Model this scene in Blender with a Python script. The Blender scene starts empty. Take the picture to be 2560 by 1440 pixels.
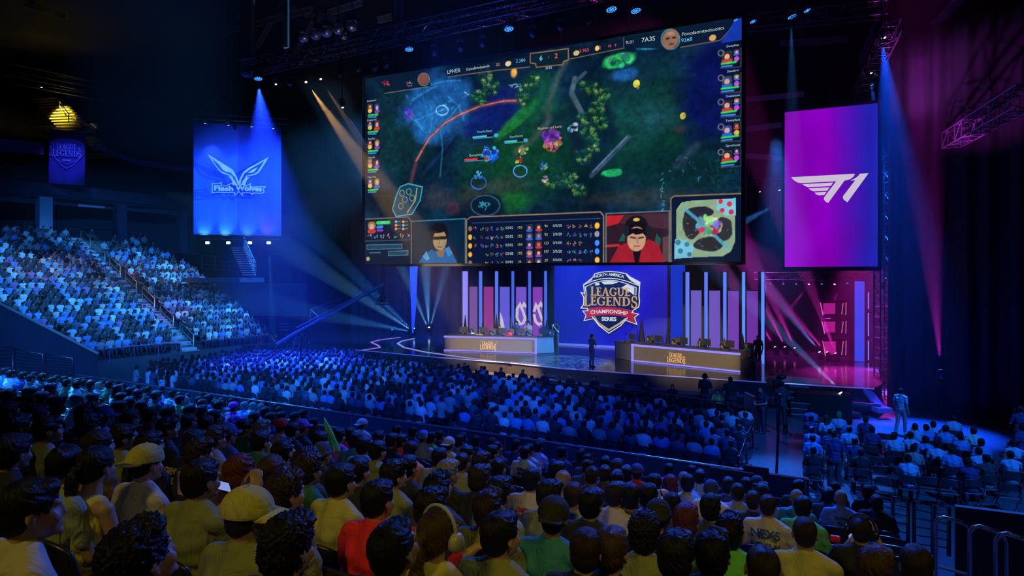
import bpy, bmesh, math, random
import numpy as np
from mathutils import Vector, Matrix

SC = bpy.context.scene
COL = SC.collection
PI = math.pi
R = math.radians
rnd = random.Random(7)

# ------------------------------------------------------------------ camera
F = 1500.0                       # focal length in pixels of the 2560 wide frame
CZ = 6.0                         # height of the lens above the arena floor
cam = bpy.data.cameras.new('camera')
cam.sensor_width = 36.0
cam.lens = F / 2560 * 36
cam.shift_y = -31 / 2560
cam.clip_end = 300
cam_ob = bpy.data.objects.new('camera', cam)
cam_ob.location = (0, 0, CZ)
cam_ob.rotation_euler = (PI / 2, 0, 0)
COL.objects.link(cam_ob)
SC.camera = cam_ob


def W(px, py, d):
    """a point that is d metres in front of the lens, from the place it has in the photograph"""
    return Vector(((px - 1280) * d / F, d, CZ - (py - 689) * d / F))


def G(px, py, z=0.0):
    """where the sight line through a pixel meets the level z"""
    return W(px, py, (CZ - z) * F / (py - 689))


# ------------------------------------------------------------------ world, exposure
wo = bpy.data.worlds.new('world')
SC.world = wo
wo.use_nodes = True
wo.node_tree.nodes['Background'].inputs[0].default_value = (0.0, 0.001, 0.006, 1)
wo.node_tree.nodes['Background'].inputs[1].default_value = 0.12
SC.view_settings.view_transform = 'Standard'
SC.view_settings.look = 'None'
SC.view_settings.exposure = 0.0
SC.view_settings.gamma = 1.0
SC.view_settings.use_curve_mapping = False
cy = SC.cycles
cy.max_bounces = 5
cy.diffuse_bounces = 2
cy.glossy_bounces = 3
cy.transmission_bounces = 2
cy.volume_bounces = 0
cy.transparent_max_bounces = 6
cy.use_denoising = True
cy.caustics_reflective = False
cy.caustics_refractive = False
cy.sample_clamp_indirect = 4.0
cy.use_light_tree = True


def spot(p, t, col, e, ang, blend=0.4, r=0.06, name='spotlight_beam'):
    l = bpy.data.lights.new(name, 'SPOT')
    l.energy = e
    l.color = col
    l.spot_size = R(ang)
    l.spot_blend = blend
    l.shadow_soft_size = r
    o = bpy.data.objects.new(name, l)
    COL.objects.link(o)
    p = Vector(p)
    t = Vector(t)
    o.location = p
    o.rotation_euler = (t - p).to_track_quat('-Z', 'Y').to_euler()
    return o


BLUE = (0.015, 0.09, 1.0)
SKY = (0.05, 0.30, 1.0)
CYAN = (0.12, 0.48, 1.0)
MAG = (1.0, 0.03, 0.75)
VIO = (0.28, 0.08, 1.0)
AMB = (1.0, 0.62, 0.22)
WARM = (1.0, 0.80, 0.42)

LS_MID = Vector((-29, 45, 5))
# --- washes on the audience and the stage (added spots, no lamp bodies seen)
WASH = [
    # source            target            colour  watts  angle blend
    ((-3, 5, 22), (-30, 45, 5.5), (0.03, 0.28, 1.0), 60000, 25, 0.6),     # side stand, from an added source above the audience
    ((-3, 43, 19.5), (-28, 43.5, 4.5), (0.05, 0.34, 1.0), 76000, 40, 0.7),     # side stand, from an added source on the stage side
    ((-14, -3, 21), (-15, 31, 1), (0.02, 0.20, 1.0), 74000, 34, 0.7),      # floor seats, far end
    ((-4, -3, 21), (-5, 26, 1), (0.01, 0.12, 1.0), 32000, 34, 0.8),
    ((6, -3, 21), (3, 22, 1), (0.01, 0.09, 1.0), 19000, 34, 0.8),
    ((16, 1, 18), (12.8, 18, 0), (0.015, 0.20, 1.0), 22000, 32, 0.7),      # floor seats beyond the aisle
    ((-6, 20.5, 17), (-8, 12, 3), (0.01, 0.12, 1.0), 34000, 38, 0.9),       # raised stand, from the stage side
    ((-21, 20.5, 15), (-13, 14, 3), (0.03, 0.32, 1.0), 62000, 44, 0.8),
    ((4, 20.5, 17), (1, 10.5, 3), (0.01, 0.10, 1.0), 22000, 42, 0.9),
    ((9, 20.5, 15), (0.5, 5.5, 4), (0.03, 0.14, 1.0), 13000, 34, 0.9),
    ((13, 20.5, 14), (6.5, 9, 1), (0.015, 0.14, 1.0), 20000, 38, 0.8),
    ((13.2, 30, 13), (8.0, 17.0, 0), (0.02, 0.18, 1.0), 52000, 17, 0.8),      # the aisle, added to brighten its floor
]
for a in WASH:
    spot(*a[:5], blend=a[5], r=0.25)
# warm house light over the rows nearest the lens
spot((-6, -3, 12.5), (-0.9, 3.9, 4.2), (1.0, 0.78, 0.14), 680, 38, 1.0, 0.6, 'house_light')
spot((4, -3, 12.5), (1.2, 4.4, 3.9), (1.0, 0.80, 0.14), 720, 44, 1.0, 0.6, 'house_light')
# white key light on the two player desks
spot((-10, 5, 15), (-1.2, 38.9, 1.9), WARM, 60000, 10.5, 0.5, 0.1, 'key_light')
spot((4, -2, 15), (9.4, 33.0, 1.9), WARM, 46000, 10.5, 0.5, 0.1, 'key_light')
spot((-2, 2, 15), (4.3, 34.5, 1.5), (0.5, 0.62, 1.0), 9000, 12, 0.6, 0.1, 'key_light')
# stage blues on the back wall and floor
spot((0, 33, 13), (5, 41.6, 3.5), (0.02, 0.06, 1.0), 9000, 46, 0.8, 0.2)
spot((8, 33, 13), (9, 38.5, 5), VIO, 6000, 46, 0.8, 0.2)
spot((-6, 40, 12), (-8, 48, 4), BLUE, 26000, 70, 0.8, 0.2)
# violet and magenta wash over the right hand wing
spot((19, 33, 9), (17.5, 29.5, 1.1), MAG, 24000, 46, 0.8, 0.2)
spot((15, 40, 9), (18, 36, 1.5), (0.85, 0.04, 1.0), 5000, 60, 0.8, 0.2)
spot((21, 27, 10), (19, 24.5, 1.1), VIO, 14000, 50, 0.8, 0.2)

spot((-38, 30, 17), LS_MID, (1.0, 0.6, 0.15), 9000, 26, 0.8, 0.1)  # added amber spot that warms the side stand stair and its rails
spot((-2, 36, 17), W(400, 790, 43), (1.0, 0.05, 0.8), 16000, 8, 0.9, 0.1)  # added magenta spot that tinges the middle of the side stand stair

# --- beams that stand in the haze: px,py of the lamp, distance, px,py,distance aimed at, colour, watts, angle
BEAMS = [
    (645, 196, 33, 690, 640, 34, (0.008, 0.04, 1.0), 30000, 38, 0.9, 9),
    (690, 211, 33, 712, 640, 33, SKY, 4200, 6, 0.4),
    (763, 203, 32, 1060, 620, 33, AMB, 4200, 13, 0.5, 26),
    (800, 196, 32, 1010, 520, 34, (1, 0.66, 0.4), 1300, 9, 0.5, 22),
    (855, 265, 33, 1060, 600, 36, SKY, 2600, 8, 0.4, 14),
    (937, 204, 31, 1000, 420, 37, BLUE, 2600, 14, 0.6),
    (1022, 121, 31, 1040, 660, 30, BLUE, 2600, 16, 0.8),
    (1271, 70, 30, 1300, 700, 29, BLUE, 3200, 18, 0.8),
    (1527, 20, 29, 1515, 700, 30, BLUE, 3200, 18, 0.8),
    (1588, 22, 29, 1640, 700, 29, BLUE, 3000, 18, 0.8),
    (1838, 50, 26.9, 1700, 330, 25.6, BLUE, 2600, 20, 0.7),
    (1978, 37, 28, 1985, 600, 28, SKY, 1500, 10, 0.6, 18),
    (2204, 84, 26, 2290, 900, 23.5, (0.004, 0.075, 1.0), 9000, 20, 0.8, 15),
    (2175, 177, 29, 2235, 700, 29, (0.006, 0.10, 1.0), 7000, 10, 0.6, 30),
    (2153, 252, 31, 2195, 700, 31, (0.006, 0.10, 1.0), 4200, 9, 0.6, 30),
    (672, 611, 44, 690, 990, 40, SKY, 3800, 6, 0.5, 16),
    (625, 609, 44, 520, 900, 38, BLUE, 3000, 20, 0.8),
    (571, 607, 44, 420, 900, 36, BLUE, 3000, 20, 0.8),
    (519, 606, 44, 330, 880, 34, BLUE, 3000, 20, 0.8),
    (1952, 505, 30, 1700, 640, 33, SKY, 3000, 16, 0.6, 16),
    # fan from the back of the stage, left
    (1073, 828, 50, 1010, 680, 47, CYAN, 3200, 9, 0.4, 34),
    (1073, 828, 50, 1062, 640, 48, CYAN, 4200, 12, 0.5, 34),
    (1073, 828, 50, 1110, 690, 48, CYAN, 3000, 8, 0.4, 34),
    (1035, 830, 49, 930, 760, 45, CYAN, 3400, 8, 0.4, 34),
    (1035, 830, 49, 880, 800, 44, SKY, 3200, 8, 0.4, 34),
    (1035, 830, 49, 900, 700, 46, SKY, 2800, 10, 0.4, 34),
    (1010, 560, 46, 760, 620, 40, BLUE, 26000, 46, 0.9),
    # magenta lamps on the wing
    (1940, 869, 37, 1880, 780, 36, MAG, 2600, 9, 0.4, 30),
    (1965, 872, 37, 1915, 770, 36, MAG, 2600, 9, 0.4, 30),
    (1990, 874, 36.5, 1935, 760, 35.5, MAG, 2600, 9, 0.4, 30),
    (2052, 883, 34.5, 1985, 800, 34, (0.2, 0.25, 1.0), 2400, 10, 0.4, 30),
    (2071, 887, 34.5, 1985, 790, 34, MAG, 2600, 9, 0.4, 30),
    (2092, 891, 34, 2050, 780, 33.5, MAG, 2600, 9, 0.4, 30),
    (2117, 992, 25.5, 2028, 905, 26, (0.15, 0.35, 1.0), 1500, 9, 0.5, 70),
    (2025, 712, 36, 1950, 800, 35, MAG, 900, 10, 0.5, 20),
    (2100, 710, 36, 2070, 800, 35, MAG, 900, 10, 0.5, 20),
    # uplight on the drape
    (2352, 925, 25.5, 2335, 720, 25.6, (0.9, 0.03, 0.9), 1700, 12, 0.6, 30),
    (2412, 830, 25.6, 2390, 600, 25.7, (0.7, 0.05, 1.0), 700, 12, 0.7, 24),
]
for b in BEAMS:
    p_, t_ = W(*b[0:3]), W(*b[3:6])
    spot(p_ + (t_ - p_).normalized() * 0.5, t_, b[6], b[7] * b[10] if len(b) > 10 else (8 if b[8] < 21 else 4), b[8], b[9], 0.05)

# ------------------------------------------------------------------ helpers: meshes
class MB:
    """collects shapes and links them as one mesh"""
    def __init__(s):
        s.v = []
        s.f = []
        s.m = []
        s.sm = []

    def add(s, vs, fs, mi=0, smooth=False):
        n = len(s.v)
        s.v.extend([tuple(v) for v in vs])
        for f in fs:
            s.f.append(tuple(i + n for i in f))
            s.m.append(mi)
            s.sm.append(smooth)

    def box(s, c, size, M=None, mi=0):
        hx, hy, hz = size[0] / 2, size[1] / 2, size[2] / 2
        vs = [Vector((x, y, z)) for x in (-hx, hx) for y in (-hy, hy) for z in (-hz, hz)]
        if M is not None:
            vs = [M @ v for v in vs]
        vs = [v + Vector(c) for v in vs]
        s.add(vs, [(0, 1, 3, 2), (4, 6, 7, 5), (0, 4, 5, 1), (2, 3, 7, 6), (0, 2, 6, 4), (1, 5, 7, 3)], mi)

    def bev(s, c, size, b=0.02, M=None, mi=0):
        """box with chamfered upright edges and rim"""
        hx, hy, hz = size[0] / 2, size[1] / 2, size[2] / 2
        b = min(b, hx * 0.9, hy * 0.9, hz * 0.9)
        def ring(x, y, z, k):
            return [Vector(p + (z,)) for p in ((x - k, y), (x, y - k), (x, -y + k), (x - k, -y), (-x + k, -y), (-x, -y + k), (-x, y - k), (-x + k, y))]
        rings = [ring(hx - b, hy - b, -hz, b * 0.5), ring(hx, hy, -hz + b, b), ring(hx, hy, hz - b, b), ring(hx - b, hy - b, hz, b * 0.5)]
        vs = [v for r_ in rings for v in r_]
        if M is not None:
            vs = [M @ v for v in vs]
        vs = [v + Vector(c) for v in vs]
        fs = []
        for k in range(3):
            for i in range(8):
                j = (i + 1) % 8
                fs.append((k * 8 + j, k * 8 + i, (k + 1) * 8 + i, (k + 1) * 8 + j))
        fs.append(tuple(range(8)))
        fs.append(tuple(reversed(range(24, 32))))
        s.add(vs, fs, mi)

    def tube(s, pts, r, n=8, mi=0, closed=False, r2=None):
        pts = [Vector(p) for p in pts]
        N = len(pts)
        vs = []
        up = None
        for i, p in enumerate(pts):
            a = pts[(i - 1) % N] if (closed or i > 0) else p
            b = pts[(i + 1) % N] if (closed or i < N - 1) else p
            d = (b - a).normalized()
            if up is None:
                up = Vector((0, 0, 1)) if abs(d.z) < 0.9 else Vector((1, 0, 0))
            x = d.cross(up)
            if x.length < 1e-4:
                x = d.cross(Vector((0, 1, 0)))
            x.normalize()
            y = x.cross(d).normalized()
            up = y
            rr = r if r2 is None else r + (r2 - r) * i / (N - 1)
            for k in range(n):
                t = 2 * PI * k / n
                vs.append(p + x * (rr * math.cos(t)) + y * (rr * math.sin(t)))
        fs = []
        for i in range(N if closed else N - 1):
            j = (i + 1) % N
            for k in range(n):
                l = (k + 1) % n
                fs.append((i * n + k, i * n + l, j * n + l, j * n + k))
        s.add(vs, fs, mi, True)
        if not closed:
            s.add(vs[:n], [tuple(reversed(range(n)))], mi)
            s.add(vs[-n:], [tuple(range(n))], mi)

    def ell(s, c, r, M=None, nu=14, nv=9, mi=0):
        vs = []
        for j in range(nv + 1):
            ph = PI * j / nv
            for i in range(nu):
                th = 2 * PI * i / nu
                v = Vector((r[0] * math.sin(ph) * math.cos(th), r[1] * math.sin(ph) * math.sin(th), r[2] * math.cos(ph)))
                if M is not None:
                    v = M @ v
                vs.append(v + Vector(c))
        fs = []
        for j in range(nv):
            for i in range(nu):
                k = (i + 1) % nu
                if j == 0:
                    fs.append((i, nu + i, nu + k))
                elif j == nv - 1:
                    fs.append((j * nu + i, (j + 1) * nu + i, j * nu + k))
                else:
                    fs.append((j * nu + i, (j + 1) * nu + i, (j + 1) * nu + k, j * nu + k))
        s.add(vs, fs, mi, True)

    def lathe(s, prof, n=20, M=None, c=(0, 0, 0), mi=0):
        """prof: (radius, z) from bottom to top, about the z axis"""
        vs = []
        for r_, z in prof:
            for k in range(n):
                t = 2 * PI * k / n
                v = Vector((r_ * math.cos(t), r_ * math.sin(t), z))
                if M is not None:
                    v = M @ v
                vs.append(v + Vector(c))
        fs = []
        for i in range(len(prof) - 1):
            for k in range(n):
                l = (k + 1) % n
                fs.append((i * n + k, i * n + l, (i + 1) * n + l, (i + 1) * n + k))
        s.add(vs, fs, mi, True)
        s.add(vs[:n], [tuple(reversed(range(n)))], mi)
        s.add(vs[-n:], [tuple(range(n))], mi)

    def prism(s, poly, h, M=None, mi=0):
        """poly in xz of the local frame, front at y=0, back at y=h"""
        n = len(poly)
        vs = [Vector((x, 0, z)) for x, z in poly] + [Vector((x, h, z)) for x, z in poly]
        if M is not None:
            vs = [M @ v for v in vs]
        fs = [tuple(range(n)), tuple(reversed(range(n, 2 * n)))] + [((i + 1) % n, i, n + i, n + (i + 1) % n) for i in range(n)]
        s.add(vs, fs, mi)

    def slab(s, poly, z0, z1, mi=0):
        """flat polygon (x, y) between two levels"""
        n = len(poly)
        vs = [(x, y, z1) for x, y in poly] + [(x, y, z0) for x, y in poly]
        fs = [tuple(range(n)), tuple(reversed(range(n, 2 * n)))] + [((i + 1) % n, i, n + i, n + (i + 1) % n) for i in range(n)]
        s.add(vs, fs, mi)

    def mesh(s, name):
        me = bpy.data.meshes.new(name)
        me.from_pydata(s.v, [], s.f)
        me.polygons.foreach_set('material_index', s.m)
        me.polygons.foreach_set('use_smooth', s.sm)
        me.update()
        bm = bmesh.new()
        bm.from_mesh(me)
        bmesh.ops.recalc_face_normals(bm, faces=bm.faces)
        bm.to_mesh(me)
        bm.free()
        return me

    def build(s, name, mat, parent=None, M=None, label=None, cat=None, group=None, kind=None, color=None):
        me = s.mesh(name)
        for m in (mat if isinstance(mat, (list, tuple)) else [mat]):
            me.materials.append(m)
        return put(name, me, parent, M, label, cat, group, kind, color)


def put(name, me, parent=None, M=None, label=None, cat=None, group=None, kind=None, color=None):
    o = bpy.data.objects.new(name, me)
    COL.objects.link(o)
    if parent is not None:
        o.parent = parent
    if M is not None:
        o.matrix_local = M
    tag(o, label, cat, group, kind)
    if color is not None:
        o.color = (*color, 1)
    return o


def tag(o, label=None, cat=None, group=None, kind=None):
    for k, v in (('label', label), ('category', cat), ('group', group), ('kind', kind)):
        if v:
            o[k] = v
    return o


def empty(name, loc, rz=0.0, label=None, cat=None, group=None):
    o = bpy.data.objects.new(name, None)
    COL.objects.link(o)
    o.empty_display_size = 0.1
    o.location = loc
    o.rotation_euler = (0, 0, rz)
    return tag(o, label, cat, group)


def dup(o, parent=None):
    c = o.copy()
    COL.objects.link(c)
    if parent is not None:
        c.parent = parent
    for ch in list(o.children):
        dup(ch, c)
    return c


def frame(o, xdir, up=(0, 0, 1)):
    """matrix with its x along xdir, z up, y away from the lens"""
    x = Vector(xdir).normalized()
    z = Vector(up).normalized()
    y = z.cross(x).normalized()
    z = x.cross(y).normalized()
    M = Matrix(((x.x, y.x, z.x, o[0]), (x.y, y.y, z.y, o[1]), (x.z, y.z, z.z, o[2]), (0, 0, 0, 1)))
    return M


# ------------------------------------------------------------------ helpers: materials
MATS = {}


def mat(name, col, rough=0.6, metal=0.0, emit=None, es=0.0, var=0.12, scale=6.0, bump=0.0, objcol=False, spec=None, coat=0.0):
    if name in MATS:
        return MATS[name]
    m = bpy.data.materials.new(name)
    m.use_nodes = True
    nt = m.node_tree
    b = nt.nodes['Principled BSDF']
    b.inputs['Roughness'].default_value = rough
    b.inputs['Metallic'].default_value = metal
    if spec is not None:
        b.inputs['Specular IOR Level'].default_value = spec
    if coat:
        b.inputs['Coat Weight'].default_value = coat
        b.inputs['Coat Roughness'].default_value = 0.1
    tc = nt.nodes.new('ShaderNodeTexCoord')
    nz = nt.nodes.new('ShaderNodeTexNoise')
    nz.inputs['Scale'].default_value = scale
    nz.inputs['Detail'].default_value = 3
    nt.links.new(tc.outputs['Object'], nz.inputs['Vector'])
    mr = nt.nodes.new('ShaderNodeMapRange')
    mr.inputs['To Min'].default_value = 1 - var
    mr.inputs['To Max'].default_value = 1 + var
    nt.links.new(nz.outputs['Fac'], mr.inputs['Value'])
    mx = nt.nodes.new('ShaderNodeVectorMath')
    mx.operation = 'SCALE'
    nt.links.new(mr.outputs[0], mx.inputs['Scale'])
    if objcol:
        oi = nt.nodes.new('ShaderNodeObjectInfo')
        nt.links.new(oi.outputs['Color'], mx.inputs[0])
    else:
        mx.inputs[0].default_value = col
    nt.links.new(mx.outputs[0], b.inputs['Base Color'])
    if emit is not None:
        b.inputs['Emission Color'].default_value = (*emit, 1)
        b.inputs['Emission Strength'].default_value = es
    if bump:
        bp = nt.nodes.new('ShaderNodeBump')
        bp.inputs['Strength'].default_value = bump
        bp.inputs['Distance'].default_value = 0.02
        nt.links.new(nz.outputs['Fac'], bp.inputs['Height'])
        nt.links.new(bp.outputs[0], b.inputs['Normal'])
    MATS[name] = m
    return m


def glow(name, col, es=1.0):
    """something that gives off light: a lamp lens, an LED face, a screen"""
    if name in MATS:
        return MATS[name]
    m = bpy.data.materials.new(name)
    m.use_nodes = True
    nt = m.node_tree
    nt.nodes.clear()
    o = nt.nodes.new('ShaderNodeOutputMaterial')
    e = nt.nodes.new('ShaderNodeEmission')
    e.inputs[0].default_value = (*col, 1)
    e.inputs[1].default_value = es
    nt.links.new(e.outputs[0], o.inputs[0])
    MATS[name] = m
    return m


BLACK = mat('black_paint', (0.012, 0.013, 0.018), 0.45, var=0.2)
DARK = mat('dark_paint', (0.03, 0.033, 0.045), 0.5, var=0.2)
STEEL = mat('dark_steel', (0.09, 0.09, 0.11), 0.35, 0.8, var=0.1)
BRIGHT = mat('bare_steel', (0.45, 0.46, 0.5), 0.28, 0.95, var=0.08)
CONC = mat('dark_concrete', (0.075, 0.08, 0.095), 0.45, var=0.25, scale=1.2, bump=0.05)
WALLM = mat('dark_wall', (0.02, 0.022, 0.035), 0.8, var=0.25, scale=0.6)
# ================================================================== the building
def struct(name, mb, m):
    return mb.build(name, m, kind='structure')


mb = MB(); mb.box((-8, 35, -0.1), (100, 90, 0.2))
FLOORM = mat('polished_concrete', (0.10, 0.11, 0.14), 0.22, var=0.25, scale=0.8, bump=0.02)
struct('floor', mb, FLOORM)
mb = MB(); mb.box((-8, 35, 27), (100, 90, 0.3)); struct('ceiling', mb, WALLM)
mb = MB(); mb.box((-8, 76, 13.5), (100, 0.4, 27)); struct('wall_back', mb, WALLM)
mb = MB(); mb.box((-57, 35, 13.5), (0.4, 90, 27)); struct('wall_left', mb, WALLM)
mb = MB(); mb.box((41, 35, 13.5), (0.4, 90, 27)); struct('wall_right', mb, WALLM)

# ---- raised stand the photograph is taken from: rows along E1, stage side along E2
TH = R(28.0)
E1 = Vector((math.cos(TH), -math.sin(TH), 0))
E2 = Vector((math.sin(TH), math.cos(TH), 0))
S0, PITCH, SLOPE = 11.04, 0.88, 0.263


def TS(t, s, z=0.0):
    return E1 * t + E2 * s + Vector((0, 0, z))


def head_z(s):                   # height of a seated head's centre over that stand
    return CZ - 3.5 + SLOPE * (S0 - s)


def deck_z(s):                   # continuous level of the treads
    return head_z(s) - 1.2


AISLE_T = 0.95
mb = MB()
for k in range(14):
    sk = S0 - PITCH * k
    z = deck_z(sk)
    p = [TS(-24, sk - 0.30), TS(AISLE_T, sk - 0.30), TS(AISLE_T, sk + (0.58 if k else 1.0)), TS(-24, sk + (0.58 if k else 1.0))]
    mb.slab([(q.x, q.y) for q in p], 0.0, z)
struct('floor_raised_stand', mb, CONC)
mb = MB()
for k in range(26):              # stair beside the stand, two steps to a row
    s = S0 + 0.58 - 0.44 * k
    z = deck_z(S0) + 0.1157 * (k - 1)
    p = [TS(AISLE_T, s - 0.44), TS(2.6, s - 0.44), TS(2.6, s), TS(AISLE_T, s)]
    mb.slab([(q.x, q.y) for q in p], 0.0, max(z, 0.12))
struct('floor_stair', mb, mat('stair_tread', (0.16, 0.14, 0.15), 0.5, var=0.45, scale=7.0, bump=0.1))
# parapet in front of the stand
mb = MB()
p = [TS(-24.6, 12.03), TS(-0.35, 12.03), TS(-0.35, 12.11), TS(-24.6, 12.11)]
mb.slab([(q.x, q.y) for q in p], 0.0, 2.29)
struct('wall_parapet', mb, mat('parapet_panel', (0.035, 0.045, 0.075), 0.3, var=0.2, scale=1.0))
mb = MB()
mb.tube([TS(-24.6, 12.07, 2.32), TS(-0.35, 12.07, 2.32)], 0.03)
mb.tube([TS(-24.6, 11.92, 1.95), TS(-0.35, 11.92, 1.95)], 0.02)
for i in range(16):
    t = -23.5 + i * 1.54
    mb.tube([TS(t, 12.0, 1.3), TS(t, 12.0, 2.29)], 0.018, 6)
    mb.tube([TS(t, 11.92, 1.95), TS(t, 12.04, 1.95)], 0.012, 6)
mb.build('handrail', mat('blue_grey_rail', (0.28, 0.30, 0.36), 0.25, 0.7), label='long metal handrail along the parapet in front of the raised seats', cat='railing')

# ---- side stand across the floor
U = Vector((0.55, 0.835, 0)).normalized()
V = Vector((-0.835, 0.55, 0)).normalized()
SB = Vector((-21.5, 40.0, 0))          # foot of its stair
NROW, RUN, RISE = 24, 0.76, 0.345
SZ0 = 1.0


def LS(u, k, f=0.0):                   # point of the side stand: metres along the rows, row number
    return SB + U * u + V * (RUN * (k + f)) + Vector((0, 0, SZ0 + RISE * k))


def right_limit(k):
    return max(5.6 - 0.02 * k, 1.0) if k < 15 else 5.3 - (k - 14) * 0.12


mb = MB()
for k in range(NROW):
    a, b = LS(-26, k, -0.5), LS(right_limit(k) + 0.3, k, -0.5)
    c, d = LS(right_limit(k) + 0.3, k, 0.5), LS(-26, k, 0.5)
    if k < 7:
        a, d = LS(-9.2 - 0.1 * k, k, -0.5), LS(-9.2 - 0.1 * k, k, 0.5)
    mb.slab([(q.x, q.y) for q in (a, b, c, d)], 0.0, a.z)
struct('floor_side_stand', mb, CONC)
# its stair, drawn as bright steps
mb = MB()
for k in range(NROW * 2):
    q = LS(0, 0) + V * (RUN * (k * 0.5 - 0.5))
    z = SZ0 + RISE * (k * 0.5) + 0.02
    p = [q - U * 0.5, q + U * 0.5, q + U * 0.5 + V * 0.36, q - U * 0.5 + V * 0.36]
    mb.slab([(w.x, w.y) for w in p], z - 0.16, z)
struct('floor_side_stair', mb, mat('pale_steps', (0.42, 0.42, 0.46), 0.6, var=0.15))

RAILM = mat('rail_warm_light', (0.55, 0.42, 0.22), 0.35, 0.5)  # warm light on the rails is put into this yellow base colour


def stair_rail(a, b, label, h=0.95, group='handrails on the side stand stair'):
    a, b = Vector(a), Vector(b)
    mb = MB()
    z = Vector((0, 0, h))
    mb.tube([a, a + z, b + z, b], 0.035, 6)
    mb.tube([a + z * 0.5, b + z * 0.5], 0.022, 6)
    mb.build('stair_handrail', RAILM, label=label, cat='handrail', group=group)


names = ['lowest', 'second from the foot', 'third from the foot', 'fourth from the foot', 'fifth from the foot', 'sixth from the foot', 'topmost']
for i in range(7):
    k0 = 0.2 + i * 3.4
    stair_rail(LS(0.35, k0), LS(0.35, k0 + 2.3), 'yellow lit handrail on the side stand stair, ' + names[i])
# rail down the stage end of the side stand
mb = MB()
a, b = LS(6.0, 0.2), LS(5.6, 15)
z = Vector((0, 0, 0.9))
mb.tube([a + z, b + z], 0.03, 6)
mb.tube([a + z * 0.5, b + z * 0.5], 0.02, 6)
for i in range(16):
    q = a.lerp(b, i / 15)
    mb.tube([q, q + z], 0.02, 5)
mb.build('end_railing', STEEL, label='sloping rail down the stage end of the side stand', cat='railing')
mb = MB()
mb.tube([LS(-10.5, -0.6) + Vector((0, 0, .9)), LS(-0.8, -0.6) + Vector((0, 0, .9))], 0.035, 6)
for i in range(8):
    q = LS(-10.5 + i * 1.38, -0.6)
    mb.tube([q, q + Vector((0, 0, .9))], 0.02, 5)
mb.build('front_railing', mat('rail_violet_light', (0.5, 0.2, 0.6), 0.3, 0.4), label='low rail catching violet light below the side stand rows', cat='railing')  # violet light on the rail is put into its base colour

# ---- entrance mouth in the side stand, lower left
mb = MB()
a, b = W(-40, 742, 27), W(245, 888, 29.5)
mb.add([a, b, Vector((b.x, b.y, 0)), Vector((a.x, a.y, 0))], [(0, 1, 2, 3)])
off = Vector((-0.25, 0.25, 0))
mb.add([a + off, b + off, Vector((b.x, b.y, 0)) + off, Vector((a.x, a.y, 0)) + off], [(3, 2, 1, 0)])
mb.add([a, b, b + off, a + off], [(0, 3, 2, 1)])
struct('wall_entrance', mb, mat('entrance_panel', (0.025, 0.028, 0.05), 0.5, var=0.3))
mb = MB()
mb.tube([W(-40, 738, 27), W(245, 884, 29.4)], 0.07, 6)
mb.build('entrance_coping', mat('coping', (0.5, 0.42, 0.3), 0.5), label='sloping pale edge above the dark entrance wall', cat='trim')
for i, (x0, y0, x1, y1, yb, d) in enumerate([(-30, 866, 33, 868, 942, 25.5), (36, 872, 108, 886, 942, 25.2), (113, 886, 182, 896, 946, 25)]):
    mb = MB()
    A, B_ = W(x0, y0, d), W(x1, y1, d)
    A0, B0 = W(x0, yb, d), W(x1, yb, d)
    mb.tube([A0, A, B_, B0], 0.045, 6)
    for j in range(1, 8):
        mb.tube([A.lerp(A0, j / 8), B_.lerp(B0, j / 8)], 0.02, 5)
    mb.build('barred_gate', STEEL, label='grey barred gate panel by the entrance wall, ' + ('outermost', 'middle one', 'beside the crowd')[i], cat='gate', group='gate panels by the entrance')

# ---- concourse and balcony behind the side stand
def band(name, pts, hgt, thick, m, kind='structure', **kw):
    """an upright strip that follows points along its upper edge"""
    mb = MB()
    pts = [Vector(p) for p in pts]
    for a, b in zip(pts[:-1], pts[1:]):
        n = (b - a).cross(Vector((0, 0, 1))).normalized() * thick
        if n.y < 0:
            n = -n
        vs = [a, b, b - Vector((0, 0, hgt)), a - Vector((0, 0, hgt))]
        vs += [v + n for v in vs]
        mb.add(vs, [(0, 1, 2, 3), (7, 6, 5, 4), (0, 4, 5, 1), (3, 2, 6, 7), (0, 3, 7, 4), (1, 5, 6, 2)])
    return mb.build(name, m, kind=kind, **kw)


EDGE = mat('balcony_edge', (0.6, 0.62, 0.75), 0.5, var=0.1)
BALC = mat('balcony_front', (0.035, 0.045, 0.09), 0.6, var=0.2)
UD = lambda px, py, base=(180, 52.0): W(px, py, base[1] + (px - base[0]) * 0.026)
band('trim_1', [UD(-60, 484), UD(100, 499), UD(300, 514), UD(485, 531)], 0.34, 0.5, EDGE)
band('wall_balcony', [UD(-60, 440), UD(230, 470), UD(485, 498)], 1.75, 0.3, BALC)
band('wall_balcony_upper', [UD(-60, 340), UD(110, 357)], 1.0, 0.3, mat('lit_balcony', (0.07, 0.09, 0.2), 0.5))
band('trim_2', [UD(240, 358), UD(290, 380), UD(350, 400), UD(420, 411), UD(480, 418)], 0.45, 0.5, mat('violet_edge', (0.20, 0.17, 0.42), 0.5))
band('wall_concourse', [UD(-80, 498, (180, 57)), UD(700, 540, (180, 57))], 4.6, 0.3, WALLM)
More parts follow.
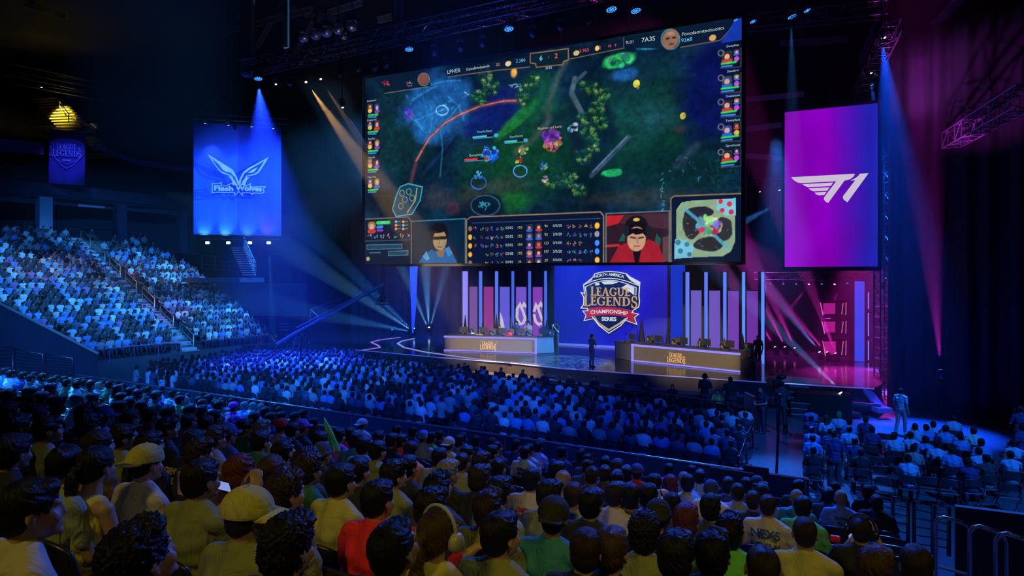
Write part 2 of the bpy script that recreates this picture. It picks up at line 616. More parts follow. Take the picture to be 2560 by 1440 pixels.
# the slab over the concourse
mb = MB()
q = [UD(-80, 500), UD(485, 534), UD(485, 534) + V * 7, UD(-80, 500) + V * 7]
zc = 12.4
mb.slab([(v.x, v.y) for v in q], zc, zc + 0.3)
struct('ceiling_concourse', mb, WALLM)
for i, (px, w, m) in enumerate([(110, 0.9, mat('pillar_blue_light', (0.26, 0.3, 0.42), 0.6)), (300, 0.8, BALC), (455, 0.7, BALC)]):  # first pillar's paler blue is the light on it, put into the colour
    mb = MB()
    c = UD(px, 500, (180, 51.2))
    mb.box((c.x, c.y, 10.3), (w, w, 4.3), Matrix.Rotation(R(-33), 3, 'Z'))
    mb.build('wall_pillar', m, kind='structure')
for i, (x0, x1, y) in enumerate([(5, 55, 556), (60, 92, 556), (175, 290, 572), (330, 385, 575)]):
    mb = MB()
    a, b = UD(x0, y, (180, 50.5)), UD(x1, y + 3, (180, 50.5))
    z = Vector((0, 0, 0.9))
    mb.tube([a - z, a, b, b - z], 0.035, 6)
    mb.tube([a - z * 0.5, b - z * 0.5], 0.02, 6)
    mb.build('guard_rail', STEEL, label='low guard rail at the back of the side stand, ' + ('beside the wall end', 'next to the bright pillar', 'the long one', 'shortest one')[i], cat='railing', group='guard rails behind the side stand')
# upper flight of steps lit yellow
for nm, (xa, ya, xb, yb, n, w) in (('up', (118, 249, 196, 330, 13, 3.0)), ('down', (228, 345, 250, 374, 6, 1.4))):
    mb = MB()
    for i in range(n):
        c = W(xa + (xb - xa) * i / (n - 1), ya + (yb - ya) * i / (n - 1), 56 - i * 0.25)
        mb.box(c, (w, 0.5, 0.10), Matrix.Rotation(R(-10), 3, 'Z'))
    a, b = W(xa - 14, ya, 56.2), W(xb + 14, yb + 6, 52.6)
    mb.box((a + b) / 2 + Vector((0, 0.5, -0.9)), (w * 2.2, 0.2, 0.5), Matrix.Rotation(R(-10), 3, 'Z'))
    mb.build('upper_stair', mat('steps_yellow_light', (0.62, 0.55, 0.16), 0.5, var=0.3), label='flight of yellow lit steps in the upper tier, ' + ('the long upper one' if nm == 'up' else 'short lower one'), cat='stairs')  # yellow light on the steps is put into their base colour
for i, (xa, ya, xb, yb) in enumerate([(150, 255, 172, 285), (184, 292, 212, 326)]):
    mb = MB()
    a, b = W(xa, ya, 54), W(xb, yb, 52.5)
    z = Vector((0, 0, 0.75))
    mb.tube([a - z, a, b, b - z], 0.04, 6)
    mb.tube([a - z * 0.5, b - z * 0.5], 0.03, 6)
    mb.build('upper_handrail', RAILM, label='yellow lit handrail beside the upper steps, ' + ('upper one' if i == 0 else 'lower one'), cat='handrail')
spot(W(108, 232, 53.5), W(165, 305, 54.5), (1.0, 0.8, 0.15), 3500, 60, 0.6, 0.05)
# upper tier behind and over the balcony
mb = MB()
for k in range(9):
    a = UD(-60, 330 - k * 13, (180, 55 + k * 0.9))
    b = UD(150 - k * 6, 352 - k * 13, (180, 55 + k * 0.9))
    mb.add([a, b, b + V * 0.9, a + V * 0.9, a - Vector((0, 0, .5)), b - Vector((0, 0, .5))], [(0, 1, 2, 3), (4, 5, 1, 0)])
struct('floor_upper_tier', mb, WALLM)
# catwalk lines across the dark
for i, (x0, y0, d0, x1, y1, d1) in enumerate([(-40, 175, 50, 420, 268, 58), (-40, 195, 50, 420, 280, 58), (120, 215, 50, 640, 300, 58)]):
    mb = MB()
    a, b = W(x0, y0, d0), W(x1, y1, d1)
    mb.tube([a, b], 0.09, 6)
    mb.tube([a + Vector((0, 0, 1)), b + Vector((0, 0, 1))], 0.05, 6)
    for j in range(9):
        q = a.lerp(b, j / 8)
        mb.tube([q, q + Vector((0, 0, 1))], 0.04, 5)
    mb.build('catwalk', DARK, label='dark catwalk high above the side stand, ' + ('uppermost', 'middle', 'lowest')[i], cat='catwalk', group='catwalks under the roof')

# ---- platform and far stair beyond the side stand
mb = MB()
c = W(560, 700, 47)
mb.box((c.x, c.y, c.z), (5.0, 3.0, 0.35), Matrix.Rotation(R(-12), 3, 'Z'))
mb.box((c.x + 1.5, c.y + 2, c.z - 1.6), (9.5, 0.3, 2.6), Matrix.Rotation(R(-12), 3, 'Z'))
struct('floor_platform', mb, mat('platform', (0.03, 0.045, 0.10), 0.5))
mb = MB()
a, b = W(505, 672, 45.6), W(640, 680, 45)
z = Vector((0, 0, 1.0))
for f in (0, 0.33, 0.66, 1.0):
    mb.tube([a + z * f, b + z * f], 0.025, 6)
for i in range(5):
    q = a.lerp(b, i / 4)
    mb.tube([q, q + z], 0.03, 6)
mb.build('platform_railing', STEEL, label='railing around the platform under the blue banner', cat='railing')
mb = MB()
for i in range(13):
    q = W(594 + i * 2.4, 620 + i * 5.6, 47.5 - i * 0.12)
    mb.box(q, (0.9, 0.3, 0.05))
    mb.tube([q + Vector((0.5, 0, 0)), q + Vector((0.5, 0, 0.9))], 0.02, 5)
mb.tube([W(594, 620, 47.5) + Vector((.5, 0, .9)), W(594 + 29, 620 + 67, 46) + Vector((.5, 0, .9))], 0.03, 5)
mb.build('steel_stair', mat('lit_stair', (0.5, 0.5, 0.55), 0.4, 0.3), label='narrow steel stair rising behind the platform under the blue banner', cat='stairs')
mb = MB()
for i in range(7):
    mb.box(W(735 - i * 0.5, 709 + i * 5, 50), (2.6 - i * 0.25, 0.3, 0.06))
for i in range(11):
    mb.box(W(712, 745 + i * 8, 50), (0.85, 0.3, 0.06))
mb.box(W(730, 742, 50.6), (0.1, 0.1, 1.2))
mb.build('scaffold_ladder', mat('scaffold', (0.12, 0.16, 0.3), 0.4, 0.4), label='stepped scaffold ladder in the blue haze beyond the platform', cat='scaffold')

# ================================================================== stage
ZS = 1.1
stage_px = [(872, 874), (905, 876), (1100, 894), (1269, 907), (1400, 921), (1640, 938), (1980, 960), (2184, 972), (2205, 960), (2190, 900)]
stage_poly = [G(x, y, ZS) for x, y in stage_px] + [Vector((24, 42, ZS)), Vector((24, 52, ZS)), Vector((-14, 58, ZS)), Vector((-15, 44, ZS))]
STAGEM = mat('stage_gloss', (0.055, 0.05, 0.06), 0.14, var=0.3, scale=0.7, bump=0.01)
mb = MB()
mb.slab([(v.x, v.y) for v in stage_poly], 0.0, ZS)
struct('floor_stage', mb, STAGEM)
# bright edge that runs round the stage front, and the lower step in front of it
mb = MB()
front = [Vector((v.x, v.y, ZS)) for v in stage_poly[:8]]
mb.tube([v + Vector((0, -0.03, 0.0)) for v in front], 0.03, 6)
mb.build('trim_3', mat('stage_edge', (0.5, 0.5, 0.7), 0.3, 0.4, emit=(0.1, 0.14, 0.8), es=0.35), kind='structure')  # edge trim is given a faint blue glow of its own
mb = MB()
low = [v + Vector((-0.15, -0.75, -0.55)) for v in front]
for a, b in zip(low[:-1], low[1:]):
    mb.box((a + b) / 2, ((b - a).length, 0.12, 0.1), Matrix.Rotation(math.atan2(b.y - a.y, b.x - a.x), 3, 'Z'))
struct('trim_4', mb, mat('lower_edge', (0.12, 0.13, 0.2), 0.35))
# light lines set in the stage floor, left side
for i, pts in enumerate([
        [(1000, 843), (950, 849), (928, 855), (945, 863), (950, 868), (905, 875)],
        [(1035, 846), (1005, 852), (994, 858), (1010, 868), (1060, 879), (1160, 893), (1275, 907)]]):
    mb = MB()
    P = [G(x, y, ZS + 0.02) for x, y in pts]
    for a, b in zip(P[:-1], P[1:]):
        n = Vector((-(b - a).y, (b - a).x, 0)).normalized() * 0.07
        mb.slab([(a.x + n.x, a.y + n.y), (b.x + n.x, b.y + n.y), (b.x - n.x, b.y - n.y), (a.x - n.x, a.y - n.y)][::-1], ZS, ZS + 0.025)
    mb.build('floor_light_line', glow('line_led_%d' % i, ((0.30, 0.22, 0.95), (0.32, 0.36, 1.0))[i], 0.8),
             label='zigzag light line in the stage floor, ' + ('outer one' if i == 0 else 'inner one running to the stage lip'), cat='light strip')
# steps down to the floor beside the crew
mb = MB()
a, b = G(1973, 962, ZS), G(2021, 965, ZS)
dirf = Vector((b.y - a.y, -(b.x - a.x), 0)).normalized()
for i in range(6):
    z = ZS - 0.02 - i * 0.18
    p = [a + dirf * (i * 0.3), b + dirf * (i * 0.3), b + dirf * (i * 0.3 + 0.32), a + dirf * (i * 0.3 + 0.32)]
    mb.slab([(q.x, q.y) for q in p][::-1], 0.0, z)
    mb.tube([p[3] + Vector((0, 0, z - ZS)), p[2] + Vector((0, 0, z - ZS))], 0.018, 5, 1)
mb.build('stage_steps', [DARK, mat('step_nosing', (0.4, 0.42, 0.55), 0.4)], label='dark steps with bright nosings up to the stage, beside the crew', cat='steps')
mb = MB()
mb.box((0, 0, 0), (2.1, 0.9, 0.95))
c = G(2066, 1041, 0.0)
mb.build('speaker_cabinet', mat('grille_cloth', (0.01, 0.01, 0.014), 0.7, var=0.3, scale=40), M=frame((c.x, c.y + 0.3, 0.48), (1, -0.42, 0)), label='wide black speaker cabinet against the stage front, next to the steps', cat='speaker')
# sloping ramp rail at the stage corner
mb = MB()
a, b = W(2165, 972, 26.2), W(2205, 1024, 25.2)
mb.box((a + b) / 2, ((b - a).length, 0.35, 0.12), frame((0, 0, 0), b - a).to_3x3())
mb.box(b, (0.6, 0.45, 0.2))
mb.build('ramp_truss', mat('ramp_blue_glow', (0.06, 0.1, 0.4), 0.3, 0.3, emit=(0.02, 0.06, 0.8), es=0.25), label='sloping blue lit beam leaning off the stage corner', cat='ramp')  # faint blue glow in the material stands in for light on the beam
# ================================================================== the big game screen
def plane_frame(TL, TR, BL):
    x = (TR - TL).normalized()
    z = Vector((0, 0, 1))
    n = x.cross(z).normalized()          # towards the audience
    return x, z, n


dL, dR = 35.7, 27.0
sTL, sTR = W(912, 196, dL), W(1853, 40, dR)
sBL, sBR = W(907, 661, dL), W(1853, 652, dR)
zt, zb = (sTL.z + sTR.z) / 2, (sBL.z + sBR.z) / 2
SX, SZ, SN = plane_frame(sTL, sTR, sBL)
SO = Vector((sTL.x, sTL.y, zb))
SW = (Vector((sTR.x, sTR.y, 0)) - Vector((sTL.x, sTL.y, 0))).length
SH = zt - zb


def on_plane(px, py, O, X, N):
    ray = W(px, py, 1.0) - Vector((0, 0, CZ))
    c = Vector((0, 0, CZ))
    t = (O - c).dot(N) / ray.dot(N)
    q = c + ray * t - O
    return q.dot(X), q.z


def SP(px, py):
    return on_plane(px, py, SO, SX, SN)


CW_, CH_ = 760, 403
yy, xx = np.mgrid[0:CH_, 0:CW_].astype(np.float32)
rs = np.random.RandomState(3)


def fbm(w, h, base, octs=4, seed=0):
    r_ = np.random.RandomState(seed)
    out = np.zeros((h, w), np.float32)
    amp = 1.0
    for o in range(octs):
        n = base * 2 ** o
        g = r_.rand(n + 2, int(n * w / h) + 3).astype(np.float32)
        ys = np.linspace(0, n, h)
        xs = np.linspace(0, g.shape[1] - 2, w)
        y0 = ys.astype(int); x0 = xs.astype(int)
        fy = (ys - y0)[:, None]; fx = (xs - x0)[None, :]
        fy = fy * fy * (3 - 2 * fy); fx = fx * fx * (3 - 2 * fx)
        a = g[y0][:, x0]; b = g[y0][:, x0 + 1]; c = g[y0 + 1][:, x0]; d = g[y0 + 1][:, x0 + 1]
        out += amp * ((a * (1 - fx) + b * fx) * (1 - fy) + (c * (1 - fx) + d * fx) * fy)
        amp *= 0.55
    out -= out.min()
    return out / out.max()


IMG = np.zeros((CH_, CW_, 3), np.float32)
N1 = fbm(CW_, CH_, 6, 6, 1)
N2 = fbm(CW_, CH_, 14, 5, 2)
N3 = fbm(CW_, CH_, 40, 3, 5)


def cp(px, py):                       # photograph pixel -> pixel of the screen's picture
    x, z = SP(px, py)
    return x / SW * CW_, (SH - z) / SH * CH_


def lk(px, py):                       # local scale of the picture round a photograph pixel
    a, b = cp(px, py), cp(px + 6, py)
    c = cp(px, py + 6)
    return abs(b[0] - a[0]) / 6, abs(c[1] - a[1]) / 6


def rgb(c):
    return np.array(c, np.float32) / 255


def blob(px, py, rx, ry, c, a=1.0, soft=1.0, ang=0, noise=0.6):
    x, y = cp(px, py)
    k, ky = lk(px, py)
    dx, dy = xx - x, yy - y
    ca, sa = math.cos(R(ang)), math.sin(R(ang))
    u = (dx * ca + dy * sa) / (rx * k)
    v = (-dx * sa + dy * ca) / (ry * ky)
    d = np.sqrt(u * u + v * v) + (N2 - 0.5) * noise
    m = np.clip((1.15 - d) / (0.5 * soft + 1e-3), 0, 1)[..., None] * a
    IMG[:] = IMG * (1 - m) + rgb(c) * m


def fillp(pts, c, a=1.0, raw=False):
    P = pts if raw else [cp(*p) for p in pts]
    xs = [p[0] for p in P]; ys = [p[1] for p in P]
    x0, x1 = max(int(min(xs)), 0), min(int(max(xs)) + 2, CW_)
    y0, y1 = max(int(min(ys)), 0), min(int(max(ys)) + 2, CH_)
    if x1 <= x0 or y1 <= y0:
        return
    X, Y = xx[y0:y1, x0:x1], yy[y0:y1, x0:x1]
    ins = np.zeros(X.shape, bool)
    for i in range(len(P)):
        ax, ay = P[i]; bx, by = P[(i + 1) % len(P)]
        if ay == by:
            continue
        cond = ((ay > Y) != (by > Y)) & (X < (bx - ax) * (Y - ay) / (by - ay) + ax)
        ins ^= cond
    m = ins[..., None] * a
    IMG[y0:y1, x0:x1] = IMG[y0:y1, x0:x1] * (1 - m) + rgb(c) * m


def stroke(pts, w, c, a=1.0, raw=False, soft=0.8):
    P = pts if raw else [cp(*p) for p in pts]
    w = w * (CW_ / 930.0 if raw else sum(lk(*pts[0])) / 2)
    xs = [p[0] for p in P]; ys = [p[1] for p in P]
    x0, x1 = max(int(min(xs) - w - 2), 0), min(int(max(xs) + w + 3), CW_)
    y0, y1 = max(int(min(ys) - w - 2), 0), min(int(max(ys) + w + 3), CH_)
    if x1 <= x0 or y1 <= y0:
        return
    X, Y = xx[y0:y1, x0:x1], yy[y0:y1, x0:x1]
    D = np.full(X.shape, 1e9, np.float32)
    for (ax, ay), (bx, by) in zip(P[:-1], P[1:]):
        dx, dy = bx - ax, by - ay
        L = dx * dx + dy * dy + 1e-6
        t = np.clip(((X - ax) * dx + (Y - ay) * dy) / L, 0, 1)
        D = np.minimum(D, np.hypot(X - ax - t * dx, Y - ay - t * dy))
    m = np.clip((w / 2 + soft - D) / (2 * soft), 0, 1)[..., None] * a
    IMG[y0:y1, x0:x1] = IMG[y0:y1, x0:x1] * (1 - m) + rgb(c) * m


def ring(px, py, r_, w, c, a=1.0, sq=0.8):
    stroke([(px + r_ * math.cos(t * PI / 12), py + r_ * sq * math.sin(t * PI / 12)) for t in range(25)], w, c, a)


def specks(px, py, rx, ry, cols, n, size=3, seed=1, dim=0.85):
    r_ = random.Random(seed)
    for i in range(n):
        a = r_.random() * 2 * PI
        q = math.sqrt(r_.random())
        x, y = px + q * rx * math.cos(a), py + q * ry * math.sin(a)
        t = r_.random() * PI
        l = size * (0.5 + r_.random())
        stroke([(x - l * math.cos(t), y - l * math.sin(t)), (x + l * math.cos(t), y + l * math.sin(t))], size * 0.5, [int(c * dim) for c in r_.choice(cols)], 0.8)


def leaves(px, py, rad, n, seed):
    r_ = random.Random(seed)
    for i in range(n):
        a, q = r_.random() * 2 * PI, math.sqrt(r_.random()) * rad
        x, y = px + q * math.cos(a), py + q * math.sin(a)
        base = r_.choice([(20, 62, 52), (34, 86, 48), (66, 104, 50), (96, 124, 62), (14, 50, 58)])
        t0 = r_.random() * PI
        for k in range(6):
            t = t0 + k * PI / 3 + r_.uniform(-.2, .2)
            l = r_.uniform(4, 8)
            sh = 0.7 + 0.5 * (math.sin(t) < 0)
            stroke([(x, y), (x + l * 0.6 * math.cos(t), y + l * 0.6 * math.sin(t))], 2.6, [c * sh for c in base], 0.75, soft=0.9)
            stroke([(x + l * 0.5 * math.cos(t), y + l * 0.5 * math.sin(t)), (x + l * math.cos(t), y + l * math.sin(t))], 1.4, [c * sh * 1.1 for c in base], 0.7, soft=0.9)


def knot(px, py, rx, ry, cols, n, seed):
    r_ = random.Random(seed)
    for i in range(n):
        a, q = r_.random() * 2 * PI, math.sqrt(r_.random())
        s_ = r_.uniform(0.10, 0.28) * rx
        blob(px + q * rx * 0.8 * math.cos(a), py + q * ry * 0.8 * math.sin(a), s_, s_ * r_.uniform(0.6, 1.8), [c * r_.uniform(0.5, 1.0) for c in r_.choice(cols)], 0.85, 0.6, r_.uniform(0, 180), 0.5)


# terrain of a generic top-down arena: grass, water, paths, trees
IMG[:] = rgb((6, 26, 46)) + (N1[..., None] - 0.5) * rgb((14, 50, 60))
blob(1000, 330, 90, 150, (10, 42, 48), 0.8)
blob(1245, 215, 330, 60, (5, 26, 50), 0.6)
blob(1600, 330, 250, 170, (8, 52, 38), 0.75, 1.6)
blob(1300, 400, 170, 120, (10, 62, 36), 0.8, 1.4)
blob(1090, 265, 92, 88, (22, 78, 140), 0.9, 0.8)
blob(1075, 300, 50, 50, (30, 100, 170), 0.7)
blob(1240, 285, 80, 55, (10, 24, 96), 0.85, 0.8, -30)
blob(1290, 300, 70, 16, (26, 120, 44), 0.8, 1.0, -38)
blob(1345, 235, 60, 60, (14, 84, 50), 0.6)
blob(1560, 300, 130, 90, (14, 60, 62), 0.6, 1.6)
blob(1640, 290, 60, 50, (34, 80, 104), 0.45, 2.0)
blob(1770, 230, 80, 150, (5, 10, 74), 0.85, 1.2)
blob(1700, 420, 150, 60, (6, 38, 44), 0.7)
blob(1480, 330, 62, 110, (5, 24, 40), 0.85, 0.8)
blob(1225, 480, 120, 40, (52, 56, 54), 0.6, 1.4, -10)
blob(1600, 490, 150, 26, (44, 50, 50), 0.6, 1.2)
blob(1090, 490, 40, 34, (60, 58, 66), 0.55, 1.3)
blob(1130, 520, 18, 16, (90, 30, 60), 0.5, 1.5)
blob(1290, 500, 60, 30, (16, 92, 34), 0.7, 1.4)
blob(1700, 320, 24, 14, (74, 50, 58), 0.5, 2)
stroke([(1420, 140), (1395, 190), (1368, 262), (1372, 300), (1335, 345), (1290, 378)], 15, (62, 76, 74), 0.7, soft=5)
stroke([(1190, 290), (1150, 320), (1110, 372), (1060, 430)], 5, (20, 60, 120), 0.5, soft=4)
for x0, y0, x1, y1 in [(1030, 250, 1090, 215), (1040, 300, 1120, 270), (1090, 330, 1150, 260), (1060, 215, 1150, 200), (1100, 310, 1100, 440), (1018, 290, 1060, 330), (1120, 240, 1160, 300), (1075, 262, 1075, 330)]:
    stroke([(x0, y0), ((x0 + x1) / 2 + 6, (y0 + y1) / 2 - 5), (x1, y1)], 2.4, (70, 170, 230), 0.5, soft=2)
ring(1105, 275, 15, 3, (150, 220, 250), 0.7)
specks(1090, 265, 80, 60, [(80, 180, 240), (40, 110, 200)], 40, 3, 4)
stroke([(1027, 455), (1040, 402), (1072, 345), (1110, 308), (1150, 285), (1200, 264), (1260, 251), (1302, 252)], 7, (120, 48, 62), 0.75, soft=4)
stroke([(1040, 402), (1072, 345), (1110, 308), (1150, 285), (1200, 264), (1260, 251), (1290, 250)], 2.5, (220, 120, 80), 0.85, soft=1.5)
stroke([(1436, 195), (1428, 232), (1462, 295)], 13, (70, 92, 104), 0.8, soft=1.5)
stroke([(1462, 180), (1436, 205)], 10, (52, 70, 86), 0.8)
stroke([(1570, 340), (1478, 436)], 13, (44, 66, 88), 0.9, soft=1.5)
stroke([(1566, 340), (1480, 428)], 4, (92, 116, 140), 0.6)
stroke([(1740, 360), (1690, 410)], 20, (38, 52, 74), 0.7, soft=4)
for i, (x, y) in enumerate([(1210, 190), (1200, 240), (1225, 215), (1470, 215), (1505, 235), (1490, 270), (1470, 330), (1480, 360), (1462, 300), (1425, 445), (1450, 470), (1400, 452), (1375, 448), (1500, 300), (1455, 390), (1330, 210), (1310, 240)]):
    blob(x, y, 22, 22, (6, 44, 40), 0.7, 0.8)
    leaves(x, y, 20, 13, i)
specks(1820, 430, 60, 60, [(8, 50, 56), (16, 70, 70), (6, 34, 50)], 60, 8, 77)
specks(1720, 420, 50, 40, [(110, 140, 220), (60, 90, 170)], 16, 3, 78)
blob(1548, 148, 40, 20, (40, 190, 96), 0.95, 0.7)
knot(1548, 148, 34, 16, [(90, 240, 130), (20, 120, 70), (40, 190, 110)], 40, 3)
blob(1560, 185, 34, 20, (30, 92, 170), 0.7, 0.8)
blob(1626, 112, 34, 10, (40, 150, 190), 0.8, 1.0)
blob(1284, 180, 9, 14, (220, 160, 60), 0.9)
specks(1288, 212, 22, 6, [(160, 220, 240), (60, 160, 220)], 14, 3, 9)
blob(1590, 207, 8, 9, (196, 190, 60), 1, 0.3, noise=0.1)
blob(1706, 287, 7, 8, (190, 170, 60), 0.9, 0.3, noise=0.1)
blob(1527, 430, 26, 11, (20, 150, 84), 0.9, 0.6)
specks(1522, 428, 18, 7, [(70, 240, 130), (20, 200, 110)], 10, 3, 8)
blob(1213, 512, 40, 26, (6, 24, 44), 0.95, 0.4)
ring(1213, 512, 36, 3, (70, 120, 140), 0.6, 0.7)
specks(1210, 512, 14, 12, [(80, 220, 240), (30, 150, 190)], 24, 3, 11)
specks(1655, 480, 4, 50, [(110, 180, 190)], 16, 3, 13)
# small generic fighters, each only a knot of colours
for (x, y, r_, cols, n) in [
        (1380, 345, 27, [(150, 60, 210), (230, 180, 60), (90, 40, 200), (200, 120, 230)], 46),
        (1382, 372, 10, [(60, 40, 190), (250, 110, 60)], 12),
        (1306, 372, 15, [(60, 200, 90), (190, 60, 60), (180, 220, 120)], 26),
        (1298, 400, 12, [(200, 50, 60), (110, 30, 50), (200, 190, 60)], 22),
        (1359, 412, 13, [(40, 90, 220), (60, 190, 160), (210, 200, 80)], 24),
        (1361, 445, 10, [(230, 200, 230), (200, 140, 190)], 14),
        (1225, 385, 26, [(40, 120, 250), (90, 190, 255), (20, 60, 210)], 40),
        (1214, 372, 8, [(230, 220, 130)], 6),
        (1195, 437, 12, [(100, 220, 255), (40, 140, 220)], 20),
        (1430, 317, 17, [(70, 140, 230), (160, 210, 250)], 14),
        (1022, 282, 16, [(120, 80, 230), (70, 60, 220)], 18),
        (1590, 215, 8, [(230, 160, 130), (60, 40, 50)], 6),
        (1165, 235, 8, [(170, 220, 240)], 6)]:
    knot(x, y, r_, r_ * 1.0, cols, n, int(x))
ring(1300, 426, 17, 2.6, (90, 160, 255), 0.9, 0.85)
ring(1379, 361, 17, 3, (150, 70, 50), 0.9, 0.9)
ring(1196, 455, 19, 2.4, (50, 110, 230), 0.9, 0.85)
IMG *= (0.72 + 0.56 * (0.5 * N3 + 0.5 * fbm(CW_, CH_, 90, 2, 8)))[..., None]
IMG += (np.clip(N2 - 0.55, 0, 1) * 0.10)[..., None] * rgb((60, 200, 190))
# framed emblem lying on the ground, lower corner of the terrain
E1p = [(1000, 466), (1020, 458), (1056, 466), (1050, 500), (1030, 534), (990, 540), (981, 522), (990, 490)]
fillp(E1p, (14, 62, 86), 0.9)
stroke(E1p + E1p[:1], 2.5, (80, 170, 190), 0.9)
stroke([(1042, 470), (1038, 500), (1018, 530)], 3, (210, 150, 80), 0.8)
for (x, y) in [(1005, 482), (1022, 478), (1012, 498), (1030, 494), (1002, 514)]:
    ring(x, y, 6, 1.6, (190, 160, 110), 0.8, 1.2)
# name plates and health bars
for (x0, y0, x1, y1, c) in [(1183, 342, 1236, 337, (60, 180, 210)), (1262, 353, 1310, 349, (60, 170, 220)), (1162, 398, 1212, 395, (220, 50, 60))]:
    stroke([(x0, y0), (x1, y1)], 7, (6, 20, 40))
    stroke([(x0, y0), ((x0 * 0.4 + x1 * 0.6), (y0 * 0.4 + y1 * 0.6))], 4.5, c)
    stroke([(x0, y0 + 4), (x1 - 4, y1 + 4)], 1.4, (90, 200, 110) if c[0] < 100 else (60, 170, 230))
    stroke([(x1 + 2, y1), (x1 + 5, y1)], 9, (60, 150, 180) if c[0] < 100 else (150, 60, 50))
# broadcast furniture: top bar
NAVY = (8, 22, 44)
LINE = (70, 96, 110)
GOLD = (170, 130, 84)
fillp([(938, 196), (1060, 172), (1078, 215), (962, 233)], NAVY, 0.92)
stroke([(962, 233), (1070, 216)], 1.5, (110, 120, 110))
fillp([(1108, 176), (1325, 138), (1325, 166), (1120, 192)], NAVY, 0.9)
stroke([(1120, 192), (1160, 186), (1232, 176), (1325, 166)], 1.6, GOLD, 0.8)
fillp([(1325, 133), (1420, 120), (1420, 148), (1408, 152), (1406, 160), (1340, 167), (1338, 158), (1325, 156)], (10, 28, 40), 0.98)
stroke([(1325, 133), (1325, 156), (1338, 158), (1340, 167), (1406, 160), (1408, 152), (1420, 148), (1420, 120), (1325, 133)], 2, GOLD, 0.9)
fillp([(1422, 122), (1557, 96), (1560, 118), (1424, 146)], NAVY, 0.92)
stroke([(1424, 146), (1560, 118)], 1.6, GOLD, 0.8)
fillp([(1558, 92), (1830, 48), (1798, 100), (1690, 120), (1560, 118)], NAVY, 0.92)
stroke([(1558, 92), (1558, 118)], 1.6, LINE)
stroke([(1700, 116), (1800, 98), (1828, 66)], 1.8, GOLD, 0.8)
fillp([(1836, 46), (1856, 42), (1856, 96), (1800, 106)], (22, 60, 190), 0.75)
blob(1270, 158, 7, 6, (200, 180, 120), 1, 0.3, noise=0.1)
blob(1440, 131, 7, 6, (190, 170, 110), 1, 0.3, noise=0.1)
blob(1492, 119, 5, 6, (220, 190, 90), 1, 0.3, noise=0.1)
blob(1780, 92, 8, 7, (190, 150, 90), 1, 0.3, noise=0.2)
ring(1675, 96, 23, 2.6, (70, 140, 150), 1, 1.1)
blob(1675, 96, 19, 22, (128, 92, 76), 1, 0.2, noise=0.1)
blob(1668, 94, 5, 2.4, (30, 24, 26), 1, 0.4, noise=0)
blob(1684, 92, 5, 2.4, (30, 24, 26), 1, 0.4, noise=0)
blob(1677, 108, 7, 2, (70, 36, 32), 1, 0.4, noise=0)
blob(1675, 82, 10, 5, (150, 116, 96), 1, 0.8, noise=0)
ring(1059, 198, 14, 2, (120, 130, 120), 1, 1.1)
blob(1059, 198, 12, 13, (110, 66, 56), 1, 0.3, noise=0.3)
specks(965, 207, 9, 5, [(220, 40, 70), (240, 90, 60)], 12, 3, 5)
specks(1022, 210, 8, 6, [(220, 120, 110), (200, 200, 210)], 6, 3, 6)
rp = random.Random(12)


def face_box(x0, y0, w, h, seed=0):
    r_ = random.Random(seed)
    bg = r_.choice([(40, 30, 70), (20, 50, 80), (70, 26, 36), (30, 60, 60), (60, 50, 30)])
    fillp([(x0, y0), (x0 + w, y0 - 0.06 * w), (x0 + w, y0 + h), (x0, y0 + h)], bg)
    blob(x0 + w / 2, y0 + h * 0.42, w * 0.42, h * 0.36, r_.choice([(40, 30, 40), (150, 110, 60), (50, 60, 130), (110, 40, 40)]), 1, 0.3, noise=0.4)
    blob(x0 + w / 2, y0 + h * 0.52, w * 0.24, h * 0.26, r_.choice([(200, 150, 120), (160, 110, 90), (180, 150, 150)]), 1, 0.3, noise=0.2)
    blob(x0 + w / 2, y0 + h * 0.95, w * 0.5, h * 0.2, r_.choice([(40, 90, 190), (180, 50, 50), (120, 60, 170)]), 1, 0.3, noise=0.4)


for i, y in enumerate((262, 304, 352, 399, 449)):           # cards down the left
    fillp([(916, y - 4), (950, y - 6), (950, y + 34), (916, y + 36)], (8, 16, 34), 0.9)
    face_box(919, y - 2, 12, 12, i); face_box(936, y - 4, 13, 22, i + 20)
    blob(925, y + 15, 5, 5, (200, 170, 70), 1, 0.3, noise=0.2)
    stroke([(921, y + 26), (944, y + 24)], 4, (40, 190, 80))
    stroke([(921, y + 31), (940, y + 30)], 3, (60, 130, 210))
for i, y in enumerate((124, 186, 246, 308, 371)):           # and down the right
    fillp([(1800, y), (1851, y - 7), (1851, y + 40), (1800, y + 44)], (8, 14, 40), 0.95)
    stroke([(1800, y + 44), (1851, y + 40), (1851, y - 7)], 1.2, (130, 110, 110), 0.7)
    face_box(1803, y + 2, 26, 25, i + 40)
    face_box(1833, y - 3, 14, 13, i + 60)
    blob(1840, y + 20, 6, 6, rp.choice([(200, 170, 60), (170, 70, 190)]), 1, 0.3, noise=0.2)
    ring(1801, y + 6, 7, 2, (130, 120, 120), 1, 1)
    stroke([(1803, y + 33), (1838 + (i % 2) * 6, y + 28)], 5, (40, 200, 80))
    stroke([(1803, y + 40), (1828 + (i % 3) * 4, y + 37)], 4, (60, 130, 220))
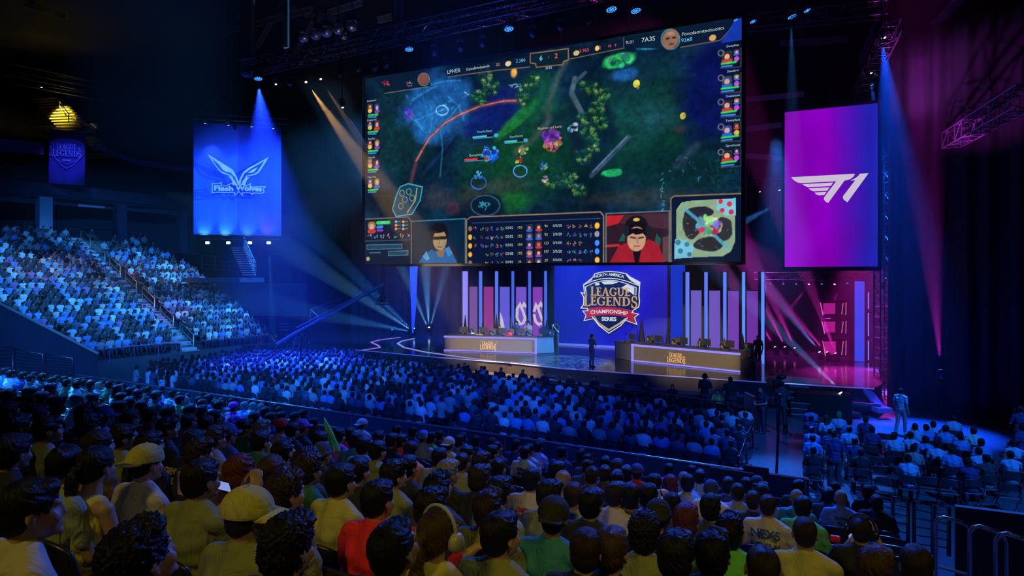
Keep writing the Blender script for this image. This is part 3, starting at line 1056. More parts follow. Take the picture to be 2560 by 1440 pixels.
# bottom: profile card, score table, map, two booth cameras
fillp([(914, 549), (1020, 542), (1028, 552), (1028, 660), (912, 662)], (8, 22, 48))
stroke([(914, 547), (1020, 541), (1028, 552), (1028, 660)], 2, (150, 130, 120), 0.8)
stroke([(912, 602), (1026, 598)], 1.4, LINE)
face_box(919, 553, 20, 26, 101)
stroke([(944, 556), (972, 555)], 8, (40, 190, 100)); stroke([(944, 567), (955, 566)], 7, (50, 110, 210)); stroke([(943, 575), (956, 575)], 4, (150, 50, 190))
for i in range(6):
    blob(990 + (i % 2) * 18, 553 + (i // 2) * 9, 3, 3, (200, 140, 80) if i % 3 else (80, 160, 220), 1, 0.3, noise=0)
    stroke([(995 + (i % 2) * 18, 553 + (i // 2) * 9), (1001 + (i % 2) * 18, 552 + (i // 2) * 9)], 1.4, (150, 160, 170))
for i in range(7):
    knot(924 + i * 16, 590 - i * 0.4, 6, 6, [(200, 90, 80), (90, 150, 230), (210, 180, 90)][i % 3:] + [(200, 200, 220)], 9, i)
fillp([(917, 611), (1005, 609), (1005, 620), (917, 623)], (22, 60, 88)); stroke([(917, 611), (1005, 609), (1005, 620), (917, 623), (917, 611)], 1.2, (90, 130, 140))
fillp([(971, 627), (1020, 625), (1020, 636), (971, 638)], (20, 60, 84)); stroke([(971, 627), (1020, 625), (1020, 636), (971, 638), (971, 627)], 1.2, (110, 140, 150))
stroke([(924, 631), (950, 630)], 3, (70, 90, 110)); blob(920, 646, 4, 5, (170, 150, 100), 1, .4, noise=0)
fillp([(1030, 552), (1163, 545), (1163, 656), (1030, 658)], (6, 30, 54))
blob(1100, 600, 60, 50, (10, 44, 66), 0.5, 2)
fillp([(1120, 605), (1138, 622), (1142, 650), (1110, 650)], (60, 24, 36), 0.7)
fillp([(1046, 656), (1056, 640), (1078, 622), (1092, 628), (1112, 616), (1130, 628), (1143, 656)], (26, 84, 140))
fillp([(1056, 640), (1066, 626), (1074, 645), (1066, 650)], (60, 140, 180)); fillp([(1112, 620), (1122, 614), (1132, 632), (1120, 640)], (50, 120, 170))
fillp([(1090, 626), (1112, 622), (1108, 640), (1096, 640)], (120, 96, 74))
blob(1098, 583, 21, 26, (14, 16, 26), 1, 0.25, noise=0.1)
blob(1099, 598, 16, 24, (150, 124, 92), 1, 0.25, noise=0.05)
blob(1092, 572, 22, 9, (12, 14, 22), 1, 0.3, noise=0.2)
stroke([(1084, 594), (1096, 594)], 7, (30, 28, 30)); stroke([(1101, 593), (1112, 593)], 7, (30, 28, 30)); stroke([(1082, 592), (1114, 591)], 1.6, (14, 14, 18))
stroke([(1099, 597), (1098, 608)], 2, (100, 76, 56)); stroke([(1094, 616), (1104, 616)], 2.2, (96, 58, 50))
blob(1078, 592, 4, 9, (20, 24, 34), 1, 0.3, noise=0); blob(1119, 590, 4, 9, (20, 24, 34), 1, 0.3, noise=0)
stroke([(1030, 552), (1163, 545)], 2.4, (60, 120, 140)); stroke([(1163, 545), (1163, 656)], 2.4, (90, 120, 120))
fillp([(1166, 545), (1176, 541), (1500, 527), (1508, 536), (1508, 655), (1166, 657)], (8, 18, 46))
stroke([(1166, 657), (1166, 548), (1176, 541), (1500, 527), (1508, 537), (1508, 655)], 2.4, GOLD, 0.9)
stroke([(1180, 556), (1500, 543)], 1.2, LINE)
for r_ in range(5):
    yl = 568 + r_ * 21.4
    for x, sd in ((1315, 1), (1338, 2)):
        face_box(x, yl - 9 - (x - 1315) * 0.05, 16, 16, r_ * 7 + sd)
    for k in range(6):
        if r_ in (3, 4) and k < 2:
            continue
        x = 1192 + k * 12.5 - (6 if k == 0 else 0)
        knot(x, yl + 2, 5.0, 6.0, [[(210, 60, 60), (190, 150, 170)], [(90, 190, 150), (60, 130, 180)], [(220, 170, 60), (200, 120, 60)], [(120, 90, 210), (80, 160, 220)]][(k + r_) % 4], 9, r_ * 10 + k)
    blob(1175, yl + 2, 4.5, 6, (220, 170, 50) if r_ in (1, 2, 3) else (120, 100, 80), 1, 0.4, noise=0.6)
    for k in range([5, 5, 3, 5, 3][r_]):
        x = 1421 + k * 14
        knot(x, yl - 5, 5.6, 6.4, [[(200, 70, 80), (160, 190, 230)], [(90, 190, 170), (60, 120, 200)], [(220, 180, 70), (180, 150, 90)], [(150, 110, 230), (90, 160, 230)]][(k * 2 + r_) % 4], 9, 300 + r_ * 10 + k)
    blob(1492, yl - 7, 5.5, 7, (220, 170, 50) if r_ in (0, 4) else ((60, 130, 240) if r_ in (2, 3) else (130, 140, 150)), 1, 0.4, noise=0.6)
fillp([(1514, 531), (1672, 524), (1672, 651), (1514, 654)], (40, 22, 34))
fillp([(1514, 536), (1560, 534), (1545, 556), (1514, 564)], (170, 30, 40)); fillp([(1560, 534), (1672, 530), (1672, 570), (1600, 560), (1548, 556)], (62, 34, 44))
stroke([(1514, 612), (1545, 610)], 6, (200, 50, 50), 0.8); fillp([(1655, 590), (1672, 585), (1672, 650), (1655, 650)], (96, 70, 72), 0.7)
fillp([(1546, 600), (1556, 580), (1562, 585), (1560, 600)], (20, 80, 70)); fillp([(1640, 580), (1652, 595), (1648, 612), (1636, 600)], (20, 80, 70))
fillp([(1524, 653), (1530, 640), (1546, 612), (1574, 600), (1600, 615), (1620, 594), (1645, 606), (1656, 640), (1662, 652)], (142, 26, 40))
fillp([(1580, 620), (1602, 620), (1596, 652), (1586, 652)], (14, 14, 26))
blob(1590, 560, 26, 22, (20, 16, 26), 1, 0.2, noise=0.1); blob(1591, 570, 25, 20, (16, 13, 22), 1, 0.25, noise=0.2)
blob(1590, 594, 21, 28, (176, 136, 110), 1, 0.2, noise=0.04)
fillp([(1568, 588), (1572, 570), (1592, 566), (1612, 572), (1616, 590), (1606, 580), (1590, 584), (1580, 580)], (14, 12, 20))
stroke([(1576, 590), (1587, 592)], 4, (60, 40, 40)); stroke([(1596, 592), (1607, 590)], 4, (60, 40, 40)); stroke([(1591, 594), (1593, 604)], 3, (140, 100, 80)); stroke([(1584, 612), (1598, 612)], 3, (130, 70, 66))
blob(1565, 574, 6, 14, (22, 26, 40), 1, 0.3, noise=0); blob(1620, 574, 6, 14, (22, 26, 40), 1, 0.3, noise=0); blob(1590, 546, 8, 4, (200, 170, 90), 1, 0.4, noise=0)
stroke([(1514, 654), (1514, 531), (1672, 524), (1672, 651)], 2.4, (100, 120, 130))
fillp([(1676, 492), (1684, 487), (1856, 480), (1856, 654), (1676, 656)], (8, 20, 46))
stroke([(1676, 656), (1676, 493), (1684, 487), (1850, 480)], 2.6, GOLD, 0.9)
M0 = [(1690, 520), (1702, 503), (1720, 499), (1836, 492), (1836, 600), (1826, 624), (1806, 636), (1690, 642)]
fillp(M0, (124, 150, 120))
blob(1732, 560, 26, 34, (38, 36, 44), 1, 0.2, noise=0.5); blob(1770, 606, 34, 17, (38, 36, 44), 1, 0.2, noise=0.5); blob(1804, 568, 22, 28, (44, 42, 52), 1, 0.2, noise=0.5)
blob(1752, 527, 30, 13, (34, 34, 48), 1, 0.2, noise=0.5)
stroke([(1712, 620), (1760, 572), (1800, 532)], 9, (130, 154, 120), 0.9); stroke([(1712, 520), (1760, 560), (1816, 615)], 8, (70, 160, 190), 0.8)
fillp([(1792, 496), (1838, 491), (1838, 534), (1812, 534), (1790, 520)], (110, 176, 196)); fillp([(1686, 594), (1712, 596), (1732, 612), (1730, 638), (1684, 644)], (104, 172, 196))
for x, y, c in [(1800, 500, (190, 40, 60)), (1822, 506, (190, 40, 60)), (1804, 522, (190, 40, 60)), (1826, 526, (180, 40, 70)), (1694, 602, (50, 110, 130)), (1716, 607, (50, 110, 130)), (1700, 624, (50, 110, 130)), (1722, 632, (50, 110, 130))]:
    blob(x, y, 6, 6, c, 1, 0.3, noise=0.6)
knot(1770, 560, 36, 26, [(200, 60, 90), (120, 220, 230), (230, 230, 180), (90, 200, 150)], 60, 44)
specks(1760, 570, 60, 60, [(200, 180, 90), (60, 150, 200)], 22, 2.4, 45)
IMG *= (0.92 + 0.16 * N3[..., None])
IMG = np.clip(IMG, 0, 1)
LIN = np.where(IMG <= 0.04045, IMG / 12.92, ((IMG + 0.055) / 1.055) ** 2.4)


def picture_mesh(name, A, w, h, z0=0.0):
    """an upright w x h sheet in the local xz plane whose vertices carry the colours of A"""
    H_, W_ = A.shape[:2]
    X, Z = np.meshgrid(np.linspace(0, w, W_), np.linspace(h, 0, H_))
    co = np.stack([X, np.zeros_like(X), Z + z0], -1).reshape(-1, 3).astype(np.float32)
    idx = np.arange(H_ * W_).reshape(H_, W_)
    q = np.stack([idx[1:, :-1], idx[1:, 1:], idx[:-1, 1:], idx[:-1, :-1]], -1).reshape(-1, 4)
    me = bpy.data.meshes.new(name)
    me.vertices.add(len(co)); me.vertices.foreach_set('co', co.ravel())
    me.loops.add(q.size); me.loops.foreach_set('vertex_index', q.ravel().astype(np.int32))
    me.polygons.add(len(q)); me.polygons.foreach_set('loop_start', np.arange(0, q.size, 4, dtype=np.int32))
    ca = me.color_attributes.new('picture', 'FLOAT_COLOR', 'POINT')
    ca.data.foreach_set('color', np.concatenate([A.reshape(-1, 3), np.ones((H_ * W_, 1))], 1).astype(np.float32).ravel())
    me.update(calc_edges=True)
    return me


def picture_mat(name, es):
    m = bpy.data.materials.new(name)
    m.use_nodes = True
    nt = m.node_tree
    nt.nodes.clear()
    o = nt.nodes.new('ShaderNodeOutputMaterial')
    e = nt.nodes.new('ShaderNodeEmission')
    a = nt.nodes.new('ShaderNodeAttribute')
    a.attribute_name = 'picture'
    e.inputs[1].default_value = es
    nt.links.new(a.outputs['Color'], e.inputs[0])
    nt.links.new(e.outputs[0], o.inputs[0])
    return m


scr = empty('video_screen', SO, 0, 'giant hanging video screen showing a top-down fantasy game and two player cameras', 'screen')
scr.matrix_world = frame(SO, SX)
put('game_picture', picture_mesh('game_picture', LIN, SW, SH), scr).data.materials.append(picture_mat('screen_picture', 1.3))
mb = MB()
mb.box((SW / 2, 0.30, SH / 2), (SW + 0.24, 0.5, SH + 0.24))
mb.build('cabinet', BLACK, scr)
mb = MB()
for x, z, w, h in ((SW / 2, -0.06, SW + 0.3, 0.14), (SW / 2, SH + 0.06, SW + 0.3, 0.14), (-0.07, SH / 2, 0.14, SH + 0.26), (SW + 0.09, SH / 2, 0.18, SH + 0.26)):
    mb.box((x, -0.01, z), (w, 0.16, h))
mb.build('bezel', BLACK, scr)
mb = MB()
for i in range(6):
    mb.tube([(SW * (i + 0.5) / 6, 0.3, SH), (SW * (i + 0.5) / 6, 0.3, SH + 7)], 0.04, 6)
mb.build('hanging_cable', STEEL, scr)


def text(s, M, size, m, parent=None, align='CENTER', ext=0.0, bold=0.0, sx=1.0, name='lettering', sh=0.0):
    cu = bpy.data.curves.new(name, 'FONT')
    cu.body = s
    cu.size = size
    cu.align_x = align
    cu.align_y = 'CENTER'
    cu.extrude = ext
    cu.offset = bold
    cu.shear = sh
    cu.resolution_u = 3
    cu.materials.append(m)
    tmp = bpy.data.objects.new(name, cu)
    COL.objects.link(tmp)
    me = bpy.data.meshes.new_from_object(tmp.evaluated_get(bpy.context.evaluated_depsgraph_get()))
    me.name = name
    bpy.data.objects.remove(tmp)
    o = bpy.data.objects.new(name, me)
    COL.objects.link(o)
    if parent is not None:
        o.parent = parent
    # local xz sheet -> lettering stands upright, facing -y
    o.matrix_local = M @ Matrix(((sx, 0, 0, 0), (0, 0, -1, 0), (0, 1, 0, 0), (0, 0, 0, 1)))
    return o


def stxt(px, py, s, hpx, col, bold=0.0):
    x, z = SP(px, py)
    k = SP(px, py - hpx)[1] - z
    text(s, Matrix.Translation((x, -0.03, z)), k * 1.35, glow('screen_text_%d_%d_%d' % tuple(int(c * 99) for c in col), col, 1.0), scr, bold=bold * k, name='screen_lettering')


WHT, CY_, RD, YL = (0.45, 0.6, 0.62), (0.10, 0.45, 0.75), (0.75, 0.09, 0.09), (0.55, 0.5, 0.16)
stxt(1353, 145, '6', 13, (0.10, 0.55, 0.85), 0.02); stxt(1391, 139, '2', 13, (0.9, 0.12, 0.12), 0.02); stxt(1372, 142, '/', 8, (0.3, 0.25, 0.08))
stxt(1245, 161, '32', 8, (0.6, 0.25, 0.15)); stxt(1302, 151, '3.286', 9, CY_); stxt(1461, 125, '3.965', 9, RD); stxt(1500, 118, '2', 9, RD); stxt(1539, 112, '9', 8, RD); stxt(1524, 114, '18', 7, RD)
stxt(1135, 178, 'LPHER', 10, WHT); stxt(1195, 169, 'Gamefatwhatinds', 7, WHT); stxt(1372, 169, '20:26', 6, WHT)
stxt(1575, 104, '9:.01', 8, WHT); stxt(1621, 97, '7A3S', 12, WHT, 0.01); stxt(1757, 76, 'Foocdaomtootoctics', 9, WHT); stxt(1717, 98, '9368', 10, CY_, 0.01)
stxt(1212, 328, 'FlowArDiant', 6, (0.2, 0.55, 0.3)); stxt(1291, 340, 'FiamiLiows', 6, (0.3, 0.5, 0.5)); stxt(1190, 387, 'Damsylvion', 6, WHT); stxt(1374, 318, 'Madonc sof Lora', 7, (0.7, 0.4, 0.4))
for i, y in enumerate((252, 300, 347, 394, 443)):
    stxt(930, y, ('Devloterd', 'Dostlored', 'Emulies', 'Desoth', 'Case Yed')[i], 5, WHT)
for i, y in enumerate((112, 175, 237, 298, 361)):
    stxt(1832, y, ('Destyfiest', 'Delvdirst', 'Goesistous', 'Toostyfoot', 'Gprtchoest')[i], 5.5, WHT)
for r_ in range(5):
    yl = 569 + r_ * 21.4
    stxt(1274, yl, ('02/02', '02/02', '02/02', '02/08', '02/02')[r_], 7, WHT); stxt(1300, yl - 1, ('155', '155', '159', '195', '25')[r_], 7, YL)
    stxt(1366, yl - 5, ('96', '95', '123', '197', '29')[r_], 7, YL); stxt(1394, yl - 6, ('0/0/20', '2/0/20', '0/3/00', '2/0/20', '0/0/00')[r_], 7, WHT)
stxt(958, 556, '1460/5', 4.5, WHT)

# ================================================================== hanging banners
def uniq(pts):
    return pts


def cloth_quad(name, pts, m, parent, nx=24, nz=30, wave=0.03, thick=0.02, seed=1):
    """a hung sheet through corners TL TR BR BL, with a slight ripple and real thickness"""
    TL, TR, BR, BL = [Vector(p) for p in pts]
    n = (TR - TL).cross(Vector((0, 0, 1))).normalized()
    mb = MB()
    for side in (0, 1):
        vs = []
        for j in range(nz + 1):
            for i in range(nx + 1):
                a = TL.lerp(TR, i / nx); b = BL.lerp(BR, i / nx)
                p = a.lerp(b, j / nz)
                w = math.sin(i * 0.9 + seed) * 0.5 + math.sin(i * 0.37 + j * 0.05 + seed * 2) * 0.8
                p = p + n * (wave * w * (0.3 + 0.7 * j / nz)) - n * (thick * side)
                vs.append(p)
        fs = [(j * (nx + 1) + i, (j + 1) * (nx + 1) + i, (j + 1) * (nx + 1) + i + 1, j * (nx + 1) + i + 1) for j in range(nz) for i in range(nx)]
        if side:
            fs = [tuple(reversed(f)) for f in fs]
        mb.add(vs, fs, 0, True)
    me = mb.mesh(name)
    me.materials.append(m)
    return put(name, me, parent)


def outline(pts, w, closed=True):
    """flat strip along a path in xz; returns quads"""
    n = len(pts)
    L, Rr = [], []
    for i in range(n):
        a = Vector(pts[(i - 1) % n] if (closed or i) else pts[i]); b = Vector(pts[(i + 1) % n] if (closed or i < n - 1) else pts[i])
        p = Vector(pts[i])
        d0 = (p - a); d1 = (b - p)
        if d0.length < 1e-6: d0 = d1
        if d1.length < 1e-6: d1 = d0
        d0.normalize(); d1.normalize()
        n0 = Vector((-d0.y, d0.x)); n1 = Vector((-d1.y, d1.x))
        m_ = (n0 + n1)
        if m_.length < 1e-3: m_ = n0
        m_.normalize()
        k = w / 2 / max(m_.dot(n0), 0.35)
        L.append(p + m_ * k); Rr.append(p - m_ * k)
    qs = []
    for i in range(n if closed else n - 1):
        j = (i + 1) % n
        qs.append([L[i], L[j], Rr[j], Rr[i]])
    return qs


def flat(mb, poly, y, t=0.012, mi=0):
    mb.prism([(p[0], p[1]) for p in poly], t, Matrix.Translation((0, y, 0)), mi)


# -- serif capitals from bars and arcs, box 1 high
def arc(cx, cz, rx, rz, a0, a1, w, n=12, wz=None):
    wz = wz or w
    out = []
    for i in range(n):
        t0 = R(a0 + (a1 - a0) * i / n); t1 = R(a0 + (a1 - a0) * (i + 1) / n)
        out.append([(cx + (rx) * math.cos(t0), cz + rz * math.sin(t0)), (cx + rx * math.cos(t1), cz + rz * math.sin(t1)),
                    (cx + (rx - w) * math.cos(t1), cz + (rz - wz) * math.sin(t1)), (cx + (rx - w) * math.cos(t0), cz + (rz - wz) * math.sin(t0))])
    return out


def serif(ch):
    b, t = 0.17, 0.09
    bar = lambda x0, z0, x1, z1: [(x0, z0), (x1, z0), (x1, z1), (x0, z1)]
    if ch == 'L':
        return 0.62, [bar(0.1, 0, 0.1 + b, 1), bar(0, 0.94, 0.38, 1), bar(0, 0, 0.6, t), [(0.5, 0), (0.62, 0), (0.66, 0.25), (0.58, 0.12)]]
    if ch == 'E':
        return 0.62, [bar(0.1, 0, 0.1 + b, 1), bar(0, 0.92, 0.56, 1), bar(0, 0, 0.6, t), bar(0.2, 0.47, 0.48, 0.55), [(0.5, 0), (0.6, 0), (0.64, 0.24), (0.56, 0.1)], [(0.48, 1), (0.56, 1), (0.58, 0.78), (0.52, 0.9)], bar(0.44, 0.4, 0.49, 0.62)]
    if ch == 'A':
        return 0.86, [[(0.08, 0), (0.16, 0), (0.46, 0.9), (0.42, 1)], [(0.36, 1), (0.5, 1), (0.82, 0), (0.62, 0)], bar(0.2, 0.3, 0.66, 0.37), bar(0, 0, 0.26, 0.06), bar(0.54, 0, 0.9, 0.06)]
    if ch == 'G':
        return 0.86, arc(0.45, 0.5, 0.45, 0.52, 40, 320, b, 16, 0.08) + [bar(0.64, 0.08, 0.8, 0.42), bar(0.52, 0.4, 0.88, 0.47), [(0.72, 0.7), (0.8, 0.7), (0.8, 0.98), (0.74, 0.9)]]
    if ch == 'U':
        return 0.82, [bar(0.1, 0.35, 0.1 + b, 1), bar(0.64, 0.35, 0.73, 1), bar(0, 0.94, 0.36, 1), bar(0.56, 0.94, 0.84, 1)] + arc(0.415, 0.36, 0.315, 0.38, 180, 360, b * 0.8, 12, 0.1)
    if ch == 'N':
        return 0.9, [bar(0.12, 0, 0.2, 1), bar(0.7, 0, 0.78, 1), [(0.1, 1), (0.3, 1), (0.78, 0), (0.66, 0)], bar(0, 0.94, 0.26, 1), bar(0, 0, 0.32, 0.06), bar(0.58, 0.94, 0.9, 1)]
    if ch == 'D':
        return 0.86, [bar(0.1, 0, 0.1 + b, 1), bar(0, 0.92, 0.4, 1), bar(0, 0, 0.4, 0.08)] + arc(0.36, 0.5, 0.46, 0.5, -90, 90, b, 14, 0.08)
    if ch == 'S':
        return 0.62, arc(0.3, 0.73, 0.27, 0.29, 20, 250, 0.12, 12, 0.1) + arc(0.3, 0.28, 0.29, 0.31, -160, 90, 0.13, 12, 0.1) + [[(0.14, 0.52), (0.2, 0.62), (0.46, 0.46), (0.4, 0.38)], bar(0.5, 0.68, 0.56, 0.98), bar(0.02, 0.04, 0.08, 0.36)]
    return 0.5, []


def serif_word(mb, word, x0, x1, z0, h, y, big=None):
    """word set between x0 and x1 on the base line z0"""
    adv = [serif(c)[0] + 0.08 for c in word]
    k = (x1 - x0) / (sum(adv) - 0.08)
    x = x0
    for i, c in enumerate(word):
        hh, zz = h, z0
        if big and i in big:
            hh, zz = h * big[i][0], z0 + h * big[i][1]
        for poly in serif(c)[1]:
            flat(mb, [(x + px * k, zz + pz * hh) for px, pz in poly], y, 0.02)
        x += adv[i] * k


def arc_text(word, width, size, z, sag, turn, y, m, parent, bold):
    """letters set along a shallow arch, spaced by their own widths"""
    os_ = [text(c, Matrix.Identity(4), size, m, parent, bold=bold, name='crest_letter') if c != ' ' else None for c in word]
    ws = [(max(v.co.x for v in o.data.vertices) - min(v.co.x for v in o.data.vertices)) if o else size * 0.3 for o in os_]
    gap = (width - sum(ws)) / (len(ws) - 1)
    x = -width / 2
    for o, w in zip(os_, ws):
        c = x + w / 2
        t = c / (width / 2)
        if o:
            o.matrix_local = Matrix.Translation((c, y, z - sag * t * t)) @ Matrix.Rotation(t * turn, 4, 'Y') @ Matrix(((1, 0, 0, 0), (0, 0, -1, 0), (0, 1, 0, 0), (0, 0, 0, 1)))
        x += w + gap


def emblem(parent, M, s, mats, mode='full'):
    """the league crest. local xz sheet, one unit = 1000 crest units; s scales it to metres"""
    e = bpy.data.objects.new('crest', None)
    COL.objects.link(e)
    e.parent = parent
    e.matrix_local = M @ Matrix.Scale(s, 4)
    C_ = lambda pts: [((x - 790) / 1000, (730 - y) / 1000) for x, y in pts]
    OUT = C_([(295, 400), (480, 255), (510, 190), (640, 158), (790, 146), (950, 158), (1110, 190), (1165, 245), (1350, 345), (1335, 600), (1345, 700), (1330, 800), (1230, 870), (1200, 930), (1095, 1045), (1000, 1160), (780, 1310), (590, 1170), (490, 1045), (400, 930), (365, 850), (245, 850), (295, 780), (300, 640), (245, 550), (312, 565)])
    field, white, gold, red = mats
    if mode == 'full':
        mb = MB(); flat(mb, OUT, 0.0, 0.03); mb.build('shield_field', field, e)
        mb = MB()
        for q in outline(OUT, 0.017): flat(mb, q, -0.012)
        for pts, w in (([(300, 400), (460, 330), (620, 287), (790, 273), (960, 287), (1120, 330), (1335, 408)], 0.014), ([(345, 570), (330, 440), (480, 367), (640, 325), (790, 310), (950, 325), (1100, 370), (1285, 445), (1280, 590)], 0.014),
                       ([(500, 1040), (600, 1160), (780, 1262), (985, 1130), (1085, 1035)], 0.010), ([(1110, 200), (1180, 290), (1330, 385)], 0.03)):
            for q in outline(C_(pts), w, False): flat(mb, q, -0.014)
        for pts in ([(640, 345), (790, 322), (960, 345), (850, 385), (690, 390)], [(1010, 455), (1110, 388), (1250, 445), (1250, 590), (1175, 525)], [(300, 385), (465, 275), (450, 310)], [(515, 375), (595, 355), (600, 405), (530, 415)], [(1165, 245), (1345, 345), (1330, 390), (1200, 330)]):
            flat(mb, C_(pts), -0.013)
        mb.build('white_linework', white, e)
        mb = MB()
        for q in outline(C_([(505, 1000), (580, 1115), (780, 1240), (985, 1110), (1090, 1020)]), 0.016, False): flat(mb, q, -0.016)
        serif_word(mb, 'LEAGUE', -0.355, 0.385, 0.125, 0.155, -0.022, {0: (1.12, 0)})
        serif_word(mb, 'LEGENDS', -0.485, 0.52, -0.06, 0.165, -0.022, {0: (1.35, -0.12), 6: (1.35, -0.22)})
        mb.build('gold_lettering', gold, e)
        mb = MB()
        flat(mb, C_([(395, 850), (590, 822), (790, 815), (1000, 830), (1210, 865), (1190, 1015), (1000, 978), (790, 966), (590, 978), (405, 1012)]), -0.026)
        flat(mb, C_([(410, 905), (318, 905), (372, 985), (325, 1055), (445, 1020), (405, 1005)]), -0.020)
        flat(mb, C_([(1200, 920), (1300, 935), (1240, 1000), (1270, 1095), (1110, 1045), (1190, 1010)]), -0.020)
        mb.build('red_ribbon', red, e)
        mb = MB()
        for pts in ([(410, 895), (280, 905), (345, 985), (305, 1090), (490, 1045)], [(1205, 905), (1330, 935), (1255, 1000), (1300, 1125), (1100, 1060)]):
            for q in outline(C_(pts), 0.013, False): flat(mb, q, -0.018)
        mb.build('ribbon_edging', white, e)
        arc_text('NORTH AMERICA', 0.56, 0.078, 0.525, 0.045, 0.17, -0.02, white, e, 0.0015)
        arc_text('CHAMPIONSHIP', 0.70, 0.098, -0.172, 0.030, 0.11, -0.035, white, e, 0.002)
        text('SERIES', Matrix.Translation((0, -0.03, -0.315)), 0.10, white, e, bold=0.004, name='crest_letter')
    else:
        mb = MB()
        HE = C_([(365, 560), (350, 420), (500, 330), (640, 285), (790, 272), (960, 285), (1120, 330), (1290, 420), (1300, 560)])
        for q in outline(HE, 0.02, False): flat(mb, q, -0.012)
        for q in outline(C_([(380, 860), (420, 980), (560, 1040), (790, 1150), (1020, 1040), (1150, 980), (1200, 860)]) if mode == 'banner' else C_([(380, 830), (420, 880), (480, 860)]), 0.016, False): flat(mb, q, -0.012)
        if mode == 'banner':
            for q in outline([p for p in OUT], 0.016): flat(mb, q, -0.012)
        mb.build('crest_linework', white, e)
        mb = MB()
        serif_word(mb, 'LEAGUE', -0.33, 0.30, 0.10, 0.20, -0.02, {0: (1.12, 0)})
        serif_word(mb, 'LEGENDS', -0.46, 0.47, -0.14, 0.21, -0.02, {0: (1.3, -0.1), 6: (1.3, -0.2)})
        mb.build('crest_lettering', gold, e)
        text('OF', Matrix.Translation((0.40, -0.02, 0.15)), 0.10, gold, e, bold=0.003, name='crest_letter')
        if mode == 'banner':
            text('SERIES', Matrix.Translation((0, -0.03, -0.29)), 0.10, gold, e, bold=0.004, name='crest_letter')
    return e


# left pair of blue banners
bl = empty('blue_banner', (0, 0, 0), 0, 'tall blue cloth banner with winged ear emblem, hung over the side stand', 'banner')
fa, fb, fc = W(484, 306, 43.0), W(596, 313, 43.65), W(703, 321, 44.6)
fa.z = fb.z = fc.z = 16.95
lo = lambda v: Vector((v.x, v.y, 8.95))
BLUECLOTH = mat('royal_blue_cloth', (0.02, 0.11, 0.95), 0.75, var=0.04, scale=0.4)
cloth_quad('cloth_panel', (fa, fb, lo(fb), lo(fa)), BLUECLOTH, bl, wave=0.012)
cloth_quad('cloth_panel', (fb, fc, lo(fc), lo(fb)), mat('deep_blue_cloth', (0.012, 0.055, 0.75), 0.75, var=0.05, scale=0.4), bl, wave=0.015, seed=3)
mb = MB()
mb.tube([fa + Vector((0, 0, .05)), fb + Vector((0, 0, .05)), fc + Vector((0, 0, .05))], 0.06, 6)
mb.tube([lo(fa), lo(fb), lo(fc)], 0.05, 6)
mb.build('banner_pole', DARK, bl)
# its emblem: traced in banner metres, built as thin applique just proud of the cloth
LILAC = mat('lilac_applique', (0.52, 0.52, 0.95), 0.7, var=0.03, emit=(0.3, 0.3, 1.0), es=0.0)
BX = (fc - fa).normalized()
bn = BX.cross(Vector((0, 0, 1))).normalized()
bo = fa + bn * 0.35


def bpt(zx, zy):                       # crop pixel of the emblem -> banner metres
    return on_plane(500 + zx / 10.285, 370 + zy / 10.285, bo, BX, bn)


lg = bpy.data.objects.new('winged_emblem', None); COL.objects.link(lg); lg.parent = bl
lg.matrix_local = frame(bo, BX)
mb = MB()
for pts, w in (([(190, 148), (510, 350), (840, 560), (920, 690), (1000, 870), (1030, 960), (980, 960), (905, 760), (800, 640), (560, 490), (300, 260), (400, 430), (530, 590), (640, 640), (800, 700), (900, 840), (960, 940), (900, 945), (840, 760), (760, 710), (560, 650), (480, 570), (340, 380)], None),
               ([(1770, 232), (1500, 380), (1240, 520), (1120, 620), (1040, 760), (1000, 850), (990, 950), (1035, 950), (1060, 820), (1140, 660), (1280, 550), (1660, 325), (1570, 480), (1480, 610), (1400, 665), (1190, 715), (1110, 830), (1060, 930), (1110, 935), (1170, 780), (1230, 725), (1420, 690), (1520, 620), (1620, 470)], None),
               ([(505, 450), (640, 540), (785, 632), (660, 608), (590, 560)], None), ([(1482, 492), (1360, 555), (1220, 650), (1370, 625), (1430, 570)], None),
               ([(720, 722), (850, 745), (880, 850), (885, 940), (850, 940), (800, 800)], None), ([(1280, 745), (1150, 770), (1115, 850), (1130, 940), (1165, 930), (1210, 820)], None)):
    flat(mb, [bpt(*p) for p in pts], -0.02, 0.02)
frm = [(315, 912), (465, 920), (552, 886), (552, 975), (720, 975), (725, 945), (830, 905), (850, 950), (1160, 940), (1180, 985), (1215, 960), (1305, 915), (1305, 1000), (1675, 992), (1625, 1060), (1650, 1130), (1590, 1165), (1390, 1155), (1340, 1195), (1300, 1155), (1100, 1150), (1095, 1215), (1000, 1120), (900, 1212), (890, 1150), (440, 1138), (315, 1150)]
for q in outline([bpt(*p) for p in frm], 0.05):
    flat(mb, q, -0.02, 0.02)
mb.build('wing_shapes', LILAC, lg)
h = bpt(600, 960)[1] - bpt(600, 1100)[1]
for s_, cx in (('Flash', 610), ('Wolves', 1260)):
    x, z = bpt(cx, 1045)
    wpx = bpt(cx + 255, 1045)[0] - bpt(cx - 245, 1045)[0]
    o = text(s_, Matrix.Translation((x, -0.03, z)), h * 1.3, LILAC, lg, bold=0.022, name='banner_lettering')
    bpy.context.view_layer.update()
    k = (wpx if s_ == 'Flash' else wpx * 1.36) / max(o.dimensions.x, 0.01)
    o.matrix_local = o.matrix_local @ Matrix.Diagonal((k, 1, 1, 1))

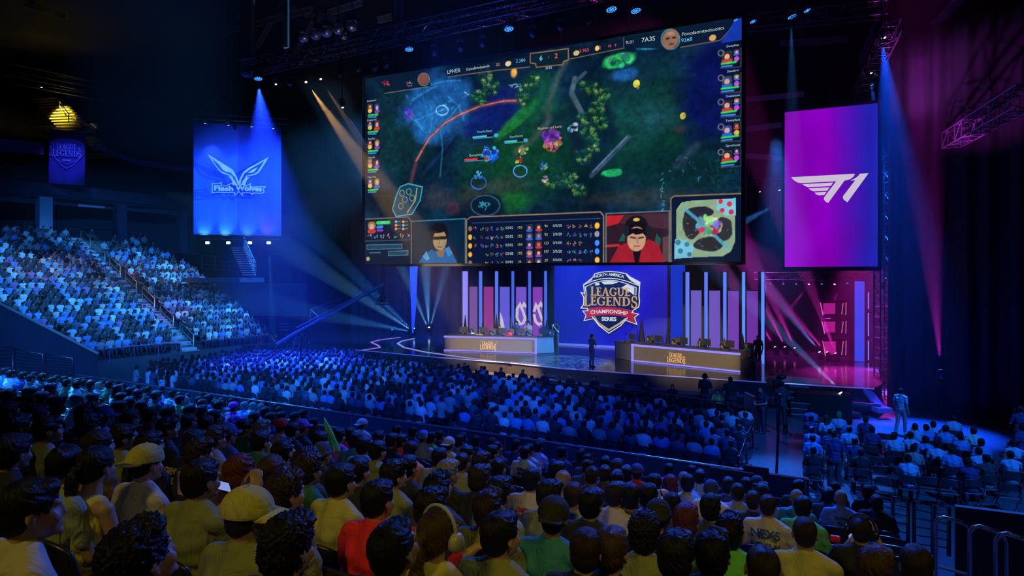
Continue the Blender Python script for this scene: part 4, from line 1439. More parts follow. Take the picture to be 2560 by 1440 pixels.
# lamp bars above and under the blue banner
def lamp(name, p, t, m_lens, size=0.3, label=None, group=None, cat='lamp', washer=False, hang=0.0):
    """moving-head lamp: base, yoke, head and lens; hangs at p and points at t"""
    p, t = Vector(p), Vector(t)
    d = (t - p).normalized()
    e = empty(name, p, 0, label, cat, group)
    q = d.to_track_quat('-Z', 'Y').to_matrix().to_4x4()
    up = 1 if d.z < 0.2 else -1
    s = size
    mb = MB(); mb.bev((0, 0, up * 1.05 * s), (0.9 * s, 0.7 * s, 0.28 * s), 0.05 * s)
    if hang > 1.2 * s:
        mb.tube([(0, 0, 1.15 * s), (0, 0, hang)], 0.03, 6)
    mb.build('lamp_base', BLACK, e)
    mb = MB()
    mb.box((0.55 * s, 0, up * 0.45 * s), (0.1 * s, 0.3 * s, 1.0 * s)); mb.box((-0.55 * s, 0, up * 0.45 * s), (0.1 * s, 0.3 * s, 1.0 * s)); mb.box((0, 0, up * 0.9 * s), (1.2 * s, 0.3 * s, 0.1 * s))
    mb.build('yoke', BLACK, e)
    mb = MB()
    mb.lathe([(0.2 * s, -0.62 * s), (0.34 * s, -0.6 * s), (0.44 * s, -0.2 * s), (0.46 * s, 0.3 * s), (0.38 * s, 0.6 * s), (0.15 * s, 0.75 * s)] if not washer else
             [(0.5 * s, -0.4 * s), (0.6 * s, -0.38 * s), (0.6 * s, -0.1 * s), (0.4 * s, 0.3 * s), (0.2 * s, 0.45 * s)], 14, q)
    h_ = mb.build('lamp_head', STEEL, e)
    mb = MB()
    if washer:
        zz = -0.405 * s
        for a, n in ((0, 1), (0.2, 6), (0.42, 12)):
            for i in range(n):
                tt = 2 * PI * i / n
                mb.lathe([(0.075 * s, -0.02 * s), (0.075 * s, 0.0)], 8, q, q @ Vector((a * s * math.cos(tt), a * s * math.sin(tt), zz)))
    else:
        mb.lathe([(0.2 * s, -0.67 * s), (0.24 * s, -0.63 * s)], 14, q)
    mb.build('lens', m_lens, h_)
    return e


L_WHITE = glow('lens_white', (0.45, 0.75, 1.0), 9)
L_BLUE = glow('lens_blue', (0.03, 0.22, 1.0), 2.6)
L_AMBER = glow('lens_amber', (1.0, 0.6, 0.25), 10)
L_MAG = glow('lens_magenta', (1.0, 0.12, 0.6), 8)
L_DIM = glow('lens_dim', (0.05, 0.2, 0.8), 1.2)
OFF = mat('lens_glass', (0.06, 0.07, 0.09), 0.1, 0.0, spec=0.8)
for i, x in enumerate((512, 570, 628, 682)):
    p = W(x, 303 + i * 4, 42.0)
    lamp('banner_lamp', p, p + Vector((0, 0.8, -2)), L_WHITE, 0.26, 'small lamp on the bar over the blue banner, ' + ('outer end', 'second along', 'third along', 'stage end')[i], 'lamps over the blue banner')
    spot(p + Vector((0, 0.1, -.2)), p + Vector((0, 1.25, -3.6)), (0.25, 0.45, 1.0), 420, 58, 0.9, 0.05)
for i, x in enumerate((519, 571, 625, 672)):
    p = W(x, 607, 43.6 + i * 0.25)
    e = empty('strip_lamp', p, 0, 'small bright rectangular lamp under the blue banner, ' + ('outer end', 'second along', 'third along', 'stage end and brightest')[i], 'lamp', 'lamps under the blue banner')
    mb = MB(); mb.bev((0, 0.1, 0), (0.36, 0.2, 0.26), 0.03); mb.build('lamp_housing', BLACK, e)
    mb = MB(); mb.bev((0, -0.02, 0), (0.28, 0.05, 0.17), 0.02); mb.build('lens', glow('strip_glow_%d' % (i == 3), (0.62, 0.80, 1.0) if i < 3 else (0.35, 0.9, 1.0), 14), e)
    mb = MB(); mb.box((0, 0.12, 0.22), (0.06, 0.06, 0.3)); mb.build('bracket', BLACK, e)
    spot(p + Vector((0, -0.9, 0.2)), p + Vector((0, 0.9, 2.8)), (0.15, 0.4, 1.0) if i < 3 else (0.5, 0.1, 1.0), 300, 70, 0.9, 0.05)
spot(fa.lerp(fc, 0.5) + Vector((2, -14, -1)), fa.lerp(fc, 0.5) + Vector((0, 0, -4)), (0.2, 0.4, 1.0), 3600, 38, 0.8, 0.2)  # added front fill for the banner cloth, no lamp stands here
mb = MB()
mb.tube([W(484, 296, 42.2), W(718, 310, 43.8)], 0.07, 6); mb.tube([W(484, 284, 42.6), W(718, 298, 44.2)], 0.05, 6)
mb.tube([W(500, 598, 43.7), W(700, 600, 44.6)], 0.06, 6)
for x in (500, 570, 640, 712):
    mb.tube([W(x, 290, 42.8), W(x, -400, 42.8)], 0.02, 5)
mb.build('banner_truss', STEEL, label='thin lighting bars around the blue banner with hanging wires', cat='truss')

# purple backlit banner
tTL, tTR = W(1962, 281, 30.0), W(2194, 258, 28.4)
tTL.z = tTR.z = 14.16
PX = (tTR - tTL).normalized()
PNn = PX.cross(Vector((0, 0, 1))).normalized()
PW, PH = (tTR - tTL).length, 7.74
PO = Vector((tTL.x, tTL.y, 14.16 - PH))
pb = empty('purple_banner', (0, 0, 0), 0, 'tall purple backlit banner with white winged emblem, hung over the wing', 'banner')
pb.matrix_world = frame(PO, PX)
gx, gz = np.meshgrid(np.linspace(0, 1, 70), np.linspace(1, 0, 110))
nz_ = fbm(70, 110, 3, 3, 9)
A = np.zeros((110, 70, 3), np.float32)
f = np.clip((gx - 0.45) / 0.45 + (nz_ - 0.5) * 0.35, 0, 1)[..., None]
A = rgb((134, 0, 186)) * (1 - f) + rgb((34, 30, 168)) * f  # magenta and blue light across the face is put into its colours
A = A * (0.86 + 0.22 * nz_[..., None])
A = np.where(A <= 0.04045, A / 12.92, ((A + 0.055) / 1.055) ** 2.4)
put('lit_face', picture_mesh('lit_face', A.astype(np.float32), PW, PH), pb).data.materials.append(picture_mat('banner_picture', 1.15))
mb = MB()
for x, z, w, h in ((PW / 2, -0.09, PW + 0.3, 0.2), (PW / 2, PH + 0.07, PW + 0.3, 0.14), (-0.08, PH / 2, 0.12, PH + 0.2), (PW + 0.08, PH / 2, 0.16, PH + 0.2)):
    mb.box((x, 0.05, z), (w, 0.25, h))
mb.box((PW / 2, 0.25, PH / 2), (PW, 0.2, PH))
mb.build('banner_frame', DARK, pb)
mb = MB()
for x in (0.3, PW / 2, PW - 0.3):
    mb.tube([(x, 0.15, PH), (x, 0.15, PH + 13)], 0.02, 5)
mb.build('hanging_wire', STEEL, pb)


def ppt(zx, zy):
    return on_plane(1960 + zx / 10.667, 410 + zy / 10.667, PO, PX, PNn)


mb = MB()
for pts in ([(188, 356), (1893, 262), (1850, 340), (1770, 400), (1700, 425), (1612, 445), (1175, 1042), (1110, 1005), (1070, 960), (1060, 920), (1075, 880), (1390, 462), (440, 510), (350, 490), (270, 440)],
            [(488, 540), (1308, 498), (1245, 588), (640, 618), (560, 590)],
            [(652, 652), (1215, 625), (1150, 712), (800, 730), (720, 705)],
            [(812, 765), (1130, 746), (1068, 830), (920, 838), (860, 812)],
            [(2020, 262), (2252, 248), (1690, 1022), (1600, 960), (1568, 900), (1580, 850), (1895, 436), (1772, 442), (1900, 380), (1975, 320)]):
    flat(mb, [ppt(*p) for p in pts], -0.04, 0.03)
mb.build('winged_letters', glow('banner_white', (0.60, 0.52, 0.66), 1.0), pb)

# small dark blue crest banner in the upper tier
sb = empty('crest_banner', (0, 0, 0), 0, 'small dark blue cloth banner with league crest, hung below the upper steps', 'banner')
q = [W(124, 322, 50), W(214, 334, 50.6), W(212, 464, 50.6), W(122, 458, 50)]
cloth_quad('cloth', q, mat('navy_cloth', (0.018, 0.03, 0.26), 0.8, var=0.15), sb, 16, 18, 0.04)
X_ = (q[1] - q[0]); X_.z = 0; X_.normalize()
n_ = X_.cross(Vector((0, 0, 1)))
o_ = W(170, 382, 50.2) + n_ * 0.15
LB = mat('banner_blue_print', (0.10, 0.22, 0.62), 0.7)
emblem(sb, frame(o_, X_), 2.3, (LB, LB, mat('banner_pale_print', (0.16, 0.32, 0.7), 0.7), LB), 'banner')
spot(W(168, 300, 44), W(168, 400, 50), (0.14, 0.12, 1.0), 3000, 30, 0.9, 0.1)
# ================================================================== set pieces on the stage
LEDC = {}


def led(name, c, es=1.0):
    return glow(name, tuple(((v / 255 + 0.055) / 1.055) ** 2.4 if v > 10 else v / 3294 for v in c), es)


# centre wall with the crest
cw_dir = Vector((math.cos(R(27)), -math.sin(R(27)), 0))
c0 = G(1385, 861, ZS)
cw = empty('crest_wall', c0, 0, 'tall blue set wall behind the stage centre, carrying the league crest', 'set wall')
cw.matrix_world = frame(c0, cw_dir)
X1 = on_plane(1668, 800, c0, cw_dir, cw_dir.cross(Vector((0, 0, 1))))[0]
X2 = on_plane(1707, 800, c0, cw_dir, cw_dir.cross(Vector((0, 0, 1))))[0]
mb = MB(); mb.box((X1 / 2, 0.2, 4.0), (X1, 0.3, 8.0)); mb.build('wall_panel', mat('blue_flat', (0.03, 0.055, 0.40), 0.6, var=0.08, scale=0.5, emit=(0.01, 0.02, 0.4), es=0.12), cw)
mb = MB(); mb.box((X1 + 0.12, 0.1, 4.0), (0.2, 0.2, 8.0)); mb.build('dark_post', BLACK, cw)
mb = MB(); mb.box(((X1 + X2) / 2 + 0.15, 0.12, 4.0), (X2 - X1 - 0.1, 0.2, 8.0)); mb.build('blue_led_column', led('led_blue', (14, 52, 205), 0.9), cw)
mb = MB(); mb.box((X1 / 2, -0.05, 0.06), (X1, 0.2, 0.12)); mb.build('foot_strip', mat('foot_strip', (0.3, 0.35, 0.5), 0.4, emit=(0.2, 0.35, 0.9), es=0.4), cw)
cx_, cz_ = on_plane(1524, 756, c0, cw_dir, cw_dir.cross(Vector((0, 0, 1))))
x_a = on_plane(1452, 756, c0, cw_dir, cw_dir.cross(Vector((0, 0, 1))))[0]
x_b = on_plane(1599, 756, c0, cw_dir, cw_dir.cross(Vector((0, 0, 1))))[0]
sc_ = (x_b - x_a) / 1.11
em = emblem(cw, Matrix.Translation((cx_, -0.03, cz_ - c0.z + 0.0)), sc_, (
    led('crest_navy', (8, 34, 92)), led('crest_white', (214, 218, 232), 1.0),
    led('crest_gold', (206, 158, 92)), led('crest_red', (176, 36, 66))))
zk = (on_plane(1524, 680, c0, cw_dir, PNn)[1] - on_plane(1524, 833, c0, cw_dir, PNn)[1]) / 1.164
em.matrix_local = Matrix.Translation((cx_, -0.03, cz_)) @ Matrix.Diagonal((sc_, sc_, zk, 1))

# LED columns and panels either side
STRIPC = {'l': [(150, 140, 255), (84, 120, 245), (90, 124, 245), (70, 104, 235), (70, 104, 235), (74, 108, 240)],
          'r': [(96, 126, 250), (92, 124, 248), (92, 128, 250), (100, 140, 250), (96, 140, 255)]}
ordn = ['first', 'second', 'third', 'fourth', 'fifth', 'sixth']


def lineplane(p0, ang):
    x = Vector((math.cos(R(ang)), -math.sin(R(ang)), 0))
    return p0, x, x.cross(Vector((0, 0, 1)))


for side, (p0, ang), strips, panels, zs, zp in (
        ('l', (Vector((2.5, 44.0, 0)), 19.6), [(1157, 1169), (1198, 1205), (1238, 1245), (1279, 1285), (1321, 1327), (1361, 1367)],
         [(1170, 1193, (118, 84, 168)), (1207, 1233, (150, 56, 150)), (1247, 1274, (104, 96, 228)), (1288, 1316, (126, 88, 214)), (1330, 1358, (140, 66, 190))], 6.33, 5.15),
        ('r', (Vector((13.96, 33.4, 0)), 25.0), [(1714, 1723), (1761, 1769), (1808, 1816), (1855, 1863), (1903, 1911)],
         [(1724, 1755, (112, 96, 200)), (1771, 1801, (116, 88, 196)), (1817, 1848, (120, 66, 184)), (1865, 1895, (112, 52, 168))], 6.2, 5.13)):
    O, X, N = lineplane(p0, ang)
    Fm = frame((O.x, O.y, 0), X)
    sname = 'behind the far desk' if side == 'l' else 'behind the near desk'
    for i, (a, b) in enumerate(strips):
        xa, xb = on_plane(a, 700, O, X, N)[0], on_plane(b, 700, O, X, N)[0]
        e = empty('led_column', (0, 0, 0), 0, 'thin tall glowing blue column %s, %s from the far end' % (sname, ordn[i]), 'light column', 'glowing columns ' + sname)
        e.matrix_world = Fm
        mb = MB(); mb.box(((xa + xb) / 2, 0, (zs + ZS) / 2), (xb - xa, 0.08, zs - ZS)); mb.build('light_face', led('led_strip_%s%d' % (side, i), STRIPC[side][i], 1.0), e)
        mb = MB(); mb.box(((xa + xb) / 2 - 0.05, 0.16, (zs + ZS) / 2), (xb - xa + 0.24, 0.22, zs - ZS + 0.06)); mb.build('column_back', BLACK, e)
    for i, (a, b, c) in enumerate(panels):
        xa, xb = on_plane(a, 780, O, X, N)[0], on_plane(b, 780, O, X, N)[0]
        e = empty('led_panel', (0, 0, 0), 0, '%s panel standing between glowing columns %s, %s from the far end' % (('violet' if c[2] > 160 else 'magenta violet'), sname, ordn[i]), 'light panel', 'lit panels ' + sname)
        e.matrix_world = Fm
        mb = MB(); mb.box(((xa + xb) / 2, 0.25, (zp + ZS + 0.1) / 2), (xb - xa, 0.08, zp - ZS - 0.1)); mb.build('light_face', led('led_panel_%s%d' % (side, i), c, 0.9), e)
        mb = MB(); mb.box(((xa + xb) / 2, 0.36, (zp + ZS + 0.1) / 2), (xb - xa + 0.1, 0.12, zp - ZS)); mb.build('panel_back', BLACK, e)
        if side == 'l' and i >= 2:
            RIB = led('ribbon_white', (196, 192, 214))
            mb = MB()
            if i == 2:
                flat(mb, [on_plane(px, py, O, X, N) for px, py in [(1248, 832), (1248, 780), (1254, 794), (1262, 832)]], 0.18, 0.02)
            else:
                paths = ([[(1290, 797), (1291, 772), (1298, 761), (1306, 780), (1313, 803)], [(1301, 772), (1308, 760), (1314, 768)], [(1291, 797), (1298, 811), (1306, 808), (1313, 790)]],
                         [[(1333, 780), (1338, 763), (1345, 775), (1350, 790), (1355, 803)], [(1343, 770), (1350, 759), (1355, 768)], [(1333, 786), (1337, 804), (1345, 812), (1353, 808)]])[i - 3]
                for path in paths:
                    for qd in outline([on_plane(px, py, O, X, N) for px, py in path], 0.20, False):
                        flat(mb, qd, 0.18, 0.02)
            mb.build('white_ribbon_pattern', RIB, e)

# wing: backing, portal of lit boxes, blue column
mb = MB()
q = [W(1912, 690, 44), W(2215, 690, 36)]
mb.box((q[0] + q[1]) / 2 + Vector((0, 0, -0.5)), ((q[1] - q[0]).length + 6, 0.2, 9.5), frame((0, 0, 0), q[1] - q[0]).to_3x3())
struct('wall_wing', mb, mat('wing_cloth', (0.025, 0.02, 0.06), 0.8, var=0.3, scale=0.6))
mb = MB()
a, b = G(2137, 904, ZS), G(2158, 904, ZS)
a = Vector((a.x, a.y, ZS)); w_ = (b - a).length
mb.box((w_ / 2, 0, 2.3), (w_, 0.1, 4.55)); o_ = frame(a, (1, -0.3, 0))
e = empty('blue_column', (0, 0, 0), 0, 'broad glowing blue column standing alone at the far side of the wing', 'light column')
e.matrix_world = o_
mb.build('light_face', led('wing_blue', (16, 70, 235), 0.9), e)
mb = MB(); mb.box((w_ / 2, 0.15, 2.3), (w_ + 0.4, 0.15, 4.7)); mb.build('column_back', BLACK, e)
for i, (y0, y1) in enumerate([(731, 772), (782, 840), (852, 900)]):
    mb = MB(); p, q = W(2171, y0, 34.2), W(2171, y1, 34.2)
    mb.tube([p, q], 0.035, 6)
    mb.build('light_tube', led('tube_lilac', (120, 120, 250), 1.0), label='thin upright light tube at the edge of the wing, ' + ('highest', 'middle', 'lowest')[i], cat='light tube', group='light tubes at the wing edge')
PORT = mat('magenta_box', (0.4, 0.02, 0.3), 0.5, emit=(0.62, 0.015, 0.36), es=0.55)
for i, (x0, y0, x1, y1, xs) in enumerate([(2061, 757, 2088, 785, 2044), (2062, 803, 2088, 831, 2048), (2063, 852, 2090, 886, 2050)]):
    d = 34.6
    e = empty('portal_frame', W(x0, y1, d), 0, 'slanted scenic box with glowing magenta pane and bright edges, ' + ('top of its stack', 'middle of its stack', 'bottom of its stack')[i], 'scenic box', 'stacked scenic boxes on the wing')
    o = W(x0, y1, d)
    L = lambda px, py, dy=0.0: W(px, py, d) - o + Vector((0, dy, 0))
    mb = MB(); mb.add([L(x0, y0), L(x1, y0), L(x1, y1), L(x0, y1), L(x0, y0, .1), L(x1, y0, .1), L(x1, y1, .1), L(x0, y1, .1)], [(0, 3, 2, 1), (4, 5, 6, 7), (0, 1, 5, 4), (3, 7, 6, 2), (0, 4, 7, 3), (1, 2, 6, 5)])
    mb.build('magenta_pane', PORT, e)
    mb = MB(); mb.tube([L(xs, y0 - 1, -.3), L(xs + 7, y1 + 2, -.3)], 0.022, 6); mb.tube([L(2101, y0, -.3), L(2097, y1, -.3)], 0.018, 6); mb.tube([L(2113, y0 - 1, -.1), L(2112, y1 + 2, -.1)], 0.018, 6)
    mb.build('bright_edge', led('edge_pink', (220, 120, 190), 0.9), e)
    mb = MB(); mb.tube([L(xs, y0 - 2, -.25), L(2114, y0 - 2, -.05)], 0.06, 4); mb.tube([L(xs + 7, y1 + 3, -.25), L(2113, y1 + 3, -.05)], 0.06, 4); mb.box(L(2088, (y0 + y1) / 2, 0.5), (1.4, 0.06, 0.9))
    mb.build('box_frame', BLACK, e)
# lattice tower at the stage corner
def truss_mb(mb, p0, p1, s=0.5, seg=None, r=0.03, up=(0, 0, 1), tri=False):
    p0, p1 = Vector(p0), Vector(p1)
    d = (p1 - p0)
    L = d.length
    d.normalize()
    x = d.cross(Vector(up))
    if x.length < 0.1:
        x = d.cross(Vector((0, 1, 0)))
    x.normalize()
    y = x.cross(d).normalized()
    h = s / 2
    cor = [x * h + y * h, x * h - y * h, -x * h - y * h, -x * h + y * h]
    for c in cor:
        mb.tube([p0 + c, p1 + c], r, 6)
    n = seg or max(2, int(L / s))
    for i in range(n):
        a = p0 + d * (L * i / n); b = p0 + d * (L * (i + 1) / n)
        for j in range(4):
            c0_, c1_ = cor[j], cor[(j + 1) % 4]
            mb.tube([a + (c0_ if i % 2 else c1_), b + (c1_ if i % 2 else c0_)], r * 0.55, 4)
            mb.tube([a + c0_, a + c1_], r * 0.5, 4)


mb = MB(); g_ = G(2206, 945, 0.0)
truss_mb(mb, (G(2206, 1000, 0)), (G(2206, 1000, 0)) + Vector((0, 0, 12)), 0.5)
mb.build('lattice_tower', STEEL, label='dark upright lattice tower at the wing corner of the stage', cat='tower')
mb = MB()
truss_mb(mb, W(1890, 690, 40), W(2230, 694, 34), 0.45)
mb.build('wing_truss', STEEL, label='lattice beam over the magenta wing, under the purple banner', cat='truss')
rl = random.Random(5)
for i in range(7):
    x = 1928 + i * 32
    wa, wb = W(1890, 690, 40), W(2230, 694, 34)
    p = W(x, 703 + rl.random() * 3, wa.lerp(wb, ((x - 1280) / F * wa.y - wa.x) / ((wb - wa).x - (x - 1280) / F * (wb - wa).y)).y)
    on = i in (3, 5)
    lamp('wing_lamp', p, p + Vector((-1.2, -1, -2)), L_MAG if on else L_DIM, 0.24, 'small lamp on the lattice beam over the wing, %s from the far end' % ('first second third fourth fifth sixth seventh'.split()[i]), 'lamps on the wing beam', hang=0.42)
for i, (x, y, d) in enumerate([(1940, 872, 37), (1965, 875, 37), (1990, 877, 36.5), (2052, 886, 34.5), (2071, 890, 34.5), (2092, 894, 34)]):
    p = W(x, y - 3, d); p.z = ZS + 0.36
    lamp('floor_lamp', p, p + Vector((-1.3, 0, 2.4)), L_MAG if i != 3 else L_WHITE, 0.26, ('magenta moving lamp on the wing floor, ' if i != 3 else 'white blue moving lamp on the wing floor, ') + ('first', 'second', 'third', 'fourth', 'fifth', 'sixth')[i] + ' from the far end', 'moving lamps on the wing floor')
for i, (x, y, d) in enumerate([(1073, 829, 50), (1035, 831, 49), (981, 831, 48)]):
    p = W(x, y, d)
    p.z = max(p.z, ZS + 0.4)
    lamp('stage_lamp', p, p + Vector((0, -1, 2.4)), L_WHITE if i < 2 else L_DIM, 0.34, ('bright lamp throwing a fan of beams at the back of the stage', 'bright lamp beside the fan lamp, beams spreading over the crowd', 'small dim lamp at the far end of the stage back')[i])
p = W(2112, 996, 25.5)
lamp('moving_head', p, W(2028, 905, 26), L_WHITE, 0.42, 'large black moving lamp beaming blue across the stage corner')
mb = MB(); mb.bev((p.x + 0.1, p.y, (p.z - 0.5) / 2), (0.8, 0.7, p.z - 0.55), 0.04)
mb.build('flight_case', DARK, label='black case under the large moving lamp at the stage corner', cat='case')
p = W(978, 876, 40.5)
lamp('moving_head', p, p + Vector((0.2, -1, 1.6)), OFF, 0.42, 'round black moving lamp standing unlit on the stage lip')
# round light emblem thrown on the stage floor: a patterned lamp
l = bpy.data.lights.new('pattern_light', 'SPOT')
l.energy = 70000; l.color = (0.12, 0.42, 1.0); l.spot_size = R(24); l.spot_blend = 0.25; l.shadow_soft_size = 0.02
l.use_nodes = True
nt = l.node_tree
em_ = nt.nodes['Emission']
tc = nt.nodes.new('ShaderNodeTexCoord'); nz = nt.nodes.new('ShaderNodeTexNoise'); nz.inputs['Scale'].default_value = 22; nz.inputs['Detail'].default_value = 3; nz.inputs['Distortion'].default_value = 2.5
cr = nt.nodes.new('ShaderNodeValToRGB'); cr.color_ramp.elements[0].position = 0.42; cr.color_ramp.elements[0].color = (0.08, 0.08, 0.08, 1); cr.color_ramp.elements[1].position = 0.60; cr.color_ramp.elements[1].color = (1, 1, 1, 1)
nt.links.new(tc.outputs['Normal'], nz.inputs['Vector']); nt.links.new(nz.outputs['Fac'], cr.inputs[0]); nt.links.new(cr.outputs[0], em_.inputs['Color'])
lo_ = bpy.data.objects.new('pattern_light', l); COL.objects.link(lo_)
tgt = G(1410, 903, ZS)
lo_.location = (5.0, 39.5, 13.0)
lo_.rotation_euler = (tgt - lo_.location).to_track_quat('-Z', 'Y').to_euler()

# ------------------------------------------------------------------ player desks
DESKM = mat('desk_front', (0.20, 0.165, 0.135), 0.6, var=0.06, scale=2)
DTOP = mat('desk_top', (0.10, 0.085, 0.07), 0.5, var=0.1)
LEDL = led('desk_led', (150, 142, 255), 1.0)
CREST_G = mat('crest_brass', (0.80, 0.52, 0.26), 0.4, 0.2, emit=(0.8, 0.5, 0.22), es=0.5)  # brass is given its own glow to brighten the crest, no lamp inside
CREST_D = mat('crest_dark', (0.05, 0.055, 0.09), 0.5)


def desk(name, A, B, C, label, first):
    """A,B ends of the long front; C far corner of the plain end unit"""
    A, B, C = [Vector((v.x, v.y, ZS)) for v in (A, B, C)]
    e = empty(name, (0, 0, 0), 0, label, 'desk')
    L = (B - A).length
    M = frame(A, B - A)
    e.matrix_world = M
    H = 1.0
    mb = MB(); mb.box((L / 2, 0.06, H / 2 + 0.02), (L - 0.1, 0.1, H - 0.08)); mb.build('front_panel', DESKM, e)
    mb = MB(); mb.box((L / 2, 0.55, H), (L, 1.1, 0.06)); mb.box((L / 2, 1.05, H * .5), (L, 0.06, H)); mb.box((L - 0.03, 0.55, H / 2), (0.06, 1.0, H)); mb.box((0.03, 0.55, H / 2), (0.06, 1.0, H)); mb.build('desk_top', DTOP, e)
    mb = MB(); mb.box((L / 2, -0.015, H - 0.07), (L, 0.05, 0.11)); mb.box((L / 2, -0.015, 0.05), (L, 0.05, 0.07))
    sx = L - 0.07 if first else 0.07
    mb.box((sx, -0.018, H / 2), (0.13, 0.05, H)); mb.build('light_strip', LEDL, e)
    emblem(e, Matrix.Translation((L * (0.485 if first else 0.44), -0.01, H * 0.34)), 1.15, (CREST_D, mat('crest_grey', (0.35, 0.34, 0.36), 0.5), CREST_G, CREST_G), 'desk')
    # plain end unit
    P, Q = (B, C) if first else (C, A)
    u = bpy.data.objects.new('end_unit', None); COL.objects.link(u); u.parent = e
    u.matrix_local = M.inverted() @ frame(P, Q - P)
    l2 = (Q - P).length
    mb = MB(); mb.box((l2 / 2, 0.06, H / 2 - 0.02), (l2, 0.1, H - 0.08)); mb.build('end_panel', mat('end_panel', (0.17, 0.155, 0.15), 0.6), u)
    mb = MB(); mb.box((l2 / 2, 0.55, H - 0.03), (l2 + 0.2, 1.1, 0.06)); mb.box((l2 - 0.03 if first else 0.03, 0.5, H / 2), (0.06, 1.0, H - 0.05)); mb.build('end_top', DTOP, u)
    return M, L


MA, LA = desk('player_desk', G(1110, 877, ZS), G(1342, 884.5, ZS), G(1388, 882, ZS), 'long player desk at the far side of the stage, brass crest on its front', True)
MBd, LBd = desk('player_desk', G(1578.5, 903, ZS), G(1851, 931.5, ZS), G(1537.5, 895, ZS), 'long player desk at the near side of the stage, nearest the wing', False)
mb = MB(); mb.box((LBd + 0.35, 0.6, 0.28), (0.7, 0.9, 0.56)); mb.box((LBd + 0.3, 0.6, 0.6), (0.5, 0.8, 0.1))
mb.build('equipment_box', mat('blue_black', (0.02, 0.03, 0.08), 0.3), M=MBd, label='low dark equipment box at the open end of the near desk', cat='box')

# monitors, microphones, small things on the desks; chairs with high backs; rolled flags
def monitor(M, x, y, label, group, yaw=0.0, old=False):
    e = empty('monitor', (0, 0, 0), 0, label, 'monitor', group)
    e.matrix_world = M @ Matrix.Translation((x, y, 1.03)) @ Matrix.Rotation(yaw, 4, 'Z')
    mb = MB(); mb.bev((0, 0, 0.33), (0.56, 0.05, 0.36), 0.015); mb.build('monitor_housing', mat('monitor_back', (0.05, 0.052, 0.06), 0.35), e)
    mb = MB(); mb.box((0, 0.029, 0.33), (0.52, 0.004, 0.31)); mb.build('display', glow('monitor_display', (0.25, 0.4, 0.5), 0.8), e)
    mb = MB(); mb.tube([(0, -0.02, 0.0), (0, -0.02, 0.3)], 0.025, 8); mb.lathe([(0.13, 0), (0.13, 0.012), (0.03, 0.025)], 16); mb.build('stand', BLACK, e)


def gaming_chair(M, x, y, label, group, c=(0.12, 0.11, 0.10)):
    e = empty('gaming_chair', (0, 0, 0), 0, label, 'chair', group)
    e.matrix_world = M @ Matrix.Translation((x, y, 0.0)) @ Matrix.Rotation(PI, 4, 'Z')
    m = mat('chair_hide', c, 0.4)
    mb = MB(); mb.prism([(-0.25, 0.5), (0.25, 0.5), (0.29, 0.8), (0.2, 1.05), (0.26, 1.15), (0.2, 1.36), (-0.2, 1.36), (-0.26, 1.15), (-0.2, 1.05), (-0.29, 0.8)], 0.1, Matrix.Translation((0, -0.35, 0)) @ Matrix.Rotation(-0.08, 4, 'X'))
    mb.build('backrest', m, e)
    mb = MB(); mb.bev((0, 0, 0.48), (0.5, 0.52, 0.12), 0.04); mb.build('seat', m, e)
    for sx in (-1, 1):
        mb = MB(); mb.bev((sx * 0.3, 0, 0.7), (0.08, 0.3, 0.04), 0.015); mb.tube([(sx * 0.3, 0, 0.45), (sx * 0.3, 0, 0.7)], 0.02, 6); mb.build('armrest', BLACK, e)
    mb = MB(); mb.tube([(0, 0, 0.08), (0, 0, 0.45)], 0.03, 8)
    for i in range(5):
        t = i * 2 * PI / 5
        mb.tube([(0, 0, 0.1), (0.3 * math.cos(t), 0.3 * math.sin(t), 0.05)], 0.02, 6)
    mb.build('star_base', BLACK, e)


SEATS = []
nm5 = ['first', 'second', 'third', 'fourth', 'fifth']
xsA = [on_plane(px, 838, MA.translation, MA.to_3x3() @ Vector((1, 0, 0)), (MA.to_3x3() @ Vector((1, 0, 0))).cross(Vector((0, 0, 1))))[0] for px in (1162, 1213, 1260, 1307, 1365)]
xsB = [on_plane(px, 860, MBd.translation, MBd.to_3x3() @ Vector((1, 0, 0)), (MBd.to_3x3() @ Vector((1, 0, 0))).cross(Vector((0, 0, 1))))[0] for px in (1577, 1643, 1707, 1765, 1824)]
for i in range(5):
    monitor(MA, xsA[i] - 0.25, 0.5, 'dark monitor back on the far desk, %s from the outer end' % nm5[i], 'monitors on the far desk')
    gaming_chair(MA, xsA[i], 1.55, 'high backed gaming chair at the far desk, %s from the outer end' % nm5[i], 'gaming chairs at the far desk')
    monitor(MBd, xsB[i] - 0.15, 0.45, 'dark monitor back on the near desk, %s from the crest wall' % nm5[i], 'monitors on the near desk', yaw=-0.35)
    gaming_chair(MBd, xsB[i] + 0.38, 1.45, 'high backed gaming chair at the near desk, %s from the crest wall' % nm5[i], 'gaming chairs at the near desk')
for M, xs, nm in ((MA, xsA, 'far'), (MBd, xsB, 'near')):
    for i in range(5):
        mb = MB(); x = xs[i] - 0.55
        mb.tube([(x, 0.3, 1.03), (x, 0.3, 1.42), (x + 0.05, 0.36, 1.5)], 0.012, 6); mb.ell((x + 0.06, 0.37, 1.52), (0.035, 0.035, 0.05)); mb.lathe([(0.07, 1.03), (0.07, 1.045), (0.01, 1.06)], 12, None, (x, 0.3, 0))
        mb.build('microphone', BLACK, M=M, label='slim desk microphone on the %s desk, %s from its %s' % (nm, nm5[i], 'outer end' if nm == 'far' else 'crest wall end'), cat='microphone', group='microphones on the %s desk' % nm)
mb = MB(); mb.ell((xsA[3] - 0.95, 0.45, 1.16), (0.2, 0.17, 0.15)); mb.box((xsA[3] - 0.95, 0.3, 1.07), (0.5, 0.3, 0.05))
mb.build('red_helmet', mat('red_plastic', (0.7, 0.06, 0.08), 0.35), M=MA, label='small red helmet shaped object on the far desk', cat='helmet')
